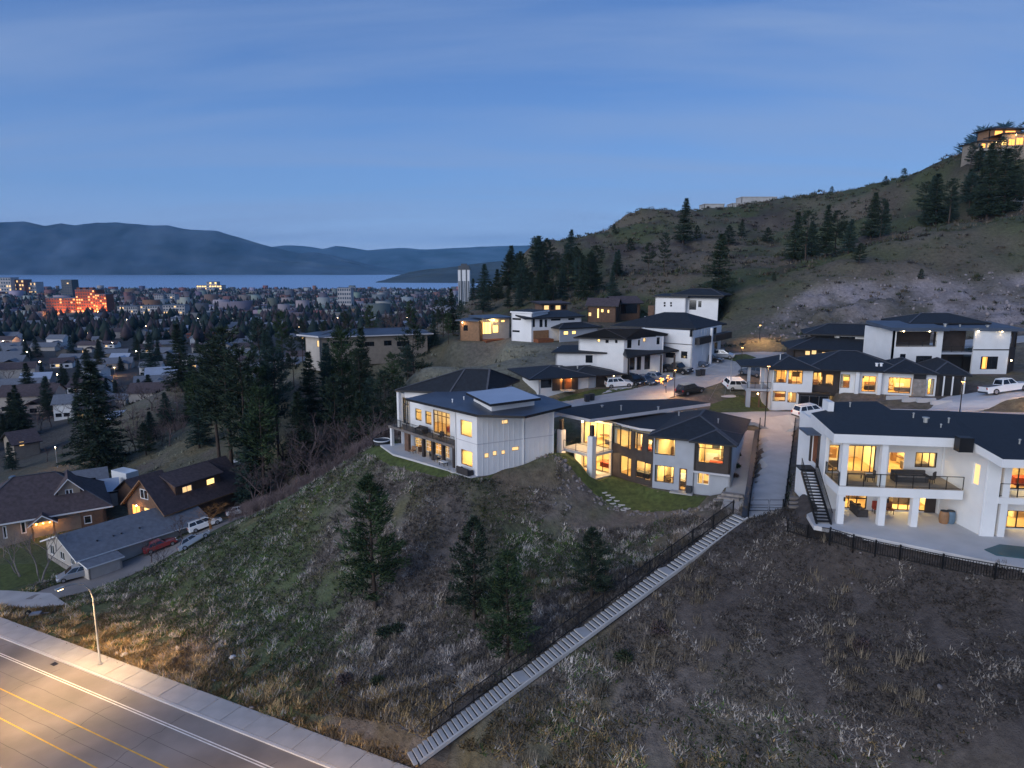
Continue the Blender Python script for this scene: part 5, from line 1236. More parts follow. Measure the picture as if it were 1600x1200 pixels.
# white two storey house with hip roof and covered porch
Y0, Y1 = 122, 119
f = FQ(868, 590, 944, 588, Y0, 121.2); zb_ = zq(905, 552, 121.5); z = 23.0
r = simple_house('porch_house', 'white two storey house with dark hip roof and long covered front porch', f, 9, z, zb_, [(915, 555, 926, 567, DG, 2)], 'white_stucco', 'none')
mb = MB(); mb.slab([f.pt(-.8, zb_ + .25, .7), f.pt(f.L + .4, zb_ + .25, .7), f.pt(f.L + .4, zb_ + .9, -5), f.pt(1.0, zb_ + .9, -5)], .25, 0, 1); mb.build('roof', ['shingle', 'black_trim'], r)
u_ = Fac(f.pt(f.sz(904, 545)[0], 0, -1.0), Q(974, 570, 119.5)[:2]); v_ = Fac(u_.p1, Q(1036, 560, 124)[:2]); zt2 = zq(960, 529, 120)
uo = [u_.px(933.5, 529.5, 937.5, 534), u_.px(946, 531, 951, 536), u_.px(961, 531, 965, 536)]
mb = MB(); wall(mb, u_, z, zt2, uo); mb.build('wall', 'white_stucco', r)
for o, p_ in zip(uo, (LW, DG, DG)): window(r, u_, o, p_, fw=.05)
vo = [v_.px(980, 531, 987, 544), v_.px(997, 531, 1000, 540), v_.px(1005, 528, 1009, 534), v_.px(1026, 527, 1031, 538)]; vl = [v_.px(984, 556, 992, 578), v_.px(995, 555, 1002, 578), v_.px(1007, 553, 1016, 577)]
mb = MB(); wall(mb, v_, z, zt2, vo + vl); mb.build('wall', 'white_stucco', r)
for i, o in enumerate(vo + vl): window(r, v_, o, LS if i == 2 else DG, fw=.06)
bk = Fac(v_.p1, u_.pt(0, 0, -8)); mb = MB(); wall(mb, bk, z, zt2, ()); mb.build('wall', 'white_stucco', r); mb = MB(); wall(mb, Fac(u_.pt(0, 0, -8), u_.p0), z, zt2, ()); mb.build('wall', 'white_stucco', r)
e = [(*G(896, 527, zt2 + .1), zt2 + .1), (*G(978, 529.5, zt2 + .1), zt2 + .1), (*G(1045, 522, zt2 + .1), zt2 + .1), (*G(985, 514.5, zt2 + .1), zt2 + .1)]
ra, rb = (*G(945, 513.5, zt2 + 2.0), zt2 + 2.0), (*G(1000, 513, zt2 + 2.0), zt2 + 2.0)
mb = MB(); mb.face([e[0], e[1], ra]); mb.face([e[1], e[2], rb, ra]); mb.face([e[2], e[3], rb]); mb.face([e[3], e[0], ra, rb])
for i in range(4): a, b = e[i], e[(i + 1) % 4]; mb.face([a, (*a[:2], a[2] - .25), (*b[:2], b[2] - .25), b], 1)
mb.face([(*p[:2], p[2] - .25) for p in e[::-1]], 1); rf = mb.build('roof', ['shingle', 'black_trim'], r)
cb = MB(); [cb.beam(Vector(a) + Vector((0, 0, .02)), Vector(b) + Vector((0, 0, .02)), .25, .07) for a, b in ((e[0], ra), (e[1], ra), (ra, rb), (e[2], rb), (e[3], rb))]; cb.build('ridge_cap', 'ridge_cap', rf)
zp = zq(1000, 553, 119); mb = MB(); mb.slab([(*G(970, 550, zp), zp), (*G(980, 557, zp), zp - .1), (*G(1062, 546, zp), zp - .1), (*G(1042, 538, zp + .6), zp + .6), v_.pt(.2, zp + .8, .02)], .25, 0, 1); mb.build('porch_roof', ['shingle', 'black_trim'], r)
for u in (983, 1034, 1055): q_ = G(u, 555, zp - .3); bx(r, 'post', 'black_trim' if u < 1000 else 'dark_siding', (q_[0], q_[1] + .4, (z + zp) / 2 - .1), (.3, .3, zp - z - .3))
lamp_point(r, v_.pt(v_.L * .75, z + 1.2, 1.0), 4, (1, .8, .55))

# broad hip roofed house with balconies
Y0 = 128; f = FQ(1000, 575, 1080, 578, 130, 124); g = Fac(f.p1, Q(1125, 560, 136)[:2]); z = 24.4; zt_ = zq(1080, 516, 125)
r = simple_house('balcony_house', 'broad white house under a wide dark hip roof with dark corner balconies', f, 12, z, zt_, [(1040, 551, 1055, 559, DG), (1064, 549, 1074, 560, DG)], 'white_stucco', 'none')
go = [g.px(1079, 514, 1084, 526), g.px(1087, 514, 1091, 527), g.px(1092.5, 514, 1096, 527), g.px(1098, 514, 1101, 526), g.px(1103, 514, 1106, 525), g.px(1112, 512, 1120, 524)]; gl = [g.px(1084, 541, 1098, 556), g.px(1116, 535, 1121, 552)]
mb = MB(); wall(mb, g, z, zt_, go + gl); mb.build('wall', 'white_stucco', r)
for o in go + gl: window(r, g, o, DG, fw=.05)
a0 = g.sz(1086, 530)[0]
for i, (u0, u1, oo) in enumerate(((1086, 1104, 0.9), (1108, 1133, 1.3))):
    A, B = g.sz(u0, 530)[0], g.sz(u1, 530)[0]; zc_ = zq(1095, 533, 128) - .2; bx(r, 'balcony', 'black_trim', g.pt((A + B) / 2, zc_ + .5, oo / 2), (B - A, oo, 1.25), g.yaw)
bx(r, 'column', 'white_stucco', g.pt(g.sz(1106, 530)[0], (z + zt_) / 2, .7), (.45, .45, zt_ - z), g.yaw)
bx(r, 'trim', 'black_trim', f.pt(f.L / 2, zq(1040, 536, 127), .02), (f.L, .05, .12), f.yaw)
zr = zt_ + .1; e = [(*G(952, 509, zr), zr), (*G(1088, 513.5, zr), zr), (*G(1136, 505.5, zr), zr), (*G(1040, 495, zr), zr)]
ra, rb = (*G(1038, 487.5, zr + 2.6), zr + 2.6), (*G(1070, 488, zr + 2.6), zr + 2.6)
mb = MB(); mb.face([e[0], e[1], ra]); mb.face([e[1], e[2], rb]); mb.face([e[1], rb, ra]); mb.face([e[2], e[3], rb]); mb.face([e[3], e[0], ra, rb])
for i in range(4): a, b = e[i], e[(i + 1) % 4]; mb.face([a, (*a[:2], a[2] - .25), (*b[:2], b[2] - .25), b], 1)
mb.face([(*p[:2], p[2] - .25) for p in e[::-1]], 1); mb.build('roof', ['shingle', 'black_trim'], r)
vents(r, [(*G(1008, 498, zr + 1.2), zr + 1.2, .5, .1)], 'metal_grey')

# stepped white house with narrow windows
f = FQ(799, 531, 831, 536, 153, 150); g = FQ(830, 530, 908, 527, 150, 156); z = 26.8; zt_ = zq(815, 490, 151)
r = simple_house('stepped_white_house', 'stepped white house with narrow dark windows and flat dark roof', f, 7, z, zt_, [(800, 497, 814, 500, DG), (800, 516, 812, 519, DG)], 'white_panel', 'flat', .1, .2, edge='white_panel')
zg = zq(870, 497, 153); ops = [g.px(832, 498, 836, 511), g.px(843, 499, 848, 511), g.px(851, 499, 855, 511), g.px(861, 498, 876, 501), g.px(888, 497, 898, 500)]
mb = MB(); wall(mb, g, z - 2.6, zg, ops); mb.build('wall', 'white_panel', r); [window(r, g, o, DG, fw=.05) for o in ops]
mb = MB(); wall(mb, Fac(g.p1, g.pt(g.L, 0, -7)), z - 2.6, zg, ()); mb.build('wall', 'white_panel', r)
mb = MB(); mb.slab([g.pt(-2, zg + .3, .8), g.pt(g.L + .5, zg + .3, .8), g.pt(g.L + .5, zg + 1.2, -7), g.pt(-2, zg + 1.2, -7)], .3, 0, 1); mb.build('roof', ['shingle', 'black_trim'], r)
k = Fac(g.pt(g.sz(864, 525)[0], 0, 3), g.pt(g.L + 2.5, 0, 3)); zk = zq(890, 519, 146); ko = [k.px(881, 517.5, 888, 523), k.px(894, 517, 900, 522)]
mb = MB(); wall(mb, k, z - 2.6, zk + .4, ko); mb.build('wall', 'grey_stucco', r); [window(r, k, o, LW, fw=.05) for o in ko]
mb = MB(); wall(mb, k.side(5), z - 2.6, zk + .4, ()); mb.build('wall', 'grey_stucco', r)
hip_roof(r, k, 5, zk + .5, .9, .6); a, b = g.sz(833, 525)[0], g.sz(857, 525)[0]; bx(r, 'deck', 'rust', g.pt((a + b) / 2, z - .4, 1.2), (b - a, 2.2, 1.7), g.yaw); bx(r, 'carport_wall', 'wood_warm', g.pt((a + b) / 2, z + 1.3, .05), (b - a, .1, 1.8), g.yaw)

# timber house with lit terrace
f = FQ(719, 534, 750, 533, 163, 161); z = 25.6; zt_ = zq(735, 502, 162)
r = simple_house('timber_house', 'timber house with brightly lit yellow terrace and rust coloured skirting', f, 7, z, zt_, [(724, 508, 731, 517, DG)], 'wood_warm', 'none')
g = Fac(f.pt(f.L, 0, -1.5), Q(796, 525, 166)[:2]); go = [g.px(770, 508, 779, 520), g.px(752, 503, 768, 522), g.px(772, 500, 779, 503.5), g.px(783, 500, 789, 503.5)]
mb = MB(); wall(mb, g, z - 2.6, zt_ + .5, go); mb.build('wall', 'beige', r); window(r, g, go[0], LW); window(r, g, go[1], LW, nx=3); window(r, g, go[2], LW); window(r, g, go[3], LW)
mb = MB(); wall(mb, g.side(6), z - 2.6, zt_ + .5, ()); mb.build('wall', 'grey_stucco', r)
mb = MB(); mb.slab([f.pt(-.8, zt_ + .3, .8), f.pt(f.L, zt_ + .3, .8), f.pt(f.L, zt_ + .4, -7.5), f.pt(-.8, zt_ + .4, -7.5)], .25); mb.build('roof', ['membrane'], r)
mb = MB(); mb.slab([g.pt(-.6, zt_ + .9, 2.2), g.pt(g.L + .4, zt_ + .8, 1.2), g.pt(g.L + .4, zt_ + 1.0, -6.5), g.pt(-.6, zt_ + 1.0, -6.5)], .25); mb.build('roof', ['membrane'], r)
mb = MB(); mb.slab([g.pt(-.4, z + .2, 2.6), g.pt(g.L - 2, z + .2, 2.2), g.pt(g.L - 2, z + .2, 0), g.pt(-.4, z + .2, 0)], 2.4); mb.build('deck', 'rust', r)
lamp_point(r, f.pt(.9, zt_ - .3, .5), 40, (1, .6, .22)); lamp_point(r, g.pt(g.L * .35, zt_ + .3, .9), 130, (1, .68, .26))

# white house high on the bench
f = FQ(1023, 492, 1071, 490, 176, 172); z = 29.0; zt_ = zq(1045, 465, 174)
r = simple_house('white_block_house', 'plain white house with four tiny porthole windows high on the bench', f, 8, z, zt_ , [(1037, 472, 1040, 475, DG), (1037, 476, 1040, 479, DG), (1047, 472, 1050, 475, DG), (1047, 476, 1050, 479, DG)], 'white_panel', 'flat', .3, .6)
g = Fac(f.pt(f.L, 0, -1.5), f.pt(f.L + 7.5, 0, -2.0)); go = [g.px(1077, 469, 1088, 484, ), g.px(1091, 470, 1096, 480)]
mb = MB(); wall(mb, g, z - 2.6, zt_, go); mb.build('wall', 'white_panel', r); [window(r, g, o, DG, fw=.06) for o in go]
hip_roof(r, Fac(f.pt(f.L * .5, 0, -3), f.pt(f.L + 8, 0, -3)), 7, zt_ + .7, 1.5, .7); mb = MB(); mb.slab([g.pt(-.5, zt_ + .3, 1), g.pt(g.L + 1, zt_ + .3, 1), g.pt(g.L + 1, zt_ + .5, -6), g.pt(-.5, zt_ + .5, -6)], .3); mb.build('roof', 'shingle', r)
bx(r, 'side_wall', 'wood_brown', f.pt(-1.2, z + 2.0, -2), (1.6, 3, 4), f.yaw)

# brown house with bright lamps and its pavilion
f = FQ(918, 505, 962, 502, 182, 180); z = 28.4; zt_ = zq(940, 476, 181)
r = simple_house('brown_house', 'brown timbered house with several bright window lights on the bench', f, 8, z, zt_, [(919, 488, 924, 494, LS), (933, 482, 936, 497, LW), (939, 483, 943, 488, LW), (949, 484, 952, 489, LW)], 'wood_brown', 'gable', 1.6, .7, rmat='shingle_brown')
f = FQ(963, 492, 1000, 488, 186, 188); simple_house('carport_house', 'dark open fronted brown house beside the brightly lit brown one', f, 8, 28.6, zq(980, 472, 187), [(970, 475, 996, 490, DG, 3)], 'wood_brown', 'gable', 1.5, .8, rmat='shingle_brown')
f = FQ(848, 487, 886, 484, 176, 178); simple_house('pavilion_house', 'small timber framed pavilion with orange interior behind the stepped white house', f, 6, 29.0, zq(868, 476, 177), [(850, 477, 858, 484, LS), (860, 477, 866, 484, DG), (868, 477, 876, 484, LS), (878, 477, 885, 484, DG)], 'wood_brown', 'flat', .3, .9, rmat='shingle_brown')

# long low house among the pines
f = FQ(478, 549, 500, 552, 160, 157); z = 23.0; zt_ = zq(490, 526, 158)
r = simple_house('long_low_house', 'long low pale house among the pines with wide flat eaves', f, 9, z, zt_, [(495, 532, 499, 542, LS)], 'beige', 'flat', .3, 1.4, 19.0, rmat='membrane', edge='pale_fascia')
g = Fac(f.pt(f.L, 0, -.5), Q(668, 546, 166)[:2]); go = [g.px(520, 533, 545, 541), g.px(570, 534, 585, 541), g.px(600, 532, 612, 540), g.px(620, 533, 640, 541)]
mb = MB(); wall(mb, g, z - 3, zt_, go); mb.build('wall', 'tan_siding', r); [window(r, g, o, DG, nx=2) for o in go]
hip_roof(r, g, 8, zt_ + .1, 1.2, 1.3, .25, 'membrane', 'pale_fascia')

# lit villa on the hill top
Yh = 268; f = FQ(1526, 240, 1562, 240, Yh); z = zq(1540, 250, Yh); zt_ = zq(1540, 221, Yh)
r = simple_house('hilltop_villa', 'two storey villa with glowing balconies on the very top of the hill', f, 9, z, zt_, [(1525, 224, 1532, 231, DG), (1534, 224, 1540, 231, LO), (1543, 224, 1554, 231, LS, 2), (1524, 236, 1530, 246, DG), (1534, 236, 1540, 246, DG), (1544, 236, 1550, 246, DG)], 'tan_siding', 'hip', 1.2, 1.0, z - 1.5)
g = Fac(f.pt(f.L - .5, 0, 1), f.pt(f.L + 16, 0, 2)); zg = zt_ + 2.6; go = [g.px(1565, 219, 1573, 227, ), g.px(1576, 217, 1586, 227), g.px(1588, 215, 1599, 226)]
mb = MB(); wall(mb, g, z - 2, zg, go); mb.build('wall', 'tan_siding', r); [window(r, g, o, LO if i else LW, nx=2) for i, o in enumerate(go)]
hip_roof(r, g, 9, zg, 1.2, 1.0); bx(r, 'balcony', 'beige', f.pt(f.L / 2, (z + zt_) / 2, 1.0), (f.L + 2, 2, .5), f.yaw); lamp_point(r, g.pt(4, zg - .6, 1.6), 160, (1, .5, .14)); lamp_point(r, g.pt(9, zg - .6, 1.6), 160, (1, .5, .14)); lamp_point(r, f.pt(6, zt_ - .5, 1.3), 50, (1, .5, .14))
h_ = Fac(f.pt(8, 0, -6), f.pt(20, 0, -6)); box_walls(r, h_, 7, zt_, zg + 3, {'front': [(2, 5, zg + .6, zg + 2.4), (6, 10, zg + .6, zg + 2.4)]}, 'wood_warm'); [window(r, h_, o, LO) for o in ((2, 5, zg + .6, zg + 2.4), (6, 10, zg + .6, zg + 2.4))]; hip_roof(r, h_, 7, zg + 3, 1.4, 1.5)
# concrete shells under construction on the ridge
for (u0, u1, v0, v1, Y, lab) in ((1100, 1131, 323, 334, 385, 'low bare concrete building on the bare ridge top'), (1144, 1158, 322, 333, 390, 'small bare concrete building between the two larger ridge top ones'), (1158, 1213, 312, 328, 395, 'long bare concrete building shell on the ridge beside red soil')):
    f = FQ(u0, v1, u1, v1, Y); z = zq(u0, v1 - 3, Y); zt_ = zq(u0, v0 - 4, Y); L_ = f.L
    r = thing('concrete_shell', (*f.pt(L_ / 2, 0, -5)[:2], z), lab, 'building')
    op = [(L_ * .12, L_ * .25, z + 1, z + 3), (L_ * .55, L_ * .64, z + 1, z + 2.6)] if L_ > 8 else []
    box_walls(r, f, 10, z - 3, zt_, {'front': op}, 'concrete', 0.3); mb = MB(); mb.slab([f.pt(-.3, zt_ + .25, .3), f.pt(L_ + .3, zt_ + .25, .3), f.pt(L_ + .3, zt_ + .25, -10.3), f.pt(-.3, zt_ + .25, -10.3)], .3); mb.build('roof', 'concrete', r)
# house at the edge of the upper road
f = FQ(1588, 315, 1640, 308, 232, 236); z = zq(1595, 325, 232); r = simple_house('red_roof_house', 'white house with dark red roof above the curved upper road', f, 9, z, zq(1595, 305, 232), [(1592, 307, 1598, 314, DG)], 'white_stucco', 'gable', 2.0, 1.0, z - 2, rmat='rust')

# ================================================================== houses at the foot of the slope
def hit(u, v, y0=30.0, y1=3000.0):
    """where a pixel's ray meets the ground"""
    x, y, d = ray(u, v); ys = y0 * (y1 / y0) ** np.linspace(0, 1, 500); t = ys / y
    h = height(x * t, ys); zr = HC + d * t; k = np.where(zr <= h)[0]
    if not len(k): return (x * t[-1], ys[-1], float(h[-1]))
    i = k[0]
    if i == 0: return (x * t[0], ys[0], float(h[0]))
    a, b = zr[i - 1] - h[i - 1], zr[i] - h[i]; w = a / (a - b); Y = ys[i - 1] * (1 - w) + ys[i] * w
    return (x * Y / y, Y, hz(x * Y / y, Y))

# brown craftsman house
f = Fac(G(-60, 826, 4.0), G(165, 789, 4.0)); zb_ = 0.3
r = thing('craftsman_house', (*f.pt(f.L / 2, 0, -6)[:2], zb_), 'brown shingled craftsman house with big hip roof and glowing orange porch', 'house')
ops = [f.px(4, 822, 11, 842), f.px(32, 815, 41, 834)]; ops = [(o[0], o[1], max(o[2], 1.0), min(o[3], 3.6)) for o in ops]
F_ = box_walls(r, f, 13, zb_ - .5, 4.0, {'front': ops}, 'tan_siding'); [window(r, f, o, DG, 'white_trim', fw=.16) for o in ops]
hip_roof(r, f, 13, 4.0, 5.2, 1.0, .25, 'shingle_brown', 'white_trim')
d_ = Fac(f.pt(f.sz(92, 790)[0], 0, -2.2), f.pt(f.sz(128, 790)[0], 0, -2.2)); dw = (d_.L * .32, d_.L * .68, 6.0, 7.0)
mb = MB(); wall(mb, d_, 4.6, 7.2, [dw]); mb.build('dormer_wall', 'tan_siding', r); window(r, d_, dw, DG, 'white_trim', 2, (), .14)
gable_roof(r, d_, 5.5, 7.2, 1.7, .5, .2, 'shingle_brown', 'white_trim', False, 'dormer_roof', 'tan_siding')
e_ = Fac(f.pt(f.sz(48, 815)[0], 0, 1.6), f.pt(f.sz(86, 812)[0], 0, 1.6)); gable_roof(r, e_, 4, 3.4, 1.2, .4, .2, 'shingle_brown', 'white_trim', False, 'porch_roof', 'tan_siding')
for a in (.15, e_.L - .15): bx(r, 'post', 'wood_warm', e_.pt(a, 1.9, -.2), (.25, .25, 3.0), e_.yaw)
for a in (.7, e_.L / 2, e_.L - .7): lamp_point(r, e_.pt(a, 2.9, -.9), 45, (1, .42, .1), name='porch_light', bulb='bulb_orange')
b_ = Fac(f.pt(f.sz(125, 800)[0], 0, .9), f.pt(f.sz(160, 795)[0], 0, .9)); mb = MB(); wall(mb, b_, zb_, 3.6, [(.4, 1.5, 1.6, 3.0)]); mb.build('wall', 'wood_brown', r); window(r, b_, (.4, 1.5, 1.6, 3.0), DG, 'white_trim', fw=.14)
# long grey roofed bungalow
zr_, ze = 5.0, 3.0
A = G(118, 874, ze); B = G(262, 829, ze); f = Fac(A, B); rl = np.array(G(92, 815.5, zr_)); rr = np.array(G(312, 787, zr_))
dep = -float(np.dot(rl - f.p0, f.n)) * 2
f = Fac(f.pt(.6, 0, -.6), f.pt(f.L + 6.5, 0, -.6)); W_ = min(max(dep - 1.2, 8), 11)
r = thing('bungalow', (*f.pt(f.L / 2, 0, -W_ / 2)[:2], 0.4), 'long bungalow with pale grey shingle roof and white gable beside the lane', 'house')
ops = [f.px(147, 856, 157, 863), f.px(171, 848, 178, 857), f.px(197, 842, 204, 850), f.px(222, 836, 228, 843)]; ops = [(o[0], o[1], max(o[2], 1.2), min(o[3], 2.7)) for o in ops]
lf_ = f.lside(W_); lo_ = [(W_ * .1, W_ * .24, .9, 2.5), (W_ * .42, W_ * .56, 1.0, 2.3), (W_ * .74, W_ * .86, 1.1, 2.2)]
box_walls(r, f, W_, -.2, ze - .1, {'front': ops, 'left': lo_}, 'beige'); [window(r, f, o, DG, 'white_trim', 2, fw=.1) for o in ops]; [window(r, lf_, o, DG, 'white_trim', 2, fw=.1) for o in lo_]
gable_roof(r, f, W_, ze - .1, 2.1, .6, .2, 'shingle_grey', 'white_trim', True, 'roof', 'beige'); vents(r, [(*f.pt(f.L * t, 0, -2)[:2], ze + .5, .35, .09) for t in (.18, .3, .36, .5)], 'plastic_dark')
for i in range(6): bx(r, 'stone', 'stone', lf_.pt(W_ * (i + .5) / 6, .25, .06), (W_ / 6 - .06, .16, .9), lf_.yaw)
gfac = Fac(f.pt(.1, 0, 2.6), f.pt(4.5, 0, 2.6)); box_walls(r, gfac, 2.6, -.2, 1.9, {}, 'beige'); mb = MB(); mb.slab([gfac.pt(-.3, 2.15, .3), gfac.pt(gfac.L + .3, 2.15, .3), gfac.pt(gfac.L + .3, 2.5, -2.6), gfac.pt(-.3, 2.5, -2.6)], .2, 0, 1); mb.build('annex_roof', ['shingle_grey', 'white_trim'], r)
# steep gabled brown house
f = Fac(G(198, 781, 5), G(258, 797, 5)); W_ = 15.0
r = thing('steep_gabled_house', (*f.pt(f.L / 2, 0, -W_ / 2)[:2], 1.6), 'dark brown steep gabled house with glowing gable front and long shed dormer', 'house')
go = [(1.2, 3.4, 2.4, 4.5), (4.4, 6.4, 2.4, 4.5), (7.2, 8.6, 2.4, 4.5)]
box_walls(r, f, W_, 1.2, 5.0, {'front': go}, 'wood_brown'); [window(r, f, o, LO if i != 1 else LW, 'wood_warm', 2) for i, o in enumerate(go)]
gable_roof(r, f, W_, 5.0, 4.4, .7, .2, 'shingle_brown', 'wood_warm', False, 'roof', 'wood_brown')
window(r, f, (f.L * .4, f.L * .6, 6.0, 7.6), DG, 'white_trim', 2, (), .1, -.06); lamp_point(r, f.pt(f.L * .35, 4.8, .6), 40, (1, .4, .1)); lamp_point(r, f.pt(f.L * .75, 4.8, .6), 40, (1, .5, .15))
sd = Fac(f.pt(f.L - 1.4, 0, -3), f.pt(f.L - 1.4, 0, -11.5)); so = [(1.2, 3.0, 6.0, 7.3), (5.8, 7.4, 6.0, 7.3)]
mb = MB(); wall(mb, sd, 5.2, 7.7, so); mb.build('dormer_wall', 'wood_brown', r); window(r, sd, so[0], LS, 'white_trim', 2, fw=.1); window(r, sd, so[1], LW, 'white_trim', fw=.1)
mb = MB(); mb.slab([sd.pt(-.4, 7.9, .5), sd.pt(sd.L + .4, 7.9, .5), sd.pt(sd.L + .4, 9.3, -3.5), sd.pt(-.4, 9.3, -3.5)], .2); mb.build('dormer_roof', 'shingle_brown', r)
for s_ in (0, sd.L): mb = MB(); a, b, c = sd.pt(s_, 5.4, 0), sd.pt(s_, 7.7, 0), sd.pt(s_, 9.1, -3.4); mb.face([a, b, c]); mb.build('dormer_cheek', 'wood_brown', r)
f2 = Fac(f.pt(-9, 0, -3.5), f.pt(-1.5, 0, -3.5)); simple_house('small_brown_cabin', 'small brown gabled cabin left of the steep gabled house', f2, 6, 1.2, 4.2, [], 'wood_brown', 'gable_front', 2.6, .5, rmat='shingle_brown')
f3 = Fac(Q(96, 763, 122)[:2], Q(168, 758, 126)[:2]); simple_house('workshop', 'low workshop with pale flat roof behind the craftsman house', f3, 7, .4, zq(130, 752, 124), [(139, 747, 150, 757, DG)], 'beige', 'gable', 1.4, .4, rmat='shingle_grey')
f4 = Fac(Q(124, 786, 112)[:2], Q(186, 782, 115)[:2]); simple_house('flat_garage', 'flat roofed pale garage between the two brown houses', f4, 8, .6, zq(150, 775, 113), [], 'beige', 'flat', .1, .3, rmat='metal_pale')
f5 = Fac(Q(172, 668, 178)[:2], Q(212, 655, 182)[:2]); simple_house('metal_roof_shed', 'long shed with pale metal roof below the rocky spur', f5, 8, -4, zq(190, 652, 180), [], 'beige', 'gable', 1.2, .4, rmat='metal_pale')
f6 = Fac(Q(22, 700, 160)[:2], Q(62, 694, 164)[:2]); simple_house('dark_bungalow', 'dark roofed bungalow in the shade of the tall spruce', f6, 9, -3, zq(40, 690, 162), [(30, 690, 38, 697, LS)], 'tan_siding', 'gable', 2.2, .6, rmat='shingle_brown')

# ================================================================== landmark buildings in the valley town
def block(name, label, u0, u1, vt, Y, depth, mat, cols, rows, lit=0.25, pane_lit='lit_window_soft', vb=None, roofmat='membrane', extra=None, cat='building'):
    """town building: walls, flat roof with parapet and each window in view"""
    zb = float(flat_z(Y)) if vb is None else zq(u0, vb, Y); zt = zq(u0, vt, Y); p0, p1 = Q(u0, 500, Y)[:2], Q(u1, 500, Y)[:2]; f = Fac(p0, p1)
    r = thing(name, (*f.pt(f.L / 2, 0, -depth / 2)[:2], zb), label, cat)
    mb = MB()
    for ff in (f, f.side(depth), f.lside(depth), Fac(f.pt(f.L, 0, -depth), f.pt(0, 0, -depth))): mb.face([ff.pt(0, zb - 6), ff.pt(ff.L, zb - 6), ff.pt(ff.L, zt), ff.pt(0, zt)])
    mb.build('wall', mat, r); mb = MB(); mb.slab([f.pt(-.4, zt + .6, .4), f.pt(f.L + .4, zt + .6, .4), f.pt(f.L + .4, zt + .6, -depth - .4), f.pt(-.4, zt + .6, -depth - .4)], .9); mb.build('roof', roofmat, r)
    rs = random.Random(int(u0 * 7 + u1)); cw = f.L / cols; rh = (zt - zb) / rows
    for i in range(cols):
        for j in range(rows):
            bx(r, 'window', pane_lit if rs.random() < lit else 'blue_glass', f.pt(cw * (i + .5), zb + rh * (j + .55), .06), (cw * .62, .12, rh * .5), f.yaw)
    return r, f, zb, zt
M('brick_red', (0.22, 0.07, 0.045), 0.9, 0.2, 0.2); M('pale_block', (0.42, 0.40, 0.40), 0.9, 0.1, 0.1); M('dark_block', (0.07, 0.075, 0.085), 0.6, 0.15, 0.1)
r, f, zb_, zt_ = block('brick_apartments', 'tall red brick apartment block floodlit orange in the valley', 122, 152, 453, 1050, 26, 'brick_red', 8, 9, .35, 'lit_brick')
for k in (.1, .4, .75): bx(r, 'attic', 'brick_red', f.pt(f.L * k, zt_ + 1.5, -8), (5, 8, 4), f.yaw)
for k in (.2, .6, .95): lamp_point(r, f.pt(f.L * k, zb_ + 5, 14), 38000, (1, .28, .07), .8, 'floodlight', bulb='bulb_orange')
r, f, zb_, zt_ = block('brick_tower', 'round shouldered red tower glowing brightest in the floodlit brick group', 152, 169, 460, 1046, 20, 'brick_red', 5, 8, .3, 'lit_brick')
for k in (.2, .8): lamp_point(r, f.pt(f.L * k, zb_ + 5, 14), 45000, (1, .26, .05), .8, 'floodlight', bulb='bulb_orange')
r, f, zb_, zt_ = block('brick_wing', 'lower brick wing with dark upper storeys and orange lit base', 75, 121, 466, 1048, 24, 'brick_red', 11, 6, .1, 'lit_brick')
for k in (.15, .5, .85): lamp_point(r, f.pt(f.L * k, zb_ + 5, 14), 22000, (1, .34, .1), .8, 'floodlight', bulb='bulb_orange')
block('dark_tower', 'dark glass office tower rising behind the floodlit brick group', 102, 118, 437.5, 1500, 24, 'dark_block', 4, 11, .02, roofmat='dark_block')
block('white_apartments', 'long white low apartment block right of the floodlit tower', 185, 216, 479, 1020, 16, 'pale_block', 9, 3, .1)
block('white_apartments', 'white apartment block with blue window strips beside the long white one', 221, 251, 478, 1015, 16, 'pale_block', 8, 4, .12)
block('pale_apartments', 'pale apartment block with brown piers and lit ground floor', 256, 290, 477, 1005, 16, 'pale_block', 8, 4, .3)
block('grey_apartments', 'pair of grey apartment blocks among dark trees', 244, 258, 461, 1500, 20, 'pale_block', 4, 5, .05)
block('grey_apartments', 'slightly taller grey apartment block next to the dark tree group', 261, 276, 460, 1510, 20, 'pale_block', 4, 5, .05)
block('waterfront_hotel', 'bright stepped waterfront hotel with lit gables by the lake', 311, 350, 446, 2700, 40, 'pale_block', 10, 3, .6, 'lit_window')
block('waterfront_hotel_tower', 'lit peaked centre of the waterfront hotel by the lake', 327, 343, 440.5, 2720, 30, 'pale_block', 4, 4, .7, 'lit_window')
block('waterfront_flats', 'broad lit block of flats at the edge of the lake', 0, 24, 434, 2300, 40, 'pale_block', 6, 5, .35)
block('waterfront_flats', 'lower lit flats beside the broad block at the lake edge', 24, 44, 437, 2320, 40, 'brick_red', 5, 4, .4)
block('waterfront_flats', 'long low lit building in line with the lakeside flats', 45, 62, 441, 2340, 40, 'pale_block', 6, 3, .5)
block('white_office', 'white square office block among trees before the lake', 529, 550, 450, 1300, 22, 'pale_block', 6, 5, .08)
block('shop_row', 'low shop building with blue metal roof and lit canopies', 44, 112, 530, 640, 26, 'pale_block', 10, 1, .55, 'lit_window', roofmat='metal_pale')
block('shop_row', 'small lit shop right of the blue roofed shop building', 118, 150, 527, 660, 18, 'brick_red', 5, 1, .5, 'lit_window')
block('school', 'long low red roofed building behind the pines', 290, 330, 522, 640, 22, 'brick_red', 8, 1, .3, 'lit_window', roofmat='brick_red')
r, f, zb_, zt_ = block('residential_tower', 'tall white residential tower with dark crown at the foot of the hill', 716.5, 734.5, 421, 800, 14, 'white_stucco', 6, 1, .0, roofmat='dark_block', cat='tower')
for k in (.28, .72): bx(r, 'pier', 'dark_block', f.pt(f.L * k, (zb_ + zt_) / 2, .1), (1.3, .5, zt_ - zb_), f.yaw)
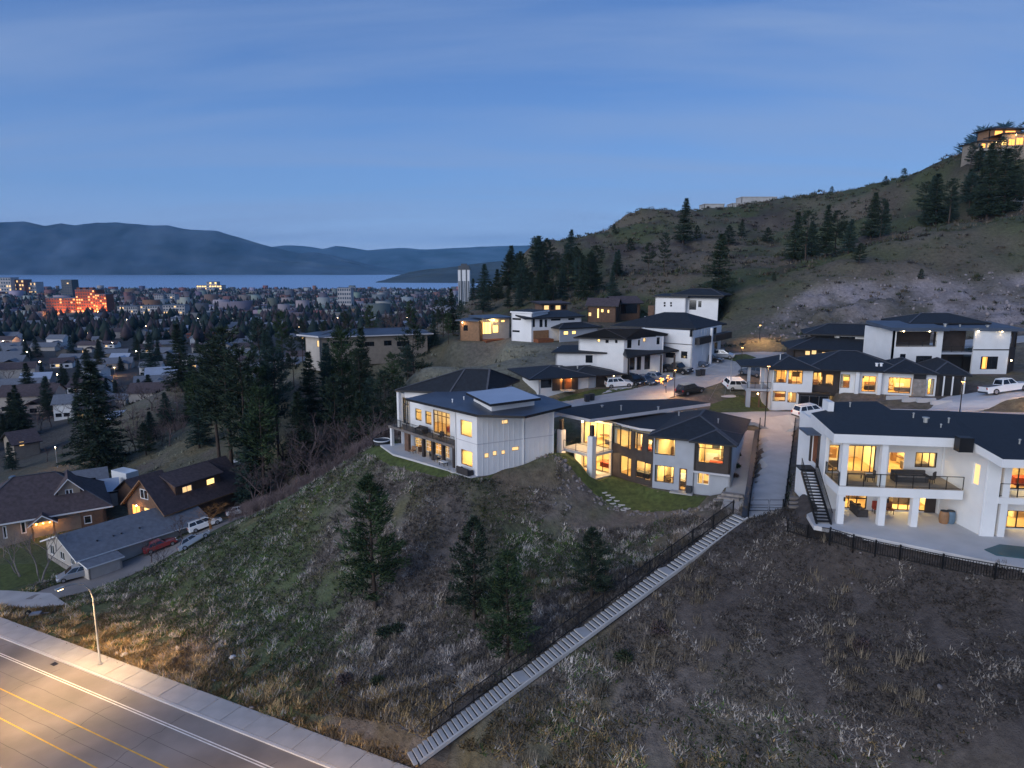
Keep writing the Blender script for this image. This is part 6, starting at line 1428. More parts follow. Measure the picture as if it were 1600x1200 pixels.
bx(r, 'crown', 'dark_block', f.pt(f.L / 2, zt_ + 2.2, -7), (f.L - 1, 12, 4.4), f.yaw); bx(r, 'penthouse', 'dark_block', f.pt(f.L / 2, zt_ + 5.4, -7), (f.L * .5, 6, 2.4), f.yaw)

# ================================================================== the town: small houses one by one
def town_house(kind):
    mb = MB(); rs = random.Random(kind); L, W_ = (12, 9) if kind % 2 else (15, 9.5); h = 3.2 if kind < 4 else 5.6; ri = 2.6
    for (a, b) in (((-L / 2, -W_ / 2), (L / 2, -W_ / 2)), ((L / 2, -W_ / 2), (L / 2, W_ / 2)), ((L / 2, W_ / 2), (-L / 2, W_ / 2)), ((-L / 2, W_ / 2), (-L / 2, -W_ / 2))): mb.face([(*a, -2), (*b, -2), (*b, h), (*a, h)], 0)
    o = .6; mb.face([(-L / 2 - o, -W_ / 2 - o, h - .3), (L / 2 + o, -W_ / 2 - o, h - .3), (L / 2 + o, 0, h + ri), (-L / 2 - o, 0, h + ri)], 1); mb.face([(L / 2 + o, W_ / 2 + o, h - .3), (-L / 2 - o, W_ / 2 + o, h - .3), (-L / 2 - o, 0, h + ri), (L / 2 + o, 0, h + ri)], 1)
    for s in (-1, 1): mb.face([(s * L / 2, -W_ / 2, h), (s * L / 2, W_ / 2, h), (s * L / 2, 0, h + ri - .1)], 0)
    mb.box((L * .25, -W_ / 2 - 2.2, .6), (5.5, 4.4, 5.2), 0, 0); mb.face([(L * .25 - 3.2, -W_ / 2 - 4.9, 3.0), (L * .25, -W_ / 2 - 4.9, 4.6), (L * .25, 0, 4.6), (L * .25 - 3.2, 0, 3.0)], 1); mb.face([(L * .25, -W_ / 2 - 4.9, 4.6), (L * .25 + 3.2, -W_ / 2 - 4.9, 3.0), (L * .25 + 3.2, 0, 3.0), (L * .25, 0, 4.6)], 1)
    for i, xx in enumerate((-L * .38, -L * .18, L * .25)):
        mb.box((xx, -W_ / 2 - .05 - (4.4 if i == 2 else 0), 1.6), (1.8, .1, 1.3), 0, 3 if (i == kind % 3 and kind in (1, 2, 5)) else 2)
    mats = [['beige', 'shingle_grey'], ['white_stucco', 'shingle_brown'], ['tan_siding', 'shingle_grey'], ['pale_block', 'metal_pale'], ['beige', 'shingle_brown'], ['white_stucco', 'shingle_grey']][kind]
    o_ = mb.build('town_house', mats + ['dark_glass', 'lit_window_soft']); return o_
TH = [town_house(k) for k in range(6)]
TLAB = ['beige bungalow with pale grey roof in the valley town', 'white bungalow with brown roof and one lit window in the valley town', 'tan bungalow with grey roof and one lit window in the valley town', 'pale bungalow with shiny metal roof in the valley town', 'two storey beige house with brown roof in the valley town', 'two storey white house with grey roof and lit window in the valley town']
rs = random.Random(5); spots = []
for Y in list(np.arange(150, 420, 27)) + list(np.arange(420, 960, 42)):
    X = -0.80 * Y - 10
    while X < 0.12 * Y:
        spots.append((X + rs.uniform(-5, 5), Y + rs.uniform(-6, 6))); X += rs.uniform(19, 30) * (1 + Y / 900)
P_ = np.array(spots); hh = height(P_[:, 0], P_[:, 1]); ok = (np.abs(hh - flat_z(P_[:, 1])) < 3.5) | ((P_[:, 1] < 215) & (P_[:, 0] < -.44 * P_[:, 1]) & (np.abs(hh - flat_z(P_[:, 1])) < 7))
BLOCKED = [Q(u, 500, Y)[:2] for u, Y in ((90, 640), (60, 640), (134, 660), (310, 640), (190, 180), (40, 162), (138, 150), (60, 132), (130, 124), (197, 124))]
TOWN = []
for (x, y), h, k in zip(spots, hh, ok):
    if not k or any(math.hypot(x - b[0], y - b[1]) < 24 for b in BLOCKED): continue
    TOWN.append((x, y)); kd = rs.choice((0, 0, 1, 2, 2, 3, 4, 5))
    o = place(TH[kd], USED, (x, y, float(h)), rs.choice((0.35, 0.35 + math.pi / 2, .35 + math.pi, .1)) + rs.uniform(-.15, .15), rs.uniform(.85, 1.15), TLAB[kd], 'houses of the valley town', 'house')
    if len(TOWN) > 296: break
# the farther town reads as one mass of roofs
V_, F2, T_ = [], [], []
n = 0
for i in range(2600):
    Y = 960 + 2060 * rs.random() ** 0.8; X = rs.uniform(-0.80, .12) * Y
    s = rs.uniform(7, 17); h = rs.uniform(4, 8) if rs.random() < .93 else rs.uniform(10, 22); z = float(flat_z(Y)); a = .35 + rs.uniform(-.2, .2) + (math.pi / 2 if rs.random() < .5 else 0)
    w = s * rs.uniform(.6, 1.0); ca, sa = math.cos(a), math.sin(a)
    c = [(X + (p * s * ca - q * w * sa) / 1.0, Y + (p * s * sa + q * w * ca)) for p, q in ((-1, -1), (1, -1), (1, 1), (-1, 1))]
    V_ += [(*p, z - 1) for p in c] + [(*p, z + h) for p in c]; col = rs.choice(((.30, .29, .29), (.20, .19, .2), (.14, .13, .14), (.36, .35, .35), (.22, .12, .10)))
    T_ += [tuple(q * rs.uniform(.8, 1.1) for q in col)] * 8; F2 += [(n, n + 1, n + 5, n + 4), (n + 1, n + 2, n + 6, n + 5), (n + 2, n + 3, n + 7, n + 6), (n + 3, n, n + 4, n + 7), (n + 4, n + 5, n + 6, n + 7)]; n += 8
attr_material('far_roofs', var=.2, scale=.02)
o = np_mesh('distant_town', V_, F2, 'far_roofs', np.array(T_)); tag(o, 'far mass of roofs spreading towards the lake', None, None, 'stuff')

# ================================================================== trees
def leaf_tris(P, D, L, wd, rs):
    """thin needle sprays: P base points, D directions"""
    n = len(P); up = rs.normal(size=(n, 3)); S = np.cross(D, up); S /= np.linalg.norm(S, axis=1)[:, None] + 1e-9
    a = P - S * wd[:, None] / 2; b = P + S * wd[:, None] / 2; c = P + D * L[:, None]
    V = np.stack([a, b, c], 1).reshape(-1, 3); return V
def conifer(seed, kind, H=10.0):
    rs = np.random.default_rng(seed); trunk = MB(); P, D, L, Wd = [], [], [], []
    br = MB()
    lean = rs.normal(size=2) * .012
    ax = lambda z: np.array([lean[0] * z + .05 * math.sin(z * .9 + seed), lean[1] * z + .05 * math.cos(z * .7 + seed), z])
    r0 = .017 * H if kind != 'pine' else .014 * H
    trunk.tube([ax(z) for z in np.linspace(-.3, H * .985, 12)], list(np.linspace(r0, .012, 12)), 7)
    if kind == 'fir': zlo, rmax, lev, nb = .10, .215, 30, 7
    elif kind == 'spruce': zlo, rmax, lev, nb = .05, .26, 32, 8
    elif kind == 'pine': zlo, rmax, lev, nb = .36, .21, 15, 5
    else: zlo, rmax, lev, nb = .14, .245, 18, 6            # young open grown pine
    for i in range(lev):
        t = (i + rs.uniform(-.3, .3)) / (lev - 1); t = min(max(t, 0), 1); z = H * (zlo + (1 - zlo) * t * .97)
        if kind in ('fir', 'spruce'): prof = (1 - t) ** .85 + .035
        elif kind == 'pine': prof = (.55 + .8 * t) * (1 - t) ** .55 * 1.05 + .08
        else: prof = (.75 + .45 * math.sin(min(1, t * 1.6) * math.pi / 2)) * (1 - t) ** .72 * 1.0 + .06
        for j in range(nb):
            if rs.random() < (.18 if kind in ('fir', 'spruce') else .28): continue
            a = 2 * math.pi * (j + rs.uniform(-.35, .35)) / nb + i * 1.9; ln = H * rmax * prof * rs.uniform(.62, 1.22)
            slope = {'fir': -.22 + .5 * t, 'spruce': -.30 + .5 * t, 'pine': .05 + .55 * t, 'young': .10 + .5 * t}[kind] + rs.uniform(-.1, .1)
            d = np.array([math.cos(a), math.sin(a), slope]); d /= np.linalg.norm(d); o = ax(z)
            tip = o + d * ln + np.array([0, 0, (.06 if kind != 'pine' else .12) * ln])
            if ln > .35: br.tube([o, o + d * ln * .55, tip], [r0 * .22 * (1 - t * .6), r0 * .13, .006], 3, cap=False)
            m = max(4, int(ln / .17)) if kind in ('fir', 'spruce') else max(3, int(ln / .26))
            for k in range(m):
                s = (k + .6) / m
                if kind in ('pine', 'young') and s < .28: continue
                c = o + (tip - o) * s; side = np.array([-math.sin(a), math.cos(a), 0])
                wdt = ln * .30 * (1.05 - s) if kind in ('fir', 'spruce') else .16 * H / 10 + ln * .12
                q = 7 if kind in ('fir', 'spruce') else (16 if kind == 'pine' else 21)
                for _ in range(q):
                    off = side * rs.normal() * wdt * .55 + np.array([0, 0, rs.normal() * .05 * H / 10 * (1 if kind in ('fir', 'spruce') else 2.4)])
                    dd = d * rs.uniform(.3, 1.0) + side * rs.normal() * .7 + np.array([0, 0, rs.normal() * .35 + (.0 if kind in ('fir', 'spruce') else .25)])
                    P.append(c + off); D.append(dd / (np.linalg.norm(dd) + 1e-9)); L.append(rs.uniform(.24, .5) * H / 10); Wd.append(rs.uniform(.06, .12) * H / 10)
    V = leaf_tris(np.array(P), np.array(D), np.array(L), np.array(Wd), rs)
    return trunk, br, V
PROTO = {}
def tree_proto(key, seed, kind, needle, barkm='bark'):
    trunk, br, V = conifer(seed, kind)
    root = bpy.data.objects.new({'fir': 'fir_tree', 'spruce': 'spruce_tree', 'pine': 'pine_tree', 'young': 'pine_tree'}[kind], None); COL.objects.link(root); root['_w'] = (0, 0, 0)
    n0 = len(trunk.v); trunk.v += br.v; trunk.f += [tuple(i + n0 for i in f) for f in br.f]; trunk.m += br.m
    trunk.build('trunk', barkm, root, smooth=True)
    cr_ = np_mesh('crown', V, np.arange(len(V)).reshape(-1, 3), needle, parent=root)
    PROTO[key] = root
for key, seed, kind, nd in (('fir1', 3, 'fir', 'needle_dark'), ('fir2', 8, 'fir', 'needle_blue'), ('spruce', 14, 'spruce', 'needle_dark'), ('pine1', 21, 'pine', 'needle_green'), ('pine2', 33, 'pine', 'needle_dark'), ('pine3', 47, 'pine', 'needle_blue'), ('young1', 52, 'young', 'needle_green'), ('young2', 61, 'young', 'needle_dark'), ('young3', 77, 'young', 'needle_green')): tree_proto(key, seed, kind, nd)
def tree_at(key, x, y, ztop, label, group=None, wide=1.0, zb=None, cat='tree'):
    zb = hz(x, y) if zb is None else zb; h = max(ztop - zb, 2.0) / 10
    w = h * wide * random.uniform(.92, 1.08)
    return place(PROTO[key], USED, (x, y, zb), random.uniform(0, 6.28), (w, w, h), label, group, cat)
def tree_px(key, u, vt, vb=None, Y=None, label=None, group=None, wide=1.0):
    if Y is None: b = hit(u, vb); Y = b[1]
    p = Q(u, vt, Y); return tree_at(key, p[0], p[1], p[2], label, group, wide)
# the four pines standing alone on the front slope
tree_px('young1', 578, 742, 955, label='tallest lone pine on the front slope, below the panelled house lawn', wide=1.12)
tree_px('young2', 740, 808, 968, label='slim dark lone pine on the front slope, left of the pine by the picket fence', wide=1.05)
tree_px('young3', 793, 863, 1030, label='lone pine rising beside the black picket fence', wide=1.15)
tree_px('young2', 926, 826, 932, label='small round lone pine below the stucco house lawn', wide=1.45)
tree_px('spruce', 138, 562, 735, label='very broad tall dark spruce above the outbuildings', wide=1.25)
tree_px('spruce', 14, 612, 685, label='dark spruce beside the dark roofed bungalow', wide=1.1)
tree_px('fir1', 72, 596, 640, label='small round conifer in the valley left of the broad spruce', wide=1.3)
tree_px('pine2', 345, 515, 738, label='tall double trunked looking pine at the gully mouth behind the boats', wide=1.25)
tree_px('fir1', 276, 505, 612, label='tall dark fir above the rocky spur', wide=1.1); tree_px('fir2', 230, 522, 592, label='dark fir left of the rocky spur top', wide=1.15)
tree_px('fir1', 95, 568, 600, label='pointed fir among the near valley roofs', wide=1.2)
GLAB = ['dark pine in the wooded gully behind the knoll', 'green pine in the wooded gully behind the knoll', 'bluish pine in the wooded gully behind the knoll', 'dark fir in the wooded gully behind the knoll', 'bluish fir in the wooded gully behind the knoll']
KEYS = ['pine2', 'pine1', 'pine3', 'fir1', 'fir2']
gul = [(372, 548, 116), (398, 575, 119), (425, 545, 122), (450, 575, 120), (478, 548, 128), (508, 535, 132), (532, 515, 138), (560, 548, 128), (588, 528, 134), (612, 552, 124), (636, 540, 132), (520, 590, 118), (556, 610, 114), (430, 628, 112), (402, 605, 113), (600, 582, 118), (540, 488, 162), (576, 478, 172), (657, 432, 176), (692, 466, 174), (707, 450, 178), (676, 496, 168), (640, 470, 182), (612, 486, 180), (505, 503, 165), (438, 487, 168), (402, 498, 182), (470, 500, 176), (372, 524, 152), (318, 560, 150), (352, 560, 135), (328, 540, 126), (455, 530, 150), (490, 590, 122), (580, 590, 122), (625, 590, 116), (470, 610, 116), (385, 640, 114), (545, 560, 124), (660, 560, 128), (645, 510, 150), (700, 490, 165), (720, 470, 172), (590, 500, 155), (560, 510, 150), (415, 520, 145), (525, 540, 145), (682, 470, 185), (735, 440, 300), (300, 580, 140)]
for i, (u, v, Y) in enumerate(gul):
    if i % 5 == 3: continue
    k = (0, 1, 2, 0, 3, 4, 1, 0)[i % 8]; tree_px(KEYS[k], u, v, Y=Y, label=GLAB[k], group='conifers of the wooded gully', wide=random.uniform(.85, 1.15))
HLAB = {'pine2': 'dark pine on the big hillside', 'fir1': 'dark fir on the big hillside', 'fir2': 'bluish fir on the big hillside', 'young2': 'short bushy pine on the big hillside', 'pine3': 'bluish pine on the big hillside'}
tree_px('fir1', 1124, 364, 482, label='tallest dark fir on the slope above the white house with portholes', wide=1.15)
hil = [('fir1', 1070, 309, 382), ('pine2', 1040, 365, 425), ('fir1', 797, 383, 452), ('fir2', 757, 412, 470), ('young2', 862, 440, 470), ('pine2', 932, 385, 440), ('fir1', 1245, 330, 410), ('fir2', 1272, 345, 402), ('fir1', 1296, 320, 402), ('pine2', 1310, 330, 395), ('young2', 1200, 355, 380), ('fir1', 1366, 300, 372), ('fir2', 1385, 315, 368), ('fir1', 1470, 270, 350), ('pine2', 1448, 285, 348), ('fir2', 1490, 290, 345), ('fir1', 1556, 222, 335), ('fir1', 1592, 258, 330), ('young2', 1300, 291, 303), ('young2', 1385, 275, 290), ('young2', 1533, 203, 222), ('fir1', 1572, 192, 214), ('pine3', 1413, 263, 286), ('young2', 1345, 380, 412), ('young2', 1160, 345, 372), ('pine3', 905, 402, 455), ('young2', 822, 420, 455), ('fir2', 880, 420, 470), ('young2', 985, 372, 392), ('pine2', 1015, 380, 430), ('fir1', 775, 420, 470), ('young2', 1090, 352, 375), ('young2', 1440, 420, 436), ('young2', 1140, 352, 385), ('fir2', 1330, 342, 395), ('pine3', 1520, 270, 335), ('fir1', 1540, 260, 335), ('young2', 1210, 425, 440), ('young2', 960, 350, 366), ('young2', 1275, 380, 400), ('fir2', 815, 405, 470), ('fir1', 842, 415, 478), ('pine2', 870, 395, 440), ('fir1', 1580, 230, 330)]
for key, u, vt, vb in hil: tree_px(key, u, vt, vb, label=HLAB[key], group='conifers on the big hillside', wide=random.uniform(1.0, 1.35) * (1.2 if key == 'young2' else 1))

for i in range(46):
    u = random.uniform(735, 970); v = random.uniform(405, 482) if u > 800 else random.uniform(452, 490); key = random.choice(('fir1', 'fir2', 'pine2', 'young2', 'young2')); b = hit(u, v)
    if b[1] < 195 or b[1] > 420: continue
    tree_at(key, b[0], b[1], b[2] + random.uniform(5, 15), HLAB[key], 'conifers on the big hillside', random.uniform(1.1, 1.5), b[2])
for u, v in ((1258, 408), (1318, 398), (1375, 372), (1455, 352), (1482, 348), (1530, 340), (1598, 332), (1545, 300), (1510, 318), (1580, 300), (1560, 268), (1595, 240), (1516, 268), (1530, 270)):
    key = random.choice(('fir1', 'pine2', 'fir2')); b = hit(u, v); tree_at(key, b[0], b[1], b[2] + random.uniform(9, 17), HLAB[key], 'conifers on the big hillside', 1.3, b[2])

def bare_tree(seed, H=8.0, spread=.62, depth=5, upright=.5, thick=.02, stems=1):
    rs = random.Random(seed); mb = MB()
    def grow(p, d, ln, r, k):
        q = p + d * ln + Vector((rs.gauss(0, .06), rs.gauss(0, .06), 0)) * ln; mb.tube([p, p.lerp(q, .5) + Vector((rs.gauss(0, .04), rs.gauss(0, .04), rs.gauss(0, .03))) * ln, q], [r, r * .85, r * .66], 5 if k > 3 else 3, cap=False)
        if k == 0: return
        for _ in range(rs.choice((2, 3, 3)) if k > 1 else 3):
            v = Vector((rs.gauss(0, spread), rs.gauss(0, spread), rs.uniform(.1, upright))) + d * .7; grow(q, v.normalized(), ln * rs.uniform(.62, .82), r * .62, k - 1)
    for _ in range(stems): grow(Vector((rs.gauss(0, .12) if stems > 1 else 0, rs.gauss(0, .12) if stems > 1 else 0, -.2)), Vector((rs.gauss(0, .25 if stems > 1 else .05), rs.gauss(0, .25 if stems > 1 else .05), 1)).normalized(), H * .27 if stems == 1 else H * .34, H * thick, depth)
    return mb
def bare_proto(key, nm, mat, *a, **k):
    root = bpy.data.objects.new(nm, None); COL.objects.link(root); root['_w'] = (0, 0, 0); mb = bare_tree(*a, **k)
    cut = int(len(mb.f) * 0); n_tr = 0
    mb.build('branches', mat, root); PROTO[key] = root
bare_proto('bare1', 'bare_tree', 'twig', 4); bare_proto('bare2', 'bare_tree', 'twig', 9, spread=.5, upright=.8); bare_proto('birch', 'birch_tree', 'bark_pale', 5, 8.0, .5, 4, .7, .022, 2)
bare_proto('shrub', 'bare_shrub', 'twig', 12, 8.0, .5, 3, .9, .012, 5); bare_proto('orange', 'orange_shrub', 'twig_orange', 15, 8.0, .75, 4, .35, .010, 5)
def bare_px(key, u, vt, vb=None, Y=None, label=None, group=None, wide=1.0):
    if Y is None: b = hit(u, vb); Y = b[1]
    p = Q(u, vt, Y); z = hz(p[0], p[1]); h = max(p[2] - z, 1.2) / 8.0
    return place(PROTO[key], USED, (p[0], p[1], z), random.uniform(0, 6.28), (h * wide, h * wide, h), label, group, 'tree' if key != 'shrub' else 'shrub')
bare_px('birch', 22, 828, Y=90, label='white barked bare birch in front of the craftsman house', wide=.8); bare_px('birch', 52, 824, Y=88.5, label='white barked bare birch beside the bungalow gable', wide=.8)
bare_px('bare1', 281, 788, Y=94, label='bare dark tree rising in front of the bungalow roof', wide=1.1); bare_px('orange', 327, 784, Y=100, label='orange twigged leafless shrub beside the lane', wide=1.5)
for i, (u, v, Y, k) in enumerate([(232, 838, 92, 'bare2'), (250, 850, 90, 'shrub'), (405, 690, 108, 'bare1'), (430, 700, 105, 'bare2'), (455, 660, 110, 'bare1'), (480, 640, 112, 'bare2'), (505, 655, 108, 'bare1'), (530, 640, 108, 'bare2'), (555, 625, 109, 'bare1'), (575, 630, 106, 'bare2'), (590, 640, 104, 'bare1'), (440, 640, 118, 'bare2'), (520, 610, 116, 'bare1'), (390, 720, 104, 'bare2'), (420, 720, 101, 'bare1'), (300, 650, 160, 'bare1'), (245, 640, 175, 'bare2'), (190, 600, 210, 'bare1'), (150, 700, 150, 'bare1'), (95, 690, 158, 'bare2'), (70, 690, 150, 'bare1'), (470, 690, 104, 'bare2'), (500, 690, 101, 'bare1'), (645, 545, 145, 'bare1'), (620, 470, 200, 'bare2'), (590, 470, 210, 'bare1'), (630, 458, 205, 'bare1')]):
    bare_px(k, u, v, Y=Y, label={'bare1': 'leafless spreading tree among the gully brush', 'bare2': 'leafless upright tree among the gully brush', 'shrub': 'leafless shrub beside the lane'}[k], group='leafless trees of the gully', wide=1.1)
for i, (u, v, Y) in enumerate([(1503, 0, 0)]): pass
for i in range(52):
    Y = random.uniform(132, 215); X = random.uniform(-.76, -.42) * Y; h = hz(X, Y)
    if any(math.hypot(X - a, Y - b) < 8 for a, b in TOWN) or any(math.hypot(X - a, Y - b) < 12 for a, b in BLOCKED): continue
    if i % 3 == 0: tree_at(random.choice(('fir1', 'fir2', 'spruce')), X, Y, h + random.uniform(6, 12), 'dark conifer between the roofs of the valley town', 'conifers of the valley town', 1.25, h)
    else: s_ = random.uniform(5, 9) / 8; place(PROTO[('bare1', 'bare2')[i % 2]], USED, (X, Y, h), random.uniform(0, 6), (s_ * 1.2, s_ * 1.2, s_), 'leafless tree between the roofs of the valley town', 'leafless trees of the valley town', 'tree')
for i in range(26): 
    u, v, Y = random.uniform(170, 330), 0, random.uniform(140, 205); x = Q(u, 600, Y)[0]; z = hz(x, Y); s_ = random.uniform(4, 8) / 8; place(PROTO[('bare1', 'bare2')[i % 2]], USED, (x, Y, z), random.uniform(0, 6), (s_ * 1.2, s_ * 1.2, s_), 'leafless tree on the rocky spur above the outbuildings', 'leafless trees of the spur', 'tree')
for u, v, hgt in ((262, 665, 9), (238, 690, 7), (312, 700, 11), (330, 665, 12), (228, 712, 7)):
    b = hit(u, v); key = random.choice(('young2', 'fir2', 'fir1', 'young2')); tree_at(key, b[0], b[1], b[2] + hgt, 'dark conifer on the rocky spur above the outbuildings', 'conifers of the rocky spur', 1.35, b[2])
# town trees
rs = random.Random(77); cnt = 0
for i in range(1400):
    Y = 165 * (1000 / 165) ** rs.random(); X = rs.uniform(-.80, .14) * Y; h = hz(X, Y)
    if abs(h - float(flat_z(Y))) > 5 or any(math.hypot(X - a, Y - b) < 10 for a, b in TOWN) or any(math.hypot(X - a, Y - b) < 22 for a, b in BLOCKED): continue
    if rs.random() < .45: tree_at(rs.choice(('fir1', 'fir2', 'spruce')), X, Y, h + rs.uniform(7, 15), 'dark conifer between the roofs of the valley town', 'conifers of the valley town', 1.25, h)
    else:
        s = rs.uniform(5.5, 10) / 8; place(PROTO[rs.choice(('bare1', 'bare2'))], USED, (X, Y, h), rs.uniform(0, 6), (s * 1.2, s * 1.2, s), 'leafless tree between the roofs of the valley town', 'leafless trees of the valley town', 'tree')
    cnt += 1
    if cnt > 290: break
# far trees towards the lake: one dark mass
rng = np.random.default_rng(3); n = 7000; Y = 560 + 2490 * rng.random(n) ** .9; X = rng.uniform(-.80, .14, n) * Y; z = flat_z(Y); H = rng.uniform(6, 17, n); rr = H * rng.uniform(.22, .45, n)
V_ = []; F2 = []
ang = np.arange(5) * 2 * np.pi / 5
ring = np.stack([X[:, None] + rr[:, None] * np.cos(ang) * rng.uniform(.6, 1.2, (n, 5)), Y[:, None] + rr[:, None] * np.sin(ang), (z + H * rng.uniform(.12, .35, n))[:, None] + np.zeros((n, 5))], -1)
top = np.stack([X, Y, z + H], -1)[:, None]; bot = np.stack([X, Y, z - 1], -1)[:, None]; V_ = np.concatenate([ring, top, bot], 1).reshape(-1, 3)
b = (np.arange(n) * 7)[:, None]; F2 = np.concatenate([np.stack([b[:, 0] + k, b[:, 0] + (k + 1) % 5, b[:, 0] + 5], 1) for k in range(5)] + [np.stack([b[:, 0] + (k + 1) % 5, b[:, 0] + k, b[:, 0] + 6], 1) for k in range(5)])
far_ok = np.abs(height(X, Y) - z) < 4
for a_, b_ in TOWN: far_ok &= np.hypot(X - a_, Y - b_) > 9
sel_ = np.repeat(far_ok, 1); F2 = F2[far_ok[F2[:, 0] // 7]]
tn = np.where(rng.random(n)[:, None] < .55, np.array([[.022, .032, .026]]), np.array([[.060, .045, .048]])); tn = np.repeat(tn * rng.uniform(.6, 1.4, (n, 1)), 7, 0)
attr_material('far_foliage', var=.3, scale=.3); o = np_mesh('distant_trees', V_, F2, 'far_foliage', tn); tag(o, 'far mass of town trees reaching to the lake shore', None, None, 'stuff')

# ================================================================== grass, brush, stones
KEEP = [p for p, _ in SHEETS] + [[(-4.3, 77.5), (5.2, 76.5), (5.4, 83), (-2, 97), (-17.5, 92.5), (-17, 91)], [(5.8, 85.2), (9.7, 80.3), (12.6, 83), (16.5, 77.8), (24.8, 74.2), (31, 88), (20, 92)], [(24.4, 53.5), (25, 51), (35.5, 44.2), (52, 41), (60, 60), (40, 66), (26, 62)]]
sdir = (ST1 - ST0)[:2] / np.hypot(*(ST1 - ST0)[:2]); sn = np.array([-sdir[1], sdir[0]])
KEEP.append([tuple(p) for p in (ST0[:2] - sdir * 5 + sn * 1.25, ST1[:2] + sdir * 1.5 + sn * 1.25, ST1[:2] + sdir * 1.5 - sn * 1.15, ST0[:2] - sdir * 5 - sn * 1.15)])
def free(X, Y):
    ok = np.ones(len(X), bool)
    for p in KEEP: ok &= ~inside(p, X, Y)
    rp = RDN[0] * (X - RD0[0]) + RDN[1] * (Y - RD0[1]); ok &= (rp < -.05)
    return ok
def blades(name, X, Y, Z, k, ln, wd, spread, tone, label, seed, lift=.75):
    """k leaning blades per tuft"""
    rg = np.random.default_rng(seed); n = len(X); N_ = n * k
    bx_ = np.repeat(np.stack([X, Y, Z - .03], 1), k, 0) + np.concatenate([rg.normal(size=(N_, 2)) * np.repeat(spread, k)[:, None] * .5, np.zeros((N_, 1))], 1)
    a = rg.uniform(0, 6.283, N_); tl = rg.uniform(.25, 1.1, N_); L = np.repeat(ln, k) * rg.uniform(.55, 1.15, N_)
    d = np.stack([np.cos(a) * tl, np.sin(a) * tl, np.full(N_, lift)], 1); d /= np.linalg.norm(d, axis=1)[:, None]
    s = np.stack([-np.sin(a), np.cos(a), np.zeros(N_)], 1) * (np.repeat(wd, k) * .5)[:, None]
    V = np.stack([bx_ - s, bx_ + s, bx_ + d * L[:, None]], 1).reshape(-1, 3); T = np.repeat(np.repeat(tone, k, 0) * rg.uniform(.7, 1.3, (N_, 1)), 3, 0)
    o = np_mesh(name, V, np.arange(len(V)).reshape(-1, 3), 'grass_blades', T); tag(o, label, None, None, 'stuff'); return o
attr_material('grass_blades', var=.15, scale=.5)
rg = np.random.default_rng(9)
n = 235000; X = rg.uniform(-66, 50, n); Y = rg.uniform(34, 112, n); Z = height(X, Y)
u_ = X / Y; sel = free(X, Y) & (u_ > -.86) & (u_ < .86) & (Z > -.5) & ~((Y > 92) & (X < -30)) & ~((Y > 96)) & ~((X > 6) & (Y > 72)) & (Y > 36 + .0 * X)
nn = fbm(X / 2.6, Y / 2.6, 3, 71); sel &= (nn > -.35); X, Y, Z = X[sel], Y[sel], Z[sel]; n = len(X)
n1 = fbm(X / 11, Y / 11, 5, 31); n2 = fbm(X / 4.0, Y / 4.0, 4, 42); n3 = fbm(X / 28, Y / 28, 4, 51); rnd = rg.random(n)
g = smooth(-.22, .35, n1 + .55 * smooth(4, -36, X) * smooth(55, 80, Y) + .35 * n2); right = smooth(4, 16, X - (54 - Y) * .8) * (Y < 62)
road_d = -(RDN[0] * (X - RD0[0]) + RDN[1] * (Y - RD0[1])); straw_zone = smooth(9, 2, road_d)
tone = np.tile(np.array([.270, .230, .195]), (n, 1))
tone[rnd < .35] = (.175, .146, .130); tone[rnd > .66] = (.40, .35, .30)
gm = rnd < (g * .62 * (1 - right)); tone[gm] = np.array([.078, .118, .036])
st = rg.random(n) < straw_zone * .7; tone[st] = (.36, .25, .12)
tone = tone * (1 - .46 * right[:, None]); tone *= (1 + .35 * n2[:, None])
clump = smooth(-.1, .45, fbm(X / 1.25, Y / 1.25, 2, 73)); tone *= (.42 + 1.0 * clump)[:, None]
ln = (.20 + .24 * rg.random(n) + .22 * clump) * (1 + .9 * straw_zone * rg.random(n)) * np.where(gm, .8, 1) * (1 - .35 * right); wd = .07 + .065 * rg.random(n)
blades('dry_grass', X, Y, Z, 6, ln, wd, np.full(n, .36), np.clip(tone, .01, 1), 'matted dry and green grass covering the front slope', 5, .42)
# taller straw tussocks
n = 1900; X = rg.uniform(-30, 48, n); Y = rg.uniform(34, 66, n); Z = height(X, Y); sel = free(X, Y) & (Z > 1) & (fbm(X / 5, Y / 5, 3, 88) > .08); X, Y, Z = X[sel], Y[sel], Z[sel]; n = len(X)
tone = np.tile(np.array([.22, .18, .13]), (n, 1)) * rg.uniform(.6, 1.25, (n, 1))
blades('straw_tussocks', X, Y, Z, 34, (.55 + .5 * rg.random(n)) * np.where(X < 4, .75, 1.0), np.full(n, .05), np.full(n, .42), tone, 'tall pale straw tussocks on the lower and right hand slope', 6, 1.5)
X = rg.uniform(-35, 48, 2600); Y = rg.uniform(36, 92, 2600); sel = free(X, Y) & ~((X > 6) & (Y > 72)); X, Y = X[sel], Y[sel]; SLOPE_STONES = (X, Y)
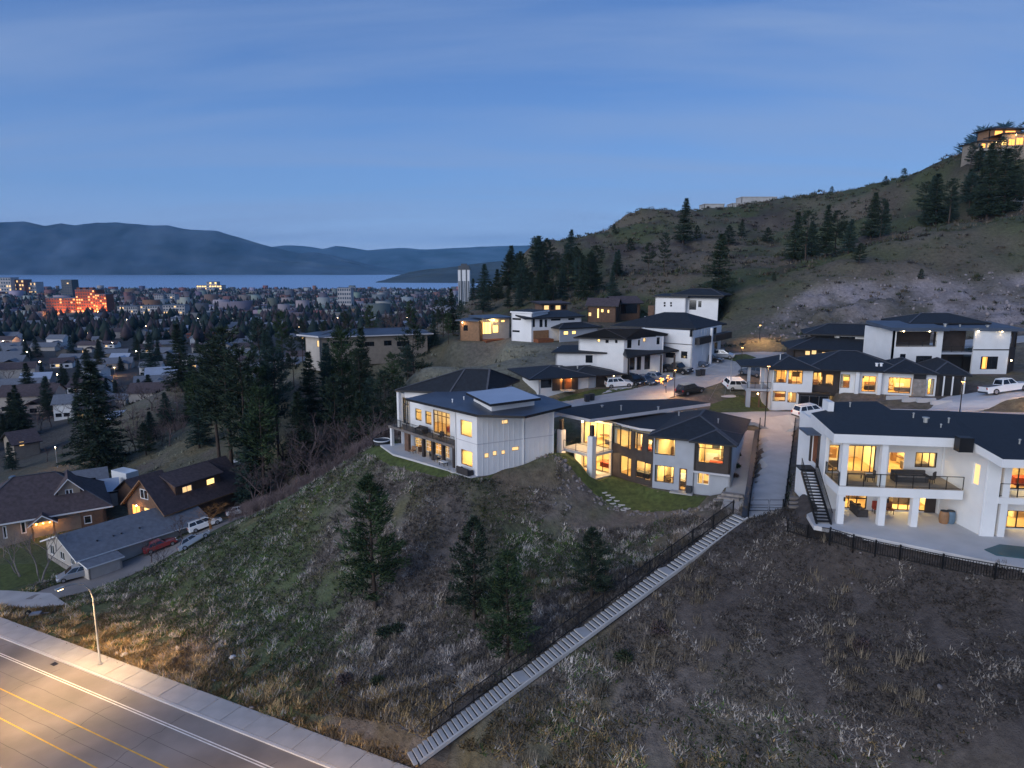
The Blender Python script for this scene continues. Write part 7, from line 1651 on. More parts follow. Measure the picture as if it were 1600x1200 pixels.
# sage and low scrub on the big hill and the bench behind
n = 34000; X = rg.uniform(-120, 330, n); Y = rg.uniform(108, 400, n); Z = height(X, Y); sel = free(X, Y) & (Z > np.where(Y < 230, 1.5, 9)) & ((X / Y) < .9) & (X / Y > -.62)
for p in [G(1203, 641, 21.6)]: sel &= ~((X > 36) & (X < 102) & (Y > 95) & (Y < 120))
HB = [(o.location.x, o.location.y) for o in COL.objects if o.type == 'EMPTY' and o.get('category') == 'house']
for hx, hy in HB: sel &= (np.hypot(X - hx, Y - hy) > 9.5)
X, Y, Z = X[sel], Y[sel], Z[sel]; n = len(X); n1 = fbm(X / 16, Y / 16, 4, 33); keep = rg.random(n) < np.clip(.45 + .9 * n1, .08, 1); X, Y, Z, n1 = X[keep], Y[keep], Z[keep], n1[keep]; n = len(X)
big = (.5 + 1.0 * rg.random(n) ** 2) * np.where(Y > 190, 1.25, .8); c3 = rg.random(n)
tone = np.where((c3 < .45)[:, None], np.array([[.058, .068, .038]]), np.where((c3 < .8)[:, None], np.array([[.135, .11, .083]]), np.array([[.042, .036, .035]])))
cutm = inside(ROCKCUT, X, Y); tone[cutm] *= .9
mid = (Y < 165) & (X < 20); tone[mid] = np.array([.24, .235, .17]) * rg.uniform(.55, 1.2, (mid.sum(), 1))
blades('hillside_scrub', X, Y, Z, 12, big * .9, big * .28, big * .8, tone, 'low sage scrub and dry grass clumps over the big hillside', 8, .7)
# gully thicket
base = bare_tree(31, 3.2, .5, 2, .9, .008, 6); bv = np.array(base.v); bf = [f for f in base.f if len(f) == 4]; bf = np.array(bf)
gp = [(-44, 100), (-34, 95.5), (-24, 93.5), (-16.5, 95), (-14, 104), (-20, 118), (-34, 124), (-48, 118)]
V_, F2 = [], []; c = 0
gp2 = [(-98, 165), (-85, 150), (-62, 142), (-52, 150), (-60, 185), (-80, 200), (-95, 190)]
for i in range(3600):
    x, y = (rg.uniform(-48, -13), rg.uniform(93, 124)) if i < 1500 else (rg.uniform(-98, -52), rg.uniform(142, 200))
    if not inside(gp if i < 1500 else gp2, np.array([x]), np.array([y]))[0]: continue
    s = rg.uniform(.5, 1.15) * (1 if i < 1500 else 1.5); a = rg.uniform(0, 6.28); ca, sa = math.cos(a), math.sin(a); v = bv * s; v = np.stack([v[:, 0] * ca - v[:, 1] * sa + x, v[:, 0] * sa + v[:, 1] * ca + y, v[:, 2] + hz(x, y)], 1)
    V_.append(v); F2.append(bf + c); c += len(bv)
    if len(V_) > 1100: break
M('thicket', (0.19, 0.145, 0.145), 0.95, .3, .3)
o = np_mesh('thicket', np.concatenate(V_), np.concatenate(F2), 'thicket'); tag(o, 'leafless purplish brush filling the gully and the rocky spur behind the knoll', None, None, 'stuff')
# broken rock on the cut and the mound between the two front houses
def rocks(name, X, Y, Z, S, label, mat='rock', seed=2):
    rg = np.random.default_rng(seed); n = len(X); t = (1 + 5 ** .5) / 2
    iv = np.array([(-1, t, 0), (1, t, 0), (-1, -t, 0), (1, -t, 0), (0, -1, t), (0, 1, t), (0, -1, -t), (0, 1, -t), (t, 0, -1), (t, 0, 1), (-t, 0, -1), (-t, 0, 1)]) / 1.9
    fi = np.array([(0, 11, 5), (0, 5, 1), (0, 1, 7), (0, 7, 10), (0, 10, 11), (1, 5, 9), (5, 11, 4), (11, 10, 2), (10, 7, 6), (7, 1, 8), (3, 9, 4), (3, 4, 2), (3, 2, 6), (3, 6, 8), (3, 8, 9), (4, 9, 5), (2, 4, 11), (6, 2, 10), (8, 6, 7), (9, 8, 1)])
    v = iv[None] * rg.uniform(.55, 1.25, (n, 12, 1)) * (S[:, None] * rg.uniform(.6, 1.2, (n, 3)))[:, None, :] + np.stack([X, Y, Z], 1)[:, None]
    f = fi[None] + (np.arange(n) * 12)[:, None, None]; o = np_mesh(name, v.reshape(-1, 3), f.reshape(-1, 3), mat); tag(o, label, None, None, 'stuff'); return o
n = 2600; X = rg.uniform(40, 190, n); Y = rg.uniform(134, 176, n); sel = inside(ROCKCUT, X, Y); X, Y = X[sel], Y[sel]; Z = height(X, Y); s = .10 + .42 * rg.random(len(X)) ** 3
M('cut_rock', (0.24, 0.21, 0.215), .95, .3, .5, .5, 3); rocks('rubble', X, Y, Z, s, 'grey broken rock scattered down the road cut', 'cut_rock')
q3 = np.array([Q(u, v, Y)[:2] for u, v, Y in zip(rg.uniform(225, 345, 160), np.full(160, 620), rg.uniform(165, 205, 160))]); s3 = .2 + .9 * rg.random(160) ** 3; rocks('rubble', q3[:, 0], q3[:, 1], height(q3[:, 0], q3[:, 1]) - .55 * s3, s3, 'grey outcrop stones on the spur left of the gully', 'rock', 8)
n = 300; X = rg.uniform(1.5, 7.0, n); Y = rg.uniform(74.5, 82.5, n); sel = free(X, Y); X, Y = X[sel], Y[sel]; rocks('rubble', X, Y, height(X, Y), .06 + .2 * rg.random(len(X)) ** 2, 'dark stones on the soil mound between the two front houses', 'rock', 4)
LB = np.array(resample([G(815, 749, 16.5), G(900, 768, 16.5), G(1000, 786, 16.4), G(1088, 797, 16.5)], .5)); LB = np.repeat(LB, 3, 0) + rg.normal(size=(len(LB) * 3, 2)) * .35; rocks('rubble', LB[:, 0], LB[:, 1], height(LB[:, 0], LB[:, 1]), .08 + .22 * rg.random(len(LB)), 'line of small stones edging the stucco house lawn', 'rock', 6)

X, Y = SLOPE_STONES; X, Y = X[:500], Y[:500]; rocks('rubble', X, Y, height(X, Y), .05 + .2 * np.random.default_rng(4).random(len(X)) ** 4, 'small stones strewn over the dry slopes', 'rock', 12)

# ================================================================== concrete stair up the slope
stair = thing('staircase', tuple(ST0), 'long straight flight of pale concrete steps climbing the slope', 'stairs')
NST = 68; Wst = 1.42; yaw = math.atan2(sdir[1], sdir[0]); runL = float(np.hypot(*(ST1 - ST0)[:2])); land = (14, 27, 47)
wts = np.array([2.6 if i in land else 1.0 for i in range(-8, NST)]); us_ = runL / wts[8:].sum()
tme = MB(); tme.box((0, 0, -.07), (us_ * .80, Wst, .12)); tread_me = tme.build('tread', 'concrete', data_only=True)
lme = MB(); lme.box((0, 0, -.07), (us_ * 2.55, Wst, .14)); land_me = lme.build('tread', 'concrete', data_only=True)
s_ = -wts[:8].sum() * us_
kerbL, soil = MB(), MB()
for i in range(-8, NST):
    w = wts[i + 8] * us_; c = ST0[:2] + sdir * (s_ + w / 2); z = ST0[2] + (ST1[2] - ST0[2]) * (i + .5) / NST + .05
    o = bpy.data.objects.new('tread', land_me if i in land else tread_me); COL.objects.link(o); o.parent = stair; o.location = (c[0] - ST0[0], c[1] - ST0[1], z - ST0[2]); o.rotation_euler = (0, 0, yaw)
    s_ += w
a = ST0[:2] - sdir * 2.8 ; za_ = ST0[2] - 1.25
kb = MB(); kb.beam((*(a - sn * (Wst / 2 + .12)), za_ + .02), (*(ST1[:2] - sn * (Wst / 2 + .12)), ST1[2] + .02), .15, .30); kb.build('kerb', 'concrete', stair)
sb = MB(); sb.beam((*a, za_ - .32), (*ST1[:2], ST1[2] - .32), Wst, .22); sb.build('riser_base', 'plastic_dark', stair)

# ================================================================== black metal fences
def fence(name, label, pts, h=1.4, bay=2.4, picket=.115, solid=False, r=.05):
    """posts one by one, rails, and a picket panel in every bay"""
    P = [np.array(p, float) for p in pts]; root = thing(name, tuple(P[0]), label, 'fence')
    rails = MB()
    for p, q in zip(P[:-1], P[1:]):
        L = np.linalg.norm(q - p); n = max(1, round(L / bay))
        for i in range(n):
            a, b = p + (q - p) * i / n, p + (q - p) * (i + 1) / n
            bx(root, 'post', 'metal_black', (a[0], a[1], a[2] + h / 2 - .1), (r * 2, r * 2, h + .3))
            for k in (.12, .94): rails.beam((a[0], a[1], a[2] + h * k), (b[0], b[1], b[2] + h * k),   .05, .06)
            pk = MB(); m = max(2, int(np.linalg.norm(b - a) / picket))
            for j in range(1, m): c = a + (b - a) * j / m; pk.box((c[0], c[1], c[2] + h * .53), (.03, .03, h * .82))
            o = pk.build('picket_panel', 'metal_black', root); o['kind'] = 'stuff'
    bx(root, 'post', 'metal_black', (P[-1][0], P[-1][1], P[-1][2] + h / 2 - .1), (r * 2, r * 2, h + .3)); rails.build('rail', 'metal_black', root)
def along(pts, step=2.4, dz=0.0):
    Pp = resample(pts, step) if len(pts) > 2 else [tuple(np.array(pts[0][:2]) + (np.array(pts[1][:2]) - np.array(pts[0][:2])) * k / max(1, round(math.dist(pts[0][:2], pts[1][:2]) / step))) for k in range(max(1, round(math.dist(pts[0][:2], pts[1][:2]) / step)) + 1)]
    return [(x, y, hz(x, y) + dz) for x, y in Pp]
fl_ = [(*(ST0[:2] - sdir * 1.2 + sn * 1.0), ST0[2] - .75)]
for i in range(1, 13): t = i / 12; fl_.append((*(ST0[:2] + (ST1 - ST0)[:2] * t + sn * 1.0), ST0[2] + (ST1[2] - ST0[2]) * t - .12))
fence('picket_fence', 'black metal picket fence following the pale stair down the slope', fl_, 1.35, 2.5)
fence('driveway_fence', 'black metal fence between the stucco house path and the driveway', along([DRIVE[0], DRIVE[3]], 2.4, .02), 1.4, 2.4)
fence('driveway_fence', 'black metal fence between the driveway and the white house', along([DRIVE[1], DRIVE[2]], 2.4, .02), 1.4, 2.4)
pf_ = [hit(u, v) for u, v in ((1230, 832), (1261, 842), (1296, 850), (1332, 860), (1367, 868), (1405, 876), (1472, 890), (1554, 905), (1640, 920))]
fence('patio_fence', 'black metal fence below the white house patio', pf_, 1.2, 2.3, .16)
rw = MB()
for i in range(12):
    p_, q_ = [np.array(DRIVE[0]) + (np.array(DRIVE[3]) - np.array(DRIVE[0])) * k / 12 for k in (i, i + 1)]; zz = [float(drv_z(p_[0], p_[1])) + .12, float(drv_z(q_[0], q_[1])) + .12]
    rw.slab([(p_[0] - .62, p_[1], zz[0]), (p_[0] + .05, p_[1], zz[0]), (q_[0] + .05, q_[1], zz[1]), (q_[0] - .62, q_[1], zz[1])], 3.2)
tag(rw.build('retaining_wall', 'plastic_dark', loc=(*DRIVE[0], 20.0)), 'dark retaining wall along the driveway beside the side path', 'wall')
fence('garden_fence', 'dark fence at the far edge of the panelled house lawn', along([(-19.5, 93.0), (-17.5, 96.5), (-15, 99.5)], 1.8), 1.4, 1.8)
# driveway gate
a, b = np.array(G(1170, 800, 20)), np.array(G(1223, 800, 20)); g0 = Fac(a, b); gt_ = thing('gate', (*((a + b) / 2), 20.1), 'black tubular gate closing the foot of the driveway', 'gate')
z = 20.05
for s0, s1 in ((.05, g0.L * .56), (g0.L * .60, g0.L - .05)):
    mb = MB(); mb.tube([g0.pt(s0, z + .1), g0.pt(s0, z + 1.15), g0.pt(s1, z + 1.15), g0.pt(s1, z + .1), g0.pt(s0, z + .1)], .03, 5); mb.tube([g0.pt(s0, z + .65), g0.pt(s1, z + .65)], .025, 5); mb.tube([g0.pt(s0, z + .4), g0.pt(s1, z + .4)], .02, 5); mb.build('gate_leaf', 'metal_black', gt_)
for s0 in (0, g0.L): bx(gt_, 'post', 'metal_black', g0.pt(s0, z + .6), (.1, .1, 1.3), g0.yaw)

# ================================================================== street lamps
p = road_pt(0, 0); bpt = hit(157, 1040); b0 = Vector((bpt[0], bpt[1], bpt[2])); n_ = Vector((RDN[0], RDN[1], 0))
LP = thing('street_lamp', tuple(b0), 'tall pale curved arm street lamp on the lower pavement', 'street lamp')
mb = MB(); mb.tube([b0, b0 + Vector((0, 0, 4)), b0 + Vector((0, 0, 7.6)), b0 + n_ * .25 + Vector((0, 0, 8.7)), b0 + n_ * .9 + Vector((0, 0, 9.5)), b0 + n_ * 1.8 + Vector((0, 0, 9.85)), b0 + n_ * 2.6 + Vector((0, 0, 9.9))], [.11, .095, .08, .07, .06, .05, .045], 8); mb.build('pole', 'galvanised', LP, smooth=True)
bx(LP, 'base', 'galvanised', tuple(b0 + Vector((0, 0, .12))), (.36, .36, .3))
hd = b0 + n_ * 2.95 + Vector((0, 0, 9.88)); bx(LP, 'lamp_head', 'galvanised', tuple(hd), (.34, .8, .16), math.atan2(RDN[1], RDN[0]) - math.pi / 2); bx(LP, 'lamp_glass', 'bulb', tuple(hd - Vector((0, 0, .1))), (.24, .5, .05), math.atan2(RDN[1], RDN[0]) - math.pi / 2)
def lamp_light(root, loc, power, col, ang=R(150)):
    l = bpy.data.lights.new('lamp_light', 'SPOT'); l.energy = power; l.color = col; l.spot_size = ang; l.spot_blend = .8; l.shadow_soft_size = .25
    o = bpy.data.objects.new('lamp_light', l); COL.objects.link(o); o.parent = root; o.location = Vector(loc) - Vector(root['_w'])
lamp_light(LP, tuple(hd - Vector((0, 0, .25))), 6500, (1, .62, .26))
for i, (t, lab) in enumerate(((-32, 'curved arm street lamp farther down the lower road'), (-6, None))):
    if lab is None: continue
    o = copy_tree(LP); q = road_pt(t, 2.2); o.location = (q[0], q[1], q[2] + .1); o['label'] = lab
# lamp added out of frame on the far side to brighten the lower road
q = road_pt(1, 19.6); o = copy_tree(LP); o.location = (q[0], q[1], q[2]); o.rotation_euler = (0, 0, math.pi); o['label'] = 'added unseen street lamp lighting the lower road from its far side'
for ch in o.children:
    if ch.type == 'LIGHT': ch.data = ch.data.copy(); ch.data.energy = 9000; ch.data.color = (1, .60, .24)
for t, n_o, rz, e_, lab in ((62, 21.5, math.pi, 24000, 'second added unseen lamp lighting the lower road from its far side'), (26, 21.5, math.pi, 6000, 'third added unseen lamp lighting the lower road from its far side')):  # two more lamps added out of frame to spread warm light over the road
    q = road_pt(t, n_o); o = copy_tree(LP); o.location = (q[0], q[1], q[2]); o.rotation_euler = (0, 0, rz); o['label'] = lab
    for ch in o.children:
        if ch.type == 'LIGHT': ch.data = ch.data.copy(); ch.data.energy = e_; ch.data.color = (1, .60, .24)
def post_lamp(u, vb, vt, Y, label, power, col=(1, .55, .22)):
    x, y, zt = Q(u, vt, Y); zb = hz(x, y); r = thing('lamp_post', (x, y, zb), label, 'street lamp'); h = max(zt - zb, 3.0)
    mb = MB(); mb.tube([(x, y, zb - .1), (x, y, zb + h)], [.07, .05], 7); mb.build('pole', 'metal_black', r); bx(r, 'lamp_head', 'metal_black', (x, y, zb + h + .05), (.5, .5, .08), .3); bx(r, 'lamp_glass', 'bulb_orange', (x, y, zb + h - .03), (.26, .26, .05), .3)
    lamp_light(r, (x, y, zb + h - .12), power, col, R(165))
post_lamp(1055, 626, 578, 106, 'black lamp post beside the wrapped glowing tree', 1000); post_lamp(1201, 672, 572, 90, 'tall black lamp post at the head of the driveway', 1400); post_lamp(1505, 645, 596, 80, 'black lamp post behind the white house roof', 1300); post_lamp(1188, 537, 508, 146, 'lamp post below the rock cut', 1500)
post_lamp(1160, 592, 543, 112, 'thin tall lamp post beside the white minivan', 1100); post_lamp(1660, 640, 590, 82, 'lamp post at the upper end of the right hand road', 2200); post_lamp(1330, 552, 520, 138, 'lamp post on the road behind the upper floor house', 1200)
# town street lights
tl = MB(); tl.tube([(0, 0, -1), (0, 0, 7)], [.12, .08], 5, 0); tl.tube([(0, 0, 7), (1.4, 0, 7.3)], .06, 5, 0); tl.box((1.6, 0, 7.25), (.55, .4, .25), 0, 1); tp = tl.build('town_street_lamp', ['metal_grey', 'bulb']); tl2 = tp.copy(); 
M('bulb_town', (.9, .7, .5), .4, 0, emit=(1, .72, .42), estr=26); tp.data.materials[1] = MATS['bulb_town']
rs = random.Random(19); k = 0
lamp_rows = [(X + 4 * math.sin(X), Yr + .12 * X) for Yr in (200, 262, 322, 384, 452, 540, 640, 760, 890) for X in np.arange(-.8 * Yr, .08 * Yr, 42 + Yr * .045)]
for X, Y in lamp_rows:
    h = hz(X, Y)
    if abs(h - float(flat_z(Y))) > 4: continue
    place(tp, USED, (X, Y, h), rs.uniform(0, 6), rs.uniform(.85, 1.1), 'lit street lamp in the valley town', 'street lamps of the valley town', 'street lamp'); k += 1
for u, v, pw in ((180, 588, 5000), (92, 648, 1500), (90, 731, 700), (205, 528, 9000), (38, 541, 9000), (330, 522, 6000), (217, 491, 16000)):
    b_ = hit(u, v); r = thing('flood_lamp', b_, 'strong warm lamp lighting a yard in the valley town', 'street lamp', 'yard lamps of the valley town'); mb = MB(); mb.tube([(b_[0], b_[1], b_[2] - .2), (b_[0], b_[1], b_[2] + 4.5)], .08, 5); mb.build('pole', 'metal_grey', r); lamp_point(r, (b_[0], b_[1], b_[2] + 4.6), pw * .35, (1, .5, .2), .3, 'lamp_head', bulb='bulb_town')

# ================================================================== vehicles
def vehicle(kind, paint):
    names = {'suv': 'parked_suv', 'sedan': 'parked_car', 'pickup': 'pickup_truck', 'van': 'parked_minivan'}
    L, Wd, H = {'suv': (4.7, 1.9, 1.72), 'sedan': (4.7, 1.82, 1.45), 'pickup': (5.9, 2.0, 1.9), 'van': (5.0, 1.95, 1.75)}[kind]
    root = thing(names[kind], (0, 0, 0)); h0 = .30; belt = {'suv': 1.05, 'sedan': .92, 'pickup': 1.15, 'van': 1.05}[kind]; hl = L / 2; hw = Wd / 2
    hood = belt - (.10 if kind != 'van' else .12)
    prof = {'suv': [(-hl, .5), (-hl + .05, belt - .1), (-hl + .1, belt), (hl - 1.35, belt), (hl - .25, hood - .08), (hl, hood - .25), (hl, .45)],
            'sedan': [(-hl, .5), (-hl + .02, belt - .05), (-hl + .5, belt + .02), (hl - 1.5, belt), (hl - .3, hood - .1), (hl, hood - .28), (hl, .42)],
            'pickup': [(-hl, .6), (-hl, belt), (hl - 1.75, belt), (hl - .2, hood + .05), (hl, hood - .15), (hl, .5)],
            'van': [(-hl, .5), (-hl + .04, belt), (hl - 1.1, belt), (hl - .2, hood - .2), (hl, hood - .38), (hl, .42)]}[kind]
    full = prof + [(hl - .05, h0), (-hl + .05, h0)]; mb = MB(); n = len(full)
    secs = [(-1.0, .93, .02), (-.93, 1.0, 0), (.93, 1.0, 0), (1.0, .93, .02)]
    for yy, k, dz in secs:
        for x, z in full: mb.v.append((x * (k if abs(x) > hl * .9 else 1), yy * hw, h0 + (z - h0) * (1 if abs(yy) < .95 else .94) + dz))
    for s in range(3):
        for i in range(n): j = (i + 1) % n; mb.f.append((s * n + i, s * n + j, (s + 1) * n + j, (s + 1) * n + i)); mb.m.append(0)
    mb.f.append(tuple(range(n - 1, -1, -1))); mb.m.append(0); mb.f.append(tuple(3 * n + i for i in range(n))); mb.m.append(0)
    body = mb.build('body', paint, root, smooth=False)
    x0, x1, t0, t1 = {'suv': (-hl + .12, hl - 1.3, -hl + .45, hl - 2.05), 'sedan': (-hl + .55, hl - 1.45, -hl + 1.15, hl - 2.2), 'pickup': (-.9, hl - 1.7, -.6, hl - 2.4), 'van': (-hl + .08, hl - 1.0, -hl + .35, hl - 2.05)}[kind]
    wb, wt = hw - .08, hw - .26; Bt = [(x0, -wb, belt - .02), (x1, -wb, belt - .02), (x1, wb, belt - .02), (x0, wb, belt - .02)]; Tp = [(t0, -wt, H), (t1, -wt, H), (t1, wt, H), (t0, wt, H)]
    cb = MB(); cb.v = Bt + Tp; cb.f = [(4, 5, 6, 7), (0, 1, 5, 4), (1, 2, 6, 5), (2, 3, 7, 6), (3, 0, 4, 7)]; cb.m = [0] * 5; cab = cb.build('cabin', paint, root)
    def pane(a, b, c, d, i0, i1, nm='window'):
        a, b, c, d = map(Vector, (a, b, c, d)); nrm = (b - a).cross(d - a).normalized() * .012
        g = lambda s, t: (a.lerp(b, s).lerp(d.lerp(c, s), t)) + nrm
        w = MB(); w.face([g(i0, .10), g(i1, .10), g(i1, .88), g(i0, .88)]); w.build(nm, 'dark_glass', cab)
    for A, B, C_, D_ in ((Bt[0], Bt[1], Tp[1], Tp[0]), (Bt[2], Bt[3], Tp[3], Tp[2])):
        rev = A is Bt[2]
        for i0, i1 in ((.05, .33), (.36, .64), (.67, .94)) if kind in ('suv', 'van') else ((.06, .48), (.52, .93)): pane(A, B, C_, D_, i0, i1)
    pane(Bt[1], Bt[2], Tp[2], Tp[1], .06, .94, 'windscreen'); pane(Bt[3], Bt[0], Tp[0], Tp[3], .08, .92, 'rear_window')
    if kind == 'pickup':
        bd = MB(); bd.face([(-hl + .12, -hw + .15, belt + .012), (-1.0, -hw + .15, belt + .012), (-1.0, hw - .15, belt + .012), (-hl + .12, hw - .15, belt + .012)]); bd.build('bed_cover', 'plastic_dark', root)
    wr = {'suv': .36, 'sedan': .33, 'pickup': .41, 'van': .34}[kind]
    for sx in (-1, 1):
        for sy in (-1, 1):
            wx = sx * L * .31 + (.03 * L if sx > 0 else -.0); t = MB(); pts = [(wx, sy * (hw - .22), wr), (wx, sy * (hw + .01), wr)]; t.tube(pts, wr, 14); w = t.build('wheel', 'tyre', root)
            t = MB(); t.tube([(wx, sy * (hw - .05), wr), (wx, sy * (hw + .022), wr)], wr * .62, 10); t.build('rim', 'rim', w)
    for sy in (-1, 1):
        bx(root, 'headlight', 'headlamp', (hl - .06, sy * (hw - .3), hood - .28), (.14, .36, .16)); bx(root, 'tail_light', 'tail_lamp', (-hl + .03, sy * (hw - .16), belt - .18), (.1, .2, .3))
    for nm, xx in (('front_bumper', hl - .04), ('rear_bumper', -hl + .04)): bx(root, nm, 'plastic_dark', (xx, 0, .42), (.14, Wd * .92, .2))
    return root
VP = {}
def car(kind, paint, u, v, yaw, label, Y=None, xyz=None):
    b = xyz or hit(u, v)
    if (kind, paint) not in VP: VP[(kind, paint)] = vehicle(kind, paint)
    # sit the wheels on the slope
    x, y = b[0], b[1]; fx, fy = math.cos(yaw), math.sin(yaw); zs = height(np.array([x + fx * 1.5, x - fx * 1.5, x - fy * .8, x + fy * .8]), np.array([y + fy * 1.5, y - fy * 1.5, y + fx * .8, y - fx * .8]))
    o = place(VP[(kind, paint)], USED, (x, y, float(zs.mean()) + .10), yaw, 1.0, label, None, {'suv': 'car', 'sedan': 'car', 'pickup': 'truck', 'van': 'van'}[kind])
    e = Matrix.Rotation(yaw, 3, 'Z') @ Matrix.Rotation(-math.atan2(zs[0] - zs[1], 3), 3, 'Y') @ Matrix.Rotation(math.atan2(zs[2] - zs[3], 1.6), 3, 'X'); o.rotation_euler = e.to_euler()
    return o
car('suv', 'car_white', 966, 605, .12, 'white SUV parked before the entrance lit house'); car('suv', 'car_black', 990, 601, -1.0, 'black SUV parked right of the white SUV'); car('sedan', 'car_blue', 1009, 600, -.9, 'dark blue sedan in the middle of the porch house driveway'); car('sedan', 'car_silver', 1025, 595, -.8, 'silver sedan parked nearest the porch house posts')
car('pickup', 'car_black', 1058, 583, -.9, 'black pickup parked by the porch house corner'); car('sedan', 'car_silver', 1069, 571, -.5, 'silver sedan parked behind the black pickup'); car('sedan', 'car_blue', 1087, 573, -.5, 'blue sedan parked between the silver sedan and the balcony house'); car('sedan', 'car_black', 1110, 566, -.5, 'black sedan parked under the balcony house'); car('van', 'car_silver', 1127, 560, -.4, 'silver minivan half hidden beside the balcony house')
car('suv', 'car_black', 1078, 616, .55, 'black SUV standing on the street by the glowing tree'); car('suv', 'car_blue', 1176, 587, 2.2, 'dark SUV seen from behind beside the long house porch'); car('van', 'car_white', 1152, 608, .25, 'white minivan parked at the edge of the long house lawn'); car('pickup', 'car_white', 1570, 614, .03, 'white pickup truck on the concrete drive of the flat roofed house')
car('van', 'car_silver', 122, 903, 3.75, 'silver minivan parked in the lane before the bungalow'); car('sedan', 'car_white', 377, 805, .5, 'white car parked at the top of the lane'); car('sedan', 'car_red', 252, 858, .6, 'dark red car parked against the bungalow wall'); car('van', 'car_white', 322, 826, .6, 'white van parked under the orange shrub'); car('sedan', 'car_silver', 306, 850, .6, 'pale silver car below the white van in the lane'); car('suv', 'car_white', 1256, 672, .2, 'white SUV peeking past the white house corner', xyz=(*G(1266, 668, 21.5), 0))
# boats and trailer on the flat below
def boat(u, v, yaw, s, label, Y=None):
    b = hit(u, v) if Y is None else (*Q(u, v, Y)[:2], 0); z = hz(b[0], b[1]); r = thing('boat', (b[0], b[1], z), label, 'boat'); c, s_ = math.cos(yaw), math.sin(yaw)
    T = lambda x, y, zz: (b[0] + (x * c - y * s_) * s, b[1] + (x * s_ + y * c) * s, z + zz * s)
    secs = [(-3.2, 1.1, 1.0), (-1, 1.2, 1.05), (1.2, 1.0, 1.15), (2.6, .5, 1.3), (3.4, .04, 1.4)]; mb = MB()
    for x, w, h in secs: mb.v += [T(x, -w, h), T(x, -w * .6, .45), T(x, w * .6, .45), T(x, w, h), T(x, w * .75, h * .75), T(x, -w * .75, h * .75)]
    for i in range(4):
        for k in range(6): a, bb = i * 6 + k, i * 6 + (k + 1) % 6; mb.f.append((a, bb, bb + 6, a + 6)); mb.m.append(0)
    mb.f.append((0, 1, 2, 3, 4, 5)); mb.m.append(0); mb.build('hull', 'car_white', r)
    w = MB(); w.face([T(.7, -.8, 1.1), T(.7, .8, 1.1), T(.35, .6, 1.7), T(.35, -.6, 1.7)]); w.build('windscreen', 'dark_glass', r); w = MB()
    for k in (-1, 0, 1): w.tube([T(-2.4, k * .7, .1), T(2.0, k * .5, .25)], .05, 4)
    for k in (-1, 1): w.tube([T(-.9, k * 1.0, .3), T(-.9, k * 1.2, .3)], .32, 9)
    w.build('boat_trailer', 'metal_grey', r); bx(r, 'engine_cover', 'tarp_blue', T(-3.2, 0, 1.1), (.6 * s, .7 * s, .7 * s), yaw)
boat(55, 746, .1, 1.35, 'long white boat on a trailer behind the craftsman house', 132); boat(358, 762, .5, 1.0, 'white motorboat on the slope behind the steep gabled house', 124); boat(365, 773, .4, .8, 'smaller white boat in front of the motorboat', 120)
b = (*Q(197, 757, 124)[:2], 0); z = hz(b[0], b[1]); tr = thing('box_trailer', (b[0], b[1], z), 'tall white box trailer behind the steep gabled house', 'trailer'); bx(tr, 'box', 'car_white', (b[0], b[1], z + 1.9), (4.6, 2.4, 2.5), -.5); bx(tr, 'chassis', 'metal_black', (b[0], b[1], z + .55), (4.8, 1.2, .16), -.5)
for k in (-1, 1): mb = MB(); c, s_ = math.cos(-.5), math.sin(-.5); mb.tube([(b[0] - s_ * k * .95, b[1] + c * k * .95, z + .4), (b[0] - s_ * k * 1.2, b[1] + c * k * 1.2, z + .4)], .4, 12); mb.build('wheel', 'tyre', tr)

# ================================================================== small things
def wheelie(u, v, label, mat='plastic_dark', Y=None):
    b = hit(u, v); r = thing('wheelie_bin', (b[0], b[1], b[2]), label, 'bin'); x, y, z = b; bx(r, 'body', mat, (x, y, z + .58), (.62, .72, 1.0), .3, 1.12); bx(r, 'lid', mat, (x, y, z + 1.12), (.74, .84, .08), .3)
    for k in (-1, 1): mb = MB(); mb.tube([(x + k * .25, y + .32, z + .12), (x + k * .33, y + .34, z + .12)], .12, 8); mb.build('wheel', 'tyre', r)
wheelie(917, 628, 'dark wheeled bin at the kerb, left of its pair beside the street'); wheelie(924.5, 626, 'dark wheeled bin at the kerb, right of its pair beside the street'); wheelie(1091, 588, 'dark wheeled bin beside the drive, left of a pair'); wheelie(1097.5, 587, 'dark wheeled bin beside the drive, right of a pair'); wheelie(186, 872, 'green bin against the bungalow wall', 'plastic_green'); wheelie(165, 884, 'dark bin at the bungalow annex corner')
# tree wrapped in lights
b = hit(1041, 614); r = thing('lit_tree', b, 'small leafless street tree wrapped in glowing orange lights', 'tree'); H_ = 4.2
mb = bare_tree(3, H_, .6, 4, .6, .018); mb.v = [(p[0] + b[0], p[1] + b[1], p[2] + b[2]) for p in mb.v]; pts = mb.v[::9]; mb.build('branches', 'twig', r)
lb = MB(); rs = random.Random(4)
for p in rs.sample([q for q in pts if q[2] > b[2] + 1.0], min(130, len([q for q in pts if q[2] > b[2] + 1.0]))): lb.box(p, (.07, .07, .07))
lb.build('string_lights', 'bulb_string', r)['kind'] = 'stuff'
l = bpy.data.lights.new('glow', 'POINT'); l.energy = 130; l.color = (1, .45, .14); l.shadow_soft_size = .8; lo = bpy.data.objects.new('glow', l); COL.objects.link(lo); lo.parent = r; lo.location = (0, 0, 2.6)
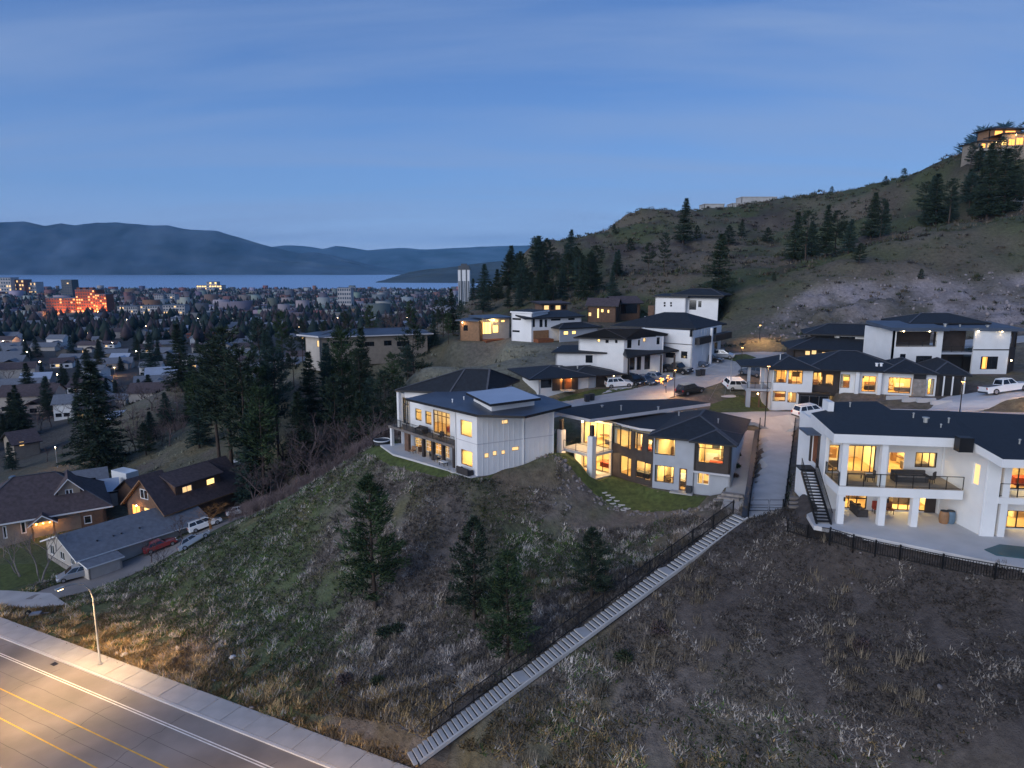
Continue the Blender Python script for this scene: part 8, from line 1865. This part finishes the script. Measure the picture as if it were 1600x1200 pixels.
# guyed pole on the lawn
b = hit(1141, 612); r = thing('guyed_pole', b, 'thin pole held by three guy wires on the long house lawn', 'pole'); t = Q(1141, 560, b[1])[2]
mb = MB(); mb.tube([(b[0], b[1], b[2] - .1), (b[0], b[1], t)], [.06, .04], 6); mb.build('pole', 'metal_grey', r)
for u, v in ((1108, 625), (1132, 618), (1158, 602)): q = hit(u, v); mb = MB(); mb.tube([(b[0], b[1], t - .1), (q[0], q[1], q[2])], .018, 4); mb.build('guy_wire', 'metal_grey', r)
# round fire bowl on the lawn
b = hit(597, 693); r = thing('round_tub', b, 'round dark tub with pale rim on the panelled house lawn', 'tub'); mb = MB(); mb.lathe(b, [(1.1, -.1), (1.15, .45), (1.1, .5)], 20); mb.build('basin', 'plastic_dark', r); mb = MB(); mb.tube([(b[0] + 1.15 * math.cos(t), b[1] + 1.15 * math.sin(t), b[2] + .52) for t in np.linspace(0, 6.2832, 25)], .07, 6); mb.build('rim', 'white_trim', r)
def chair(c, yaw, label, mat='fabric_dark', s=1.0, z=None, group=None):
    r = thing('patio_chair', c, label, 'chair', group); ca, sa = math.cos(yaw), math.sin(yaw); T = lambda x, y, zz: (c[0] + (x * ca - y * sa) * s, c[1] + (x * sa + y * ca) * s, c[2] + zz * s)
    bx(r, 'seat', mat, T(0, 0, .42), (.6 * s, .6 * s, .12 * s), yaw); bx(r, 'backrest', mat, T(-.27, 0, .72), (.1 * s, .58 * s, .5 * s), yaw)
    for x in (-.24, .24):
        for y in (-.25, .25): bx(r, 'leg', 'metal_black', T(x, y, .19), (.04 * s, .04 * s, .36 * s), yaw)
def table(c, yaw, label, w=1.4, d=.9, h=.74, top='wood_deck'):
    r = thing('patio_table', c, label, 'table'); ca, sa = math.cos(yaw), math.sin(yaw); T = lambda x, y, zz: (c[0] + x * ca - y * sa, c[1] + x * sa + y * ca, c[2] + zz)
    bx(r, 'table_top', top, T(0, 0, h), (w, d, .06), yaw)
    for x in (-1, 1):
        for y in (-1, 1): bx(r, 'leg', 'metal_black', T(x * (w / 2 - .08), y * (d / 2 - .08), h / 2 - .02), (.06, .06, h - .06), yaw)
def sofa(c, yaw, label, L=2.0, mat='fabric_dark'):
    r = thing('patio_sofa', c, label, 'sofa'); ca, sa = math.cos(yaw), math.sin(yaw); T = lambda x, y, zz: (c[0] + x * ca - y * sa, c[1] + x * sa + y * ca, c[2] + zz)
    bx(r, 'base', mat, T(0, 0, .2), (L, .85, .38), yaw); bx(r, 'backrest', mat, T(0, .36, .58), (L, .2, .5), yaw)
    for k in (-1, 1): bx(r, 'armrest', mat, T(k * (L / 2 - .1), 0, .48), (.2, .85, .26), yaw)
    for k in range(3): bx(r, 'cushion', 'fabric_dark' if mat != 'fabric_dark' else 'wood_grey', T((k - 1) * L / 3.3, -.04, .44), (L / 3.5, .62, .12), yaw)
f = HRF; zf = HRZF + .03; zb = HRZ + .05
a1 = f.sz(1345, 748)[0]; table(f.pt(a1, zf, -1.8), f.yaw, 'low table on the white house balcony', 1.9, 1.0, .6); chair(f.pt(a1 + 1.3, zf, -1.5), f.yaw + 3.0, 'dark chair at the balcony table of the white house')
a2 = f.sz(1440, 748)[0]; sofa(f.pt(a2, zf, -2.0), f.yaw, 'long dark sofa on the white house balcony', 2.6); a3 = f.sz(1470, 748)[0]; chair(f.pt(a3, zf, -1.6), f.yaw + 2.4, 'dark chair at the end of the balcony sofa')
a4 = f.sz(1362, 802)[0]; sofa(f.pt(a4, zb, -2.6), f.yaw + 1.57, 'dark sofa on the lower patio beside the middle column', 1.8); a5 = f.sz(1400, 806)[0]; chair(f.pt(a5 - .3, zb, -2.9), f.yaw - 1.57, 'red chair behind the patio glass of the white house', 'fabric_red'); chair(f.pt(a5 + .7, zb, -2.9), f.yaw - 1.57, 'dark red chair right of the red patio chair', 'rust')
for k, (du, lab, mt) in enumerate(((1474, 'brown barrel against the patio side wall', 'wood_warm'), (1484, 'blue drum beside the brown barrel on the patio', 'tarp_blue'))):
    q = G(du, 817, zb); r = thing('barrel', (*q, zb), lab, 'barrel'); mb = MB(); mb.lathe((*q, zb), [(.3, 0), (.36, .25), (.37, .5), (.36, .75), (.3, 1.0)], 14); mb.build('drum', mt, r); mb = MB(); mb.lathe((*q, zb + 1.0), [(.3, 0), (.3, .03)], 14); mb.build('lid', 'plastic_dark', r)
# furniture along the panelled house
Cn = np.array(G(746, 744, 18.5)); Lf = np.array(G(611, 696, 18.5)); fa = Fac(Lf, Cn)
for i, (u, o_, lab) in enumerate(((647, .2, 'wicker chair under the deck, left of the planters'), (654, -.4, 'brown chair beside the wicker chair under the deck'), (672, -.3, 'dark chair between the deck posts'), (684, .1, 'dark lounge chair under the deck by the big posts'))): chair(fa.pt(fa.sz(u, 712)[0], 18.56, o_), fa.yaw - 1.2 + i, lab, ('wood_warm', 'wood_brown', 'fabric_dark', 'fabric_dark')[i])
sofa(fa.pt(fa.L - 1.6, 18.56, .65), fa.yaw + math.pi, 'dark rattan sofa below the corner window of the panelled house', 2.2); table(fa.pt(fa.sz(698, 722)[0], 18.56, .5), fa.yaw, 'small pale table at the edge of the panelled house patio', 1.1, .7, .5, 'white_trim')
sofa(fa.pt(fa.sz(652, 668)[0], 21.42, -.6), fa.yaw, 'dark sofa on the long railed deck', 1.8); chair(fa.pt(fa.sz(684, 678)[0], 21.42, -.5), fa.yaw - 1.2, 'dark chair on the long railed deck before the glazed doors'); 
# terrace furniture of the stucco house
table((9.0, 83.4, 17.08), .4, 'low table inside the glowing lower terrace', 1.3, .8, .45); chair((7.9, 83.9, 17.08), .3, 'armchair left of the low table in the glowing terrace', 'wood_brown'); chair((10.2, 83.0, 17.08), 2.8, 'armchair right of the low table in the glowing terrace', 'wood_brown')
# planting shrubs by the stucco house, stepping stones, slab steps
def shrub(u, v, s, label, mat='leaf_shrub', xyz=None):
    b = xyz or hit(u, v); rg = np.random.default_rng(int(u * 3 + v)); n = 420; d = rg.normal(size=(n, 3)); d /= np.linalg.norm(d, axis=1)[:, None]; d[:, 2] = np.abs(d[:, 2]); P = d * rg.uniform(.35, 1, (n, 1)) * s * np.array([1, 1, .8]); V = leaf_tris(P, d * .5 + rg.normal(size=(n, 3)) * .4, np.full(n, s * .35), np.full(n, s * .16), rg)
    r = thing('shrub', b, label, 'shrub'); np_mesh('foliage', V, np.arange(len(V)).reshape(-1, 3), mat, parent=r); mb = MB(); mb.tube([(b[0], b[1], b[2] - .1), (b[0], b[1], b[2] + s * .5)], s * .06, 5); mb.build('stem', 'bark', r)
shrub(1118, 768, .75, 'round dark shrub at the corner of the stucco house'); shrub(1150, 730, .6, 'shrub bed by the side path, below the dark bin'); shrub(1152, 712, .5, 'low shrub halfway up the side path'); shrub(1148, 745, .5, 'small shrub at the side path bend', 'twig')
for u, v, s in ((602, 990, .9), (622, 984, .8)): shrub(u, v, s, 'dark low bush on the slope below the tallest pine' if u < 610 else 'dark low bush right beside the other below the tallest pine', 'needle_dark')
shrub(540, 1065, .9, 'reddish brown bush near the foot of the slope', 'twig'); shrub(590, 1068, .8, 'green brown bush near the foot of the slope', 'leaf_shrub'); shrub(1345, 1010, .7, 'dry brown bush on the right hand slope', 'twig'); shrub(975, 1030, .8, 'dark bush just right of the stair', 'leaf_shrub'); shrub(1030, 985, .8, 'grey bush right of the upper stair', 'twig')
shrub(885, 600, .5, 'small shrub left of the glowing entrance', 'leaf_shrub'); shrub(913, 601, .5, 'small shrub right of the glowing entrance', 'leaf_shrub')
rs = random.Random(8)
for i, (u, v) in enumerate([(944, 763), (950, 764), (951, 767), (957, 765), (958, 769), (964, 767), (966, 771), (972, 770), (975, 774), (981, 773)]):
    x, y = G(u, v, 16.95); r_ = MB(); k = 7; a0 = rs.uniform(0, 6); z = hz(x, y) + .075; r_.slab([(x + .42 * rs.uniform(.75, 1.1) * math.cos(a0 + 6.283 * j / k), y + .34 * rs.uniform(.75, 1.1) * math.sin(a0 + 6.283 * j / k), z) for j in range(k)], .06); tag(r_.build('stepping_stone', 'concrete_pale', loc=(x, y, z)), 'flat pale stepping stone on the stucco house lawn', 'stone', 'stepping stones on the lawn')
ss = thing('slab_steps', (*G(1135, 790, 17.2), 17.0), 'broad stone slab steps beside the stucco house corner', 'steps')
for i in range(6): q = G(1112 + i * 6.5, 801 - i * 5.5, 16.6 + .28 * i); bx(ss, 'slab', 'stone', (q[0], q[1], 16.75 + .26 * i), (2.3, .75, .24), -.42)
cs = thing('plank_steps', (*G(1247, 790, 21.4), 21.3), 'plank steps running down between driveway and white house', 'steps')
for i in range(14): t = i / 13; q = np.array(G(1242, 802, 21.2)) * (1 - t) + np.array(G(1250, 705, 23.6)) * t; zz = hz(*q); bx(cs, 'plank', 'wood_grey', (q[0], q[1], zz + .12), (1.1, .34, .2), -.1)
# rocks and garden walls before the long house
for i, (u, v, w) in enumerate(((1402, 624, 3.0), (1425, 627, 2.6), (1447, 628, 2.4), (1470, 631, 2.6))): q = hit(u, v); tag(MBX.build('garden_wall', 'concrete_pale', loc=q) if (MBX := MB()) and (MBX.box((q[0], q[1], q[2] + .2), (w, .4, .6), 0) or True) else None, 'low pale garden wall block before the long house', 'wall', 'garden wall blocks')
# lid on the lawn, white stones by the road, scrap by the apron
q = hit(1137, 619); mb = MB(); mb.lathe((q[0], q[1], q[2] + .02), [(1.3, 0), (1.25, .08), (.1, .1)], 18); tag(mb.build('manhole_cover', 'concrete_pale', loc=q), 'round pale concrete lid set in the long house lawn', 'cover')
for i, (u, v, s, lab) in enumerate(((194, 1024, .42, 'flat white stone in the grass by the pavement'), (364, 1028, .38, 'white stone on the lower slope'), (183, 1022, .25, 'small grey stone left of the flat white stone'))):
    q = hit(u, v); rg = np.random.default_rng(i); mb = MB(); mb.lathe((q[0], q[1], q[2] - .05), [(s * .8, 0), (s, .12), (s * .85, .24), (s * .3, .33)], 7); tag(mb.build('white_stone', 'concrete_pale', loc=q), lab, 'stone')
q = hit(52, 962); sc = thing('scrap_cart', q, 'overturned small cart with one tyre lying by the driveway apron', 'cart'); mb = MB(); mb.tube([(q[0] - .6, q[1] - .1, q[2] + .35), (q[0] - .6, q[1] + .15, q[2] + .38)], .34, 14); w = mb.build('wheel', 'tyre', sc); mb = MB(); mb.tube([(q[0] - .6, q[1] - .12, q[2] + .35), (q[0] - .6, q[1] + .17, q[2] + .38)], .16, 10); mb.build('rim', 'rim', w); bx(sc, 'tray', 'metal_grey', (q[0] + .3, q[1], q[2] + .3), (1.2, .8, .18), .3); bx(sc, 'handle', 'metal_grey', (q[0] + 1.2, q[1] + .3, q[2] + .2), (1.0, .06, .06), .3)
for i, o in enumerate((LP,)): pass
for o in bpy.data.objects:
    if '_w' in o: del o['_w']
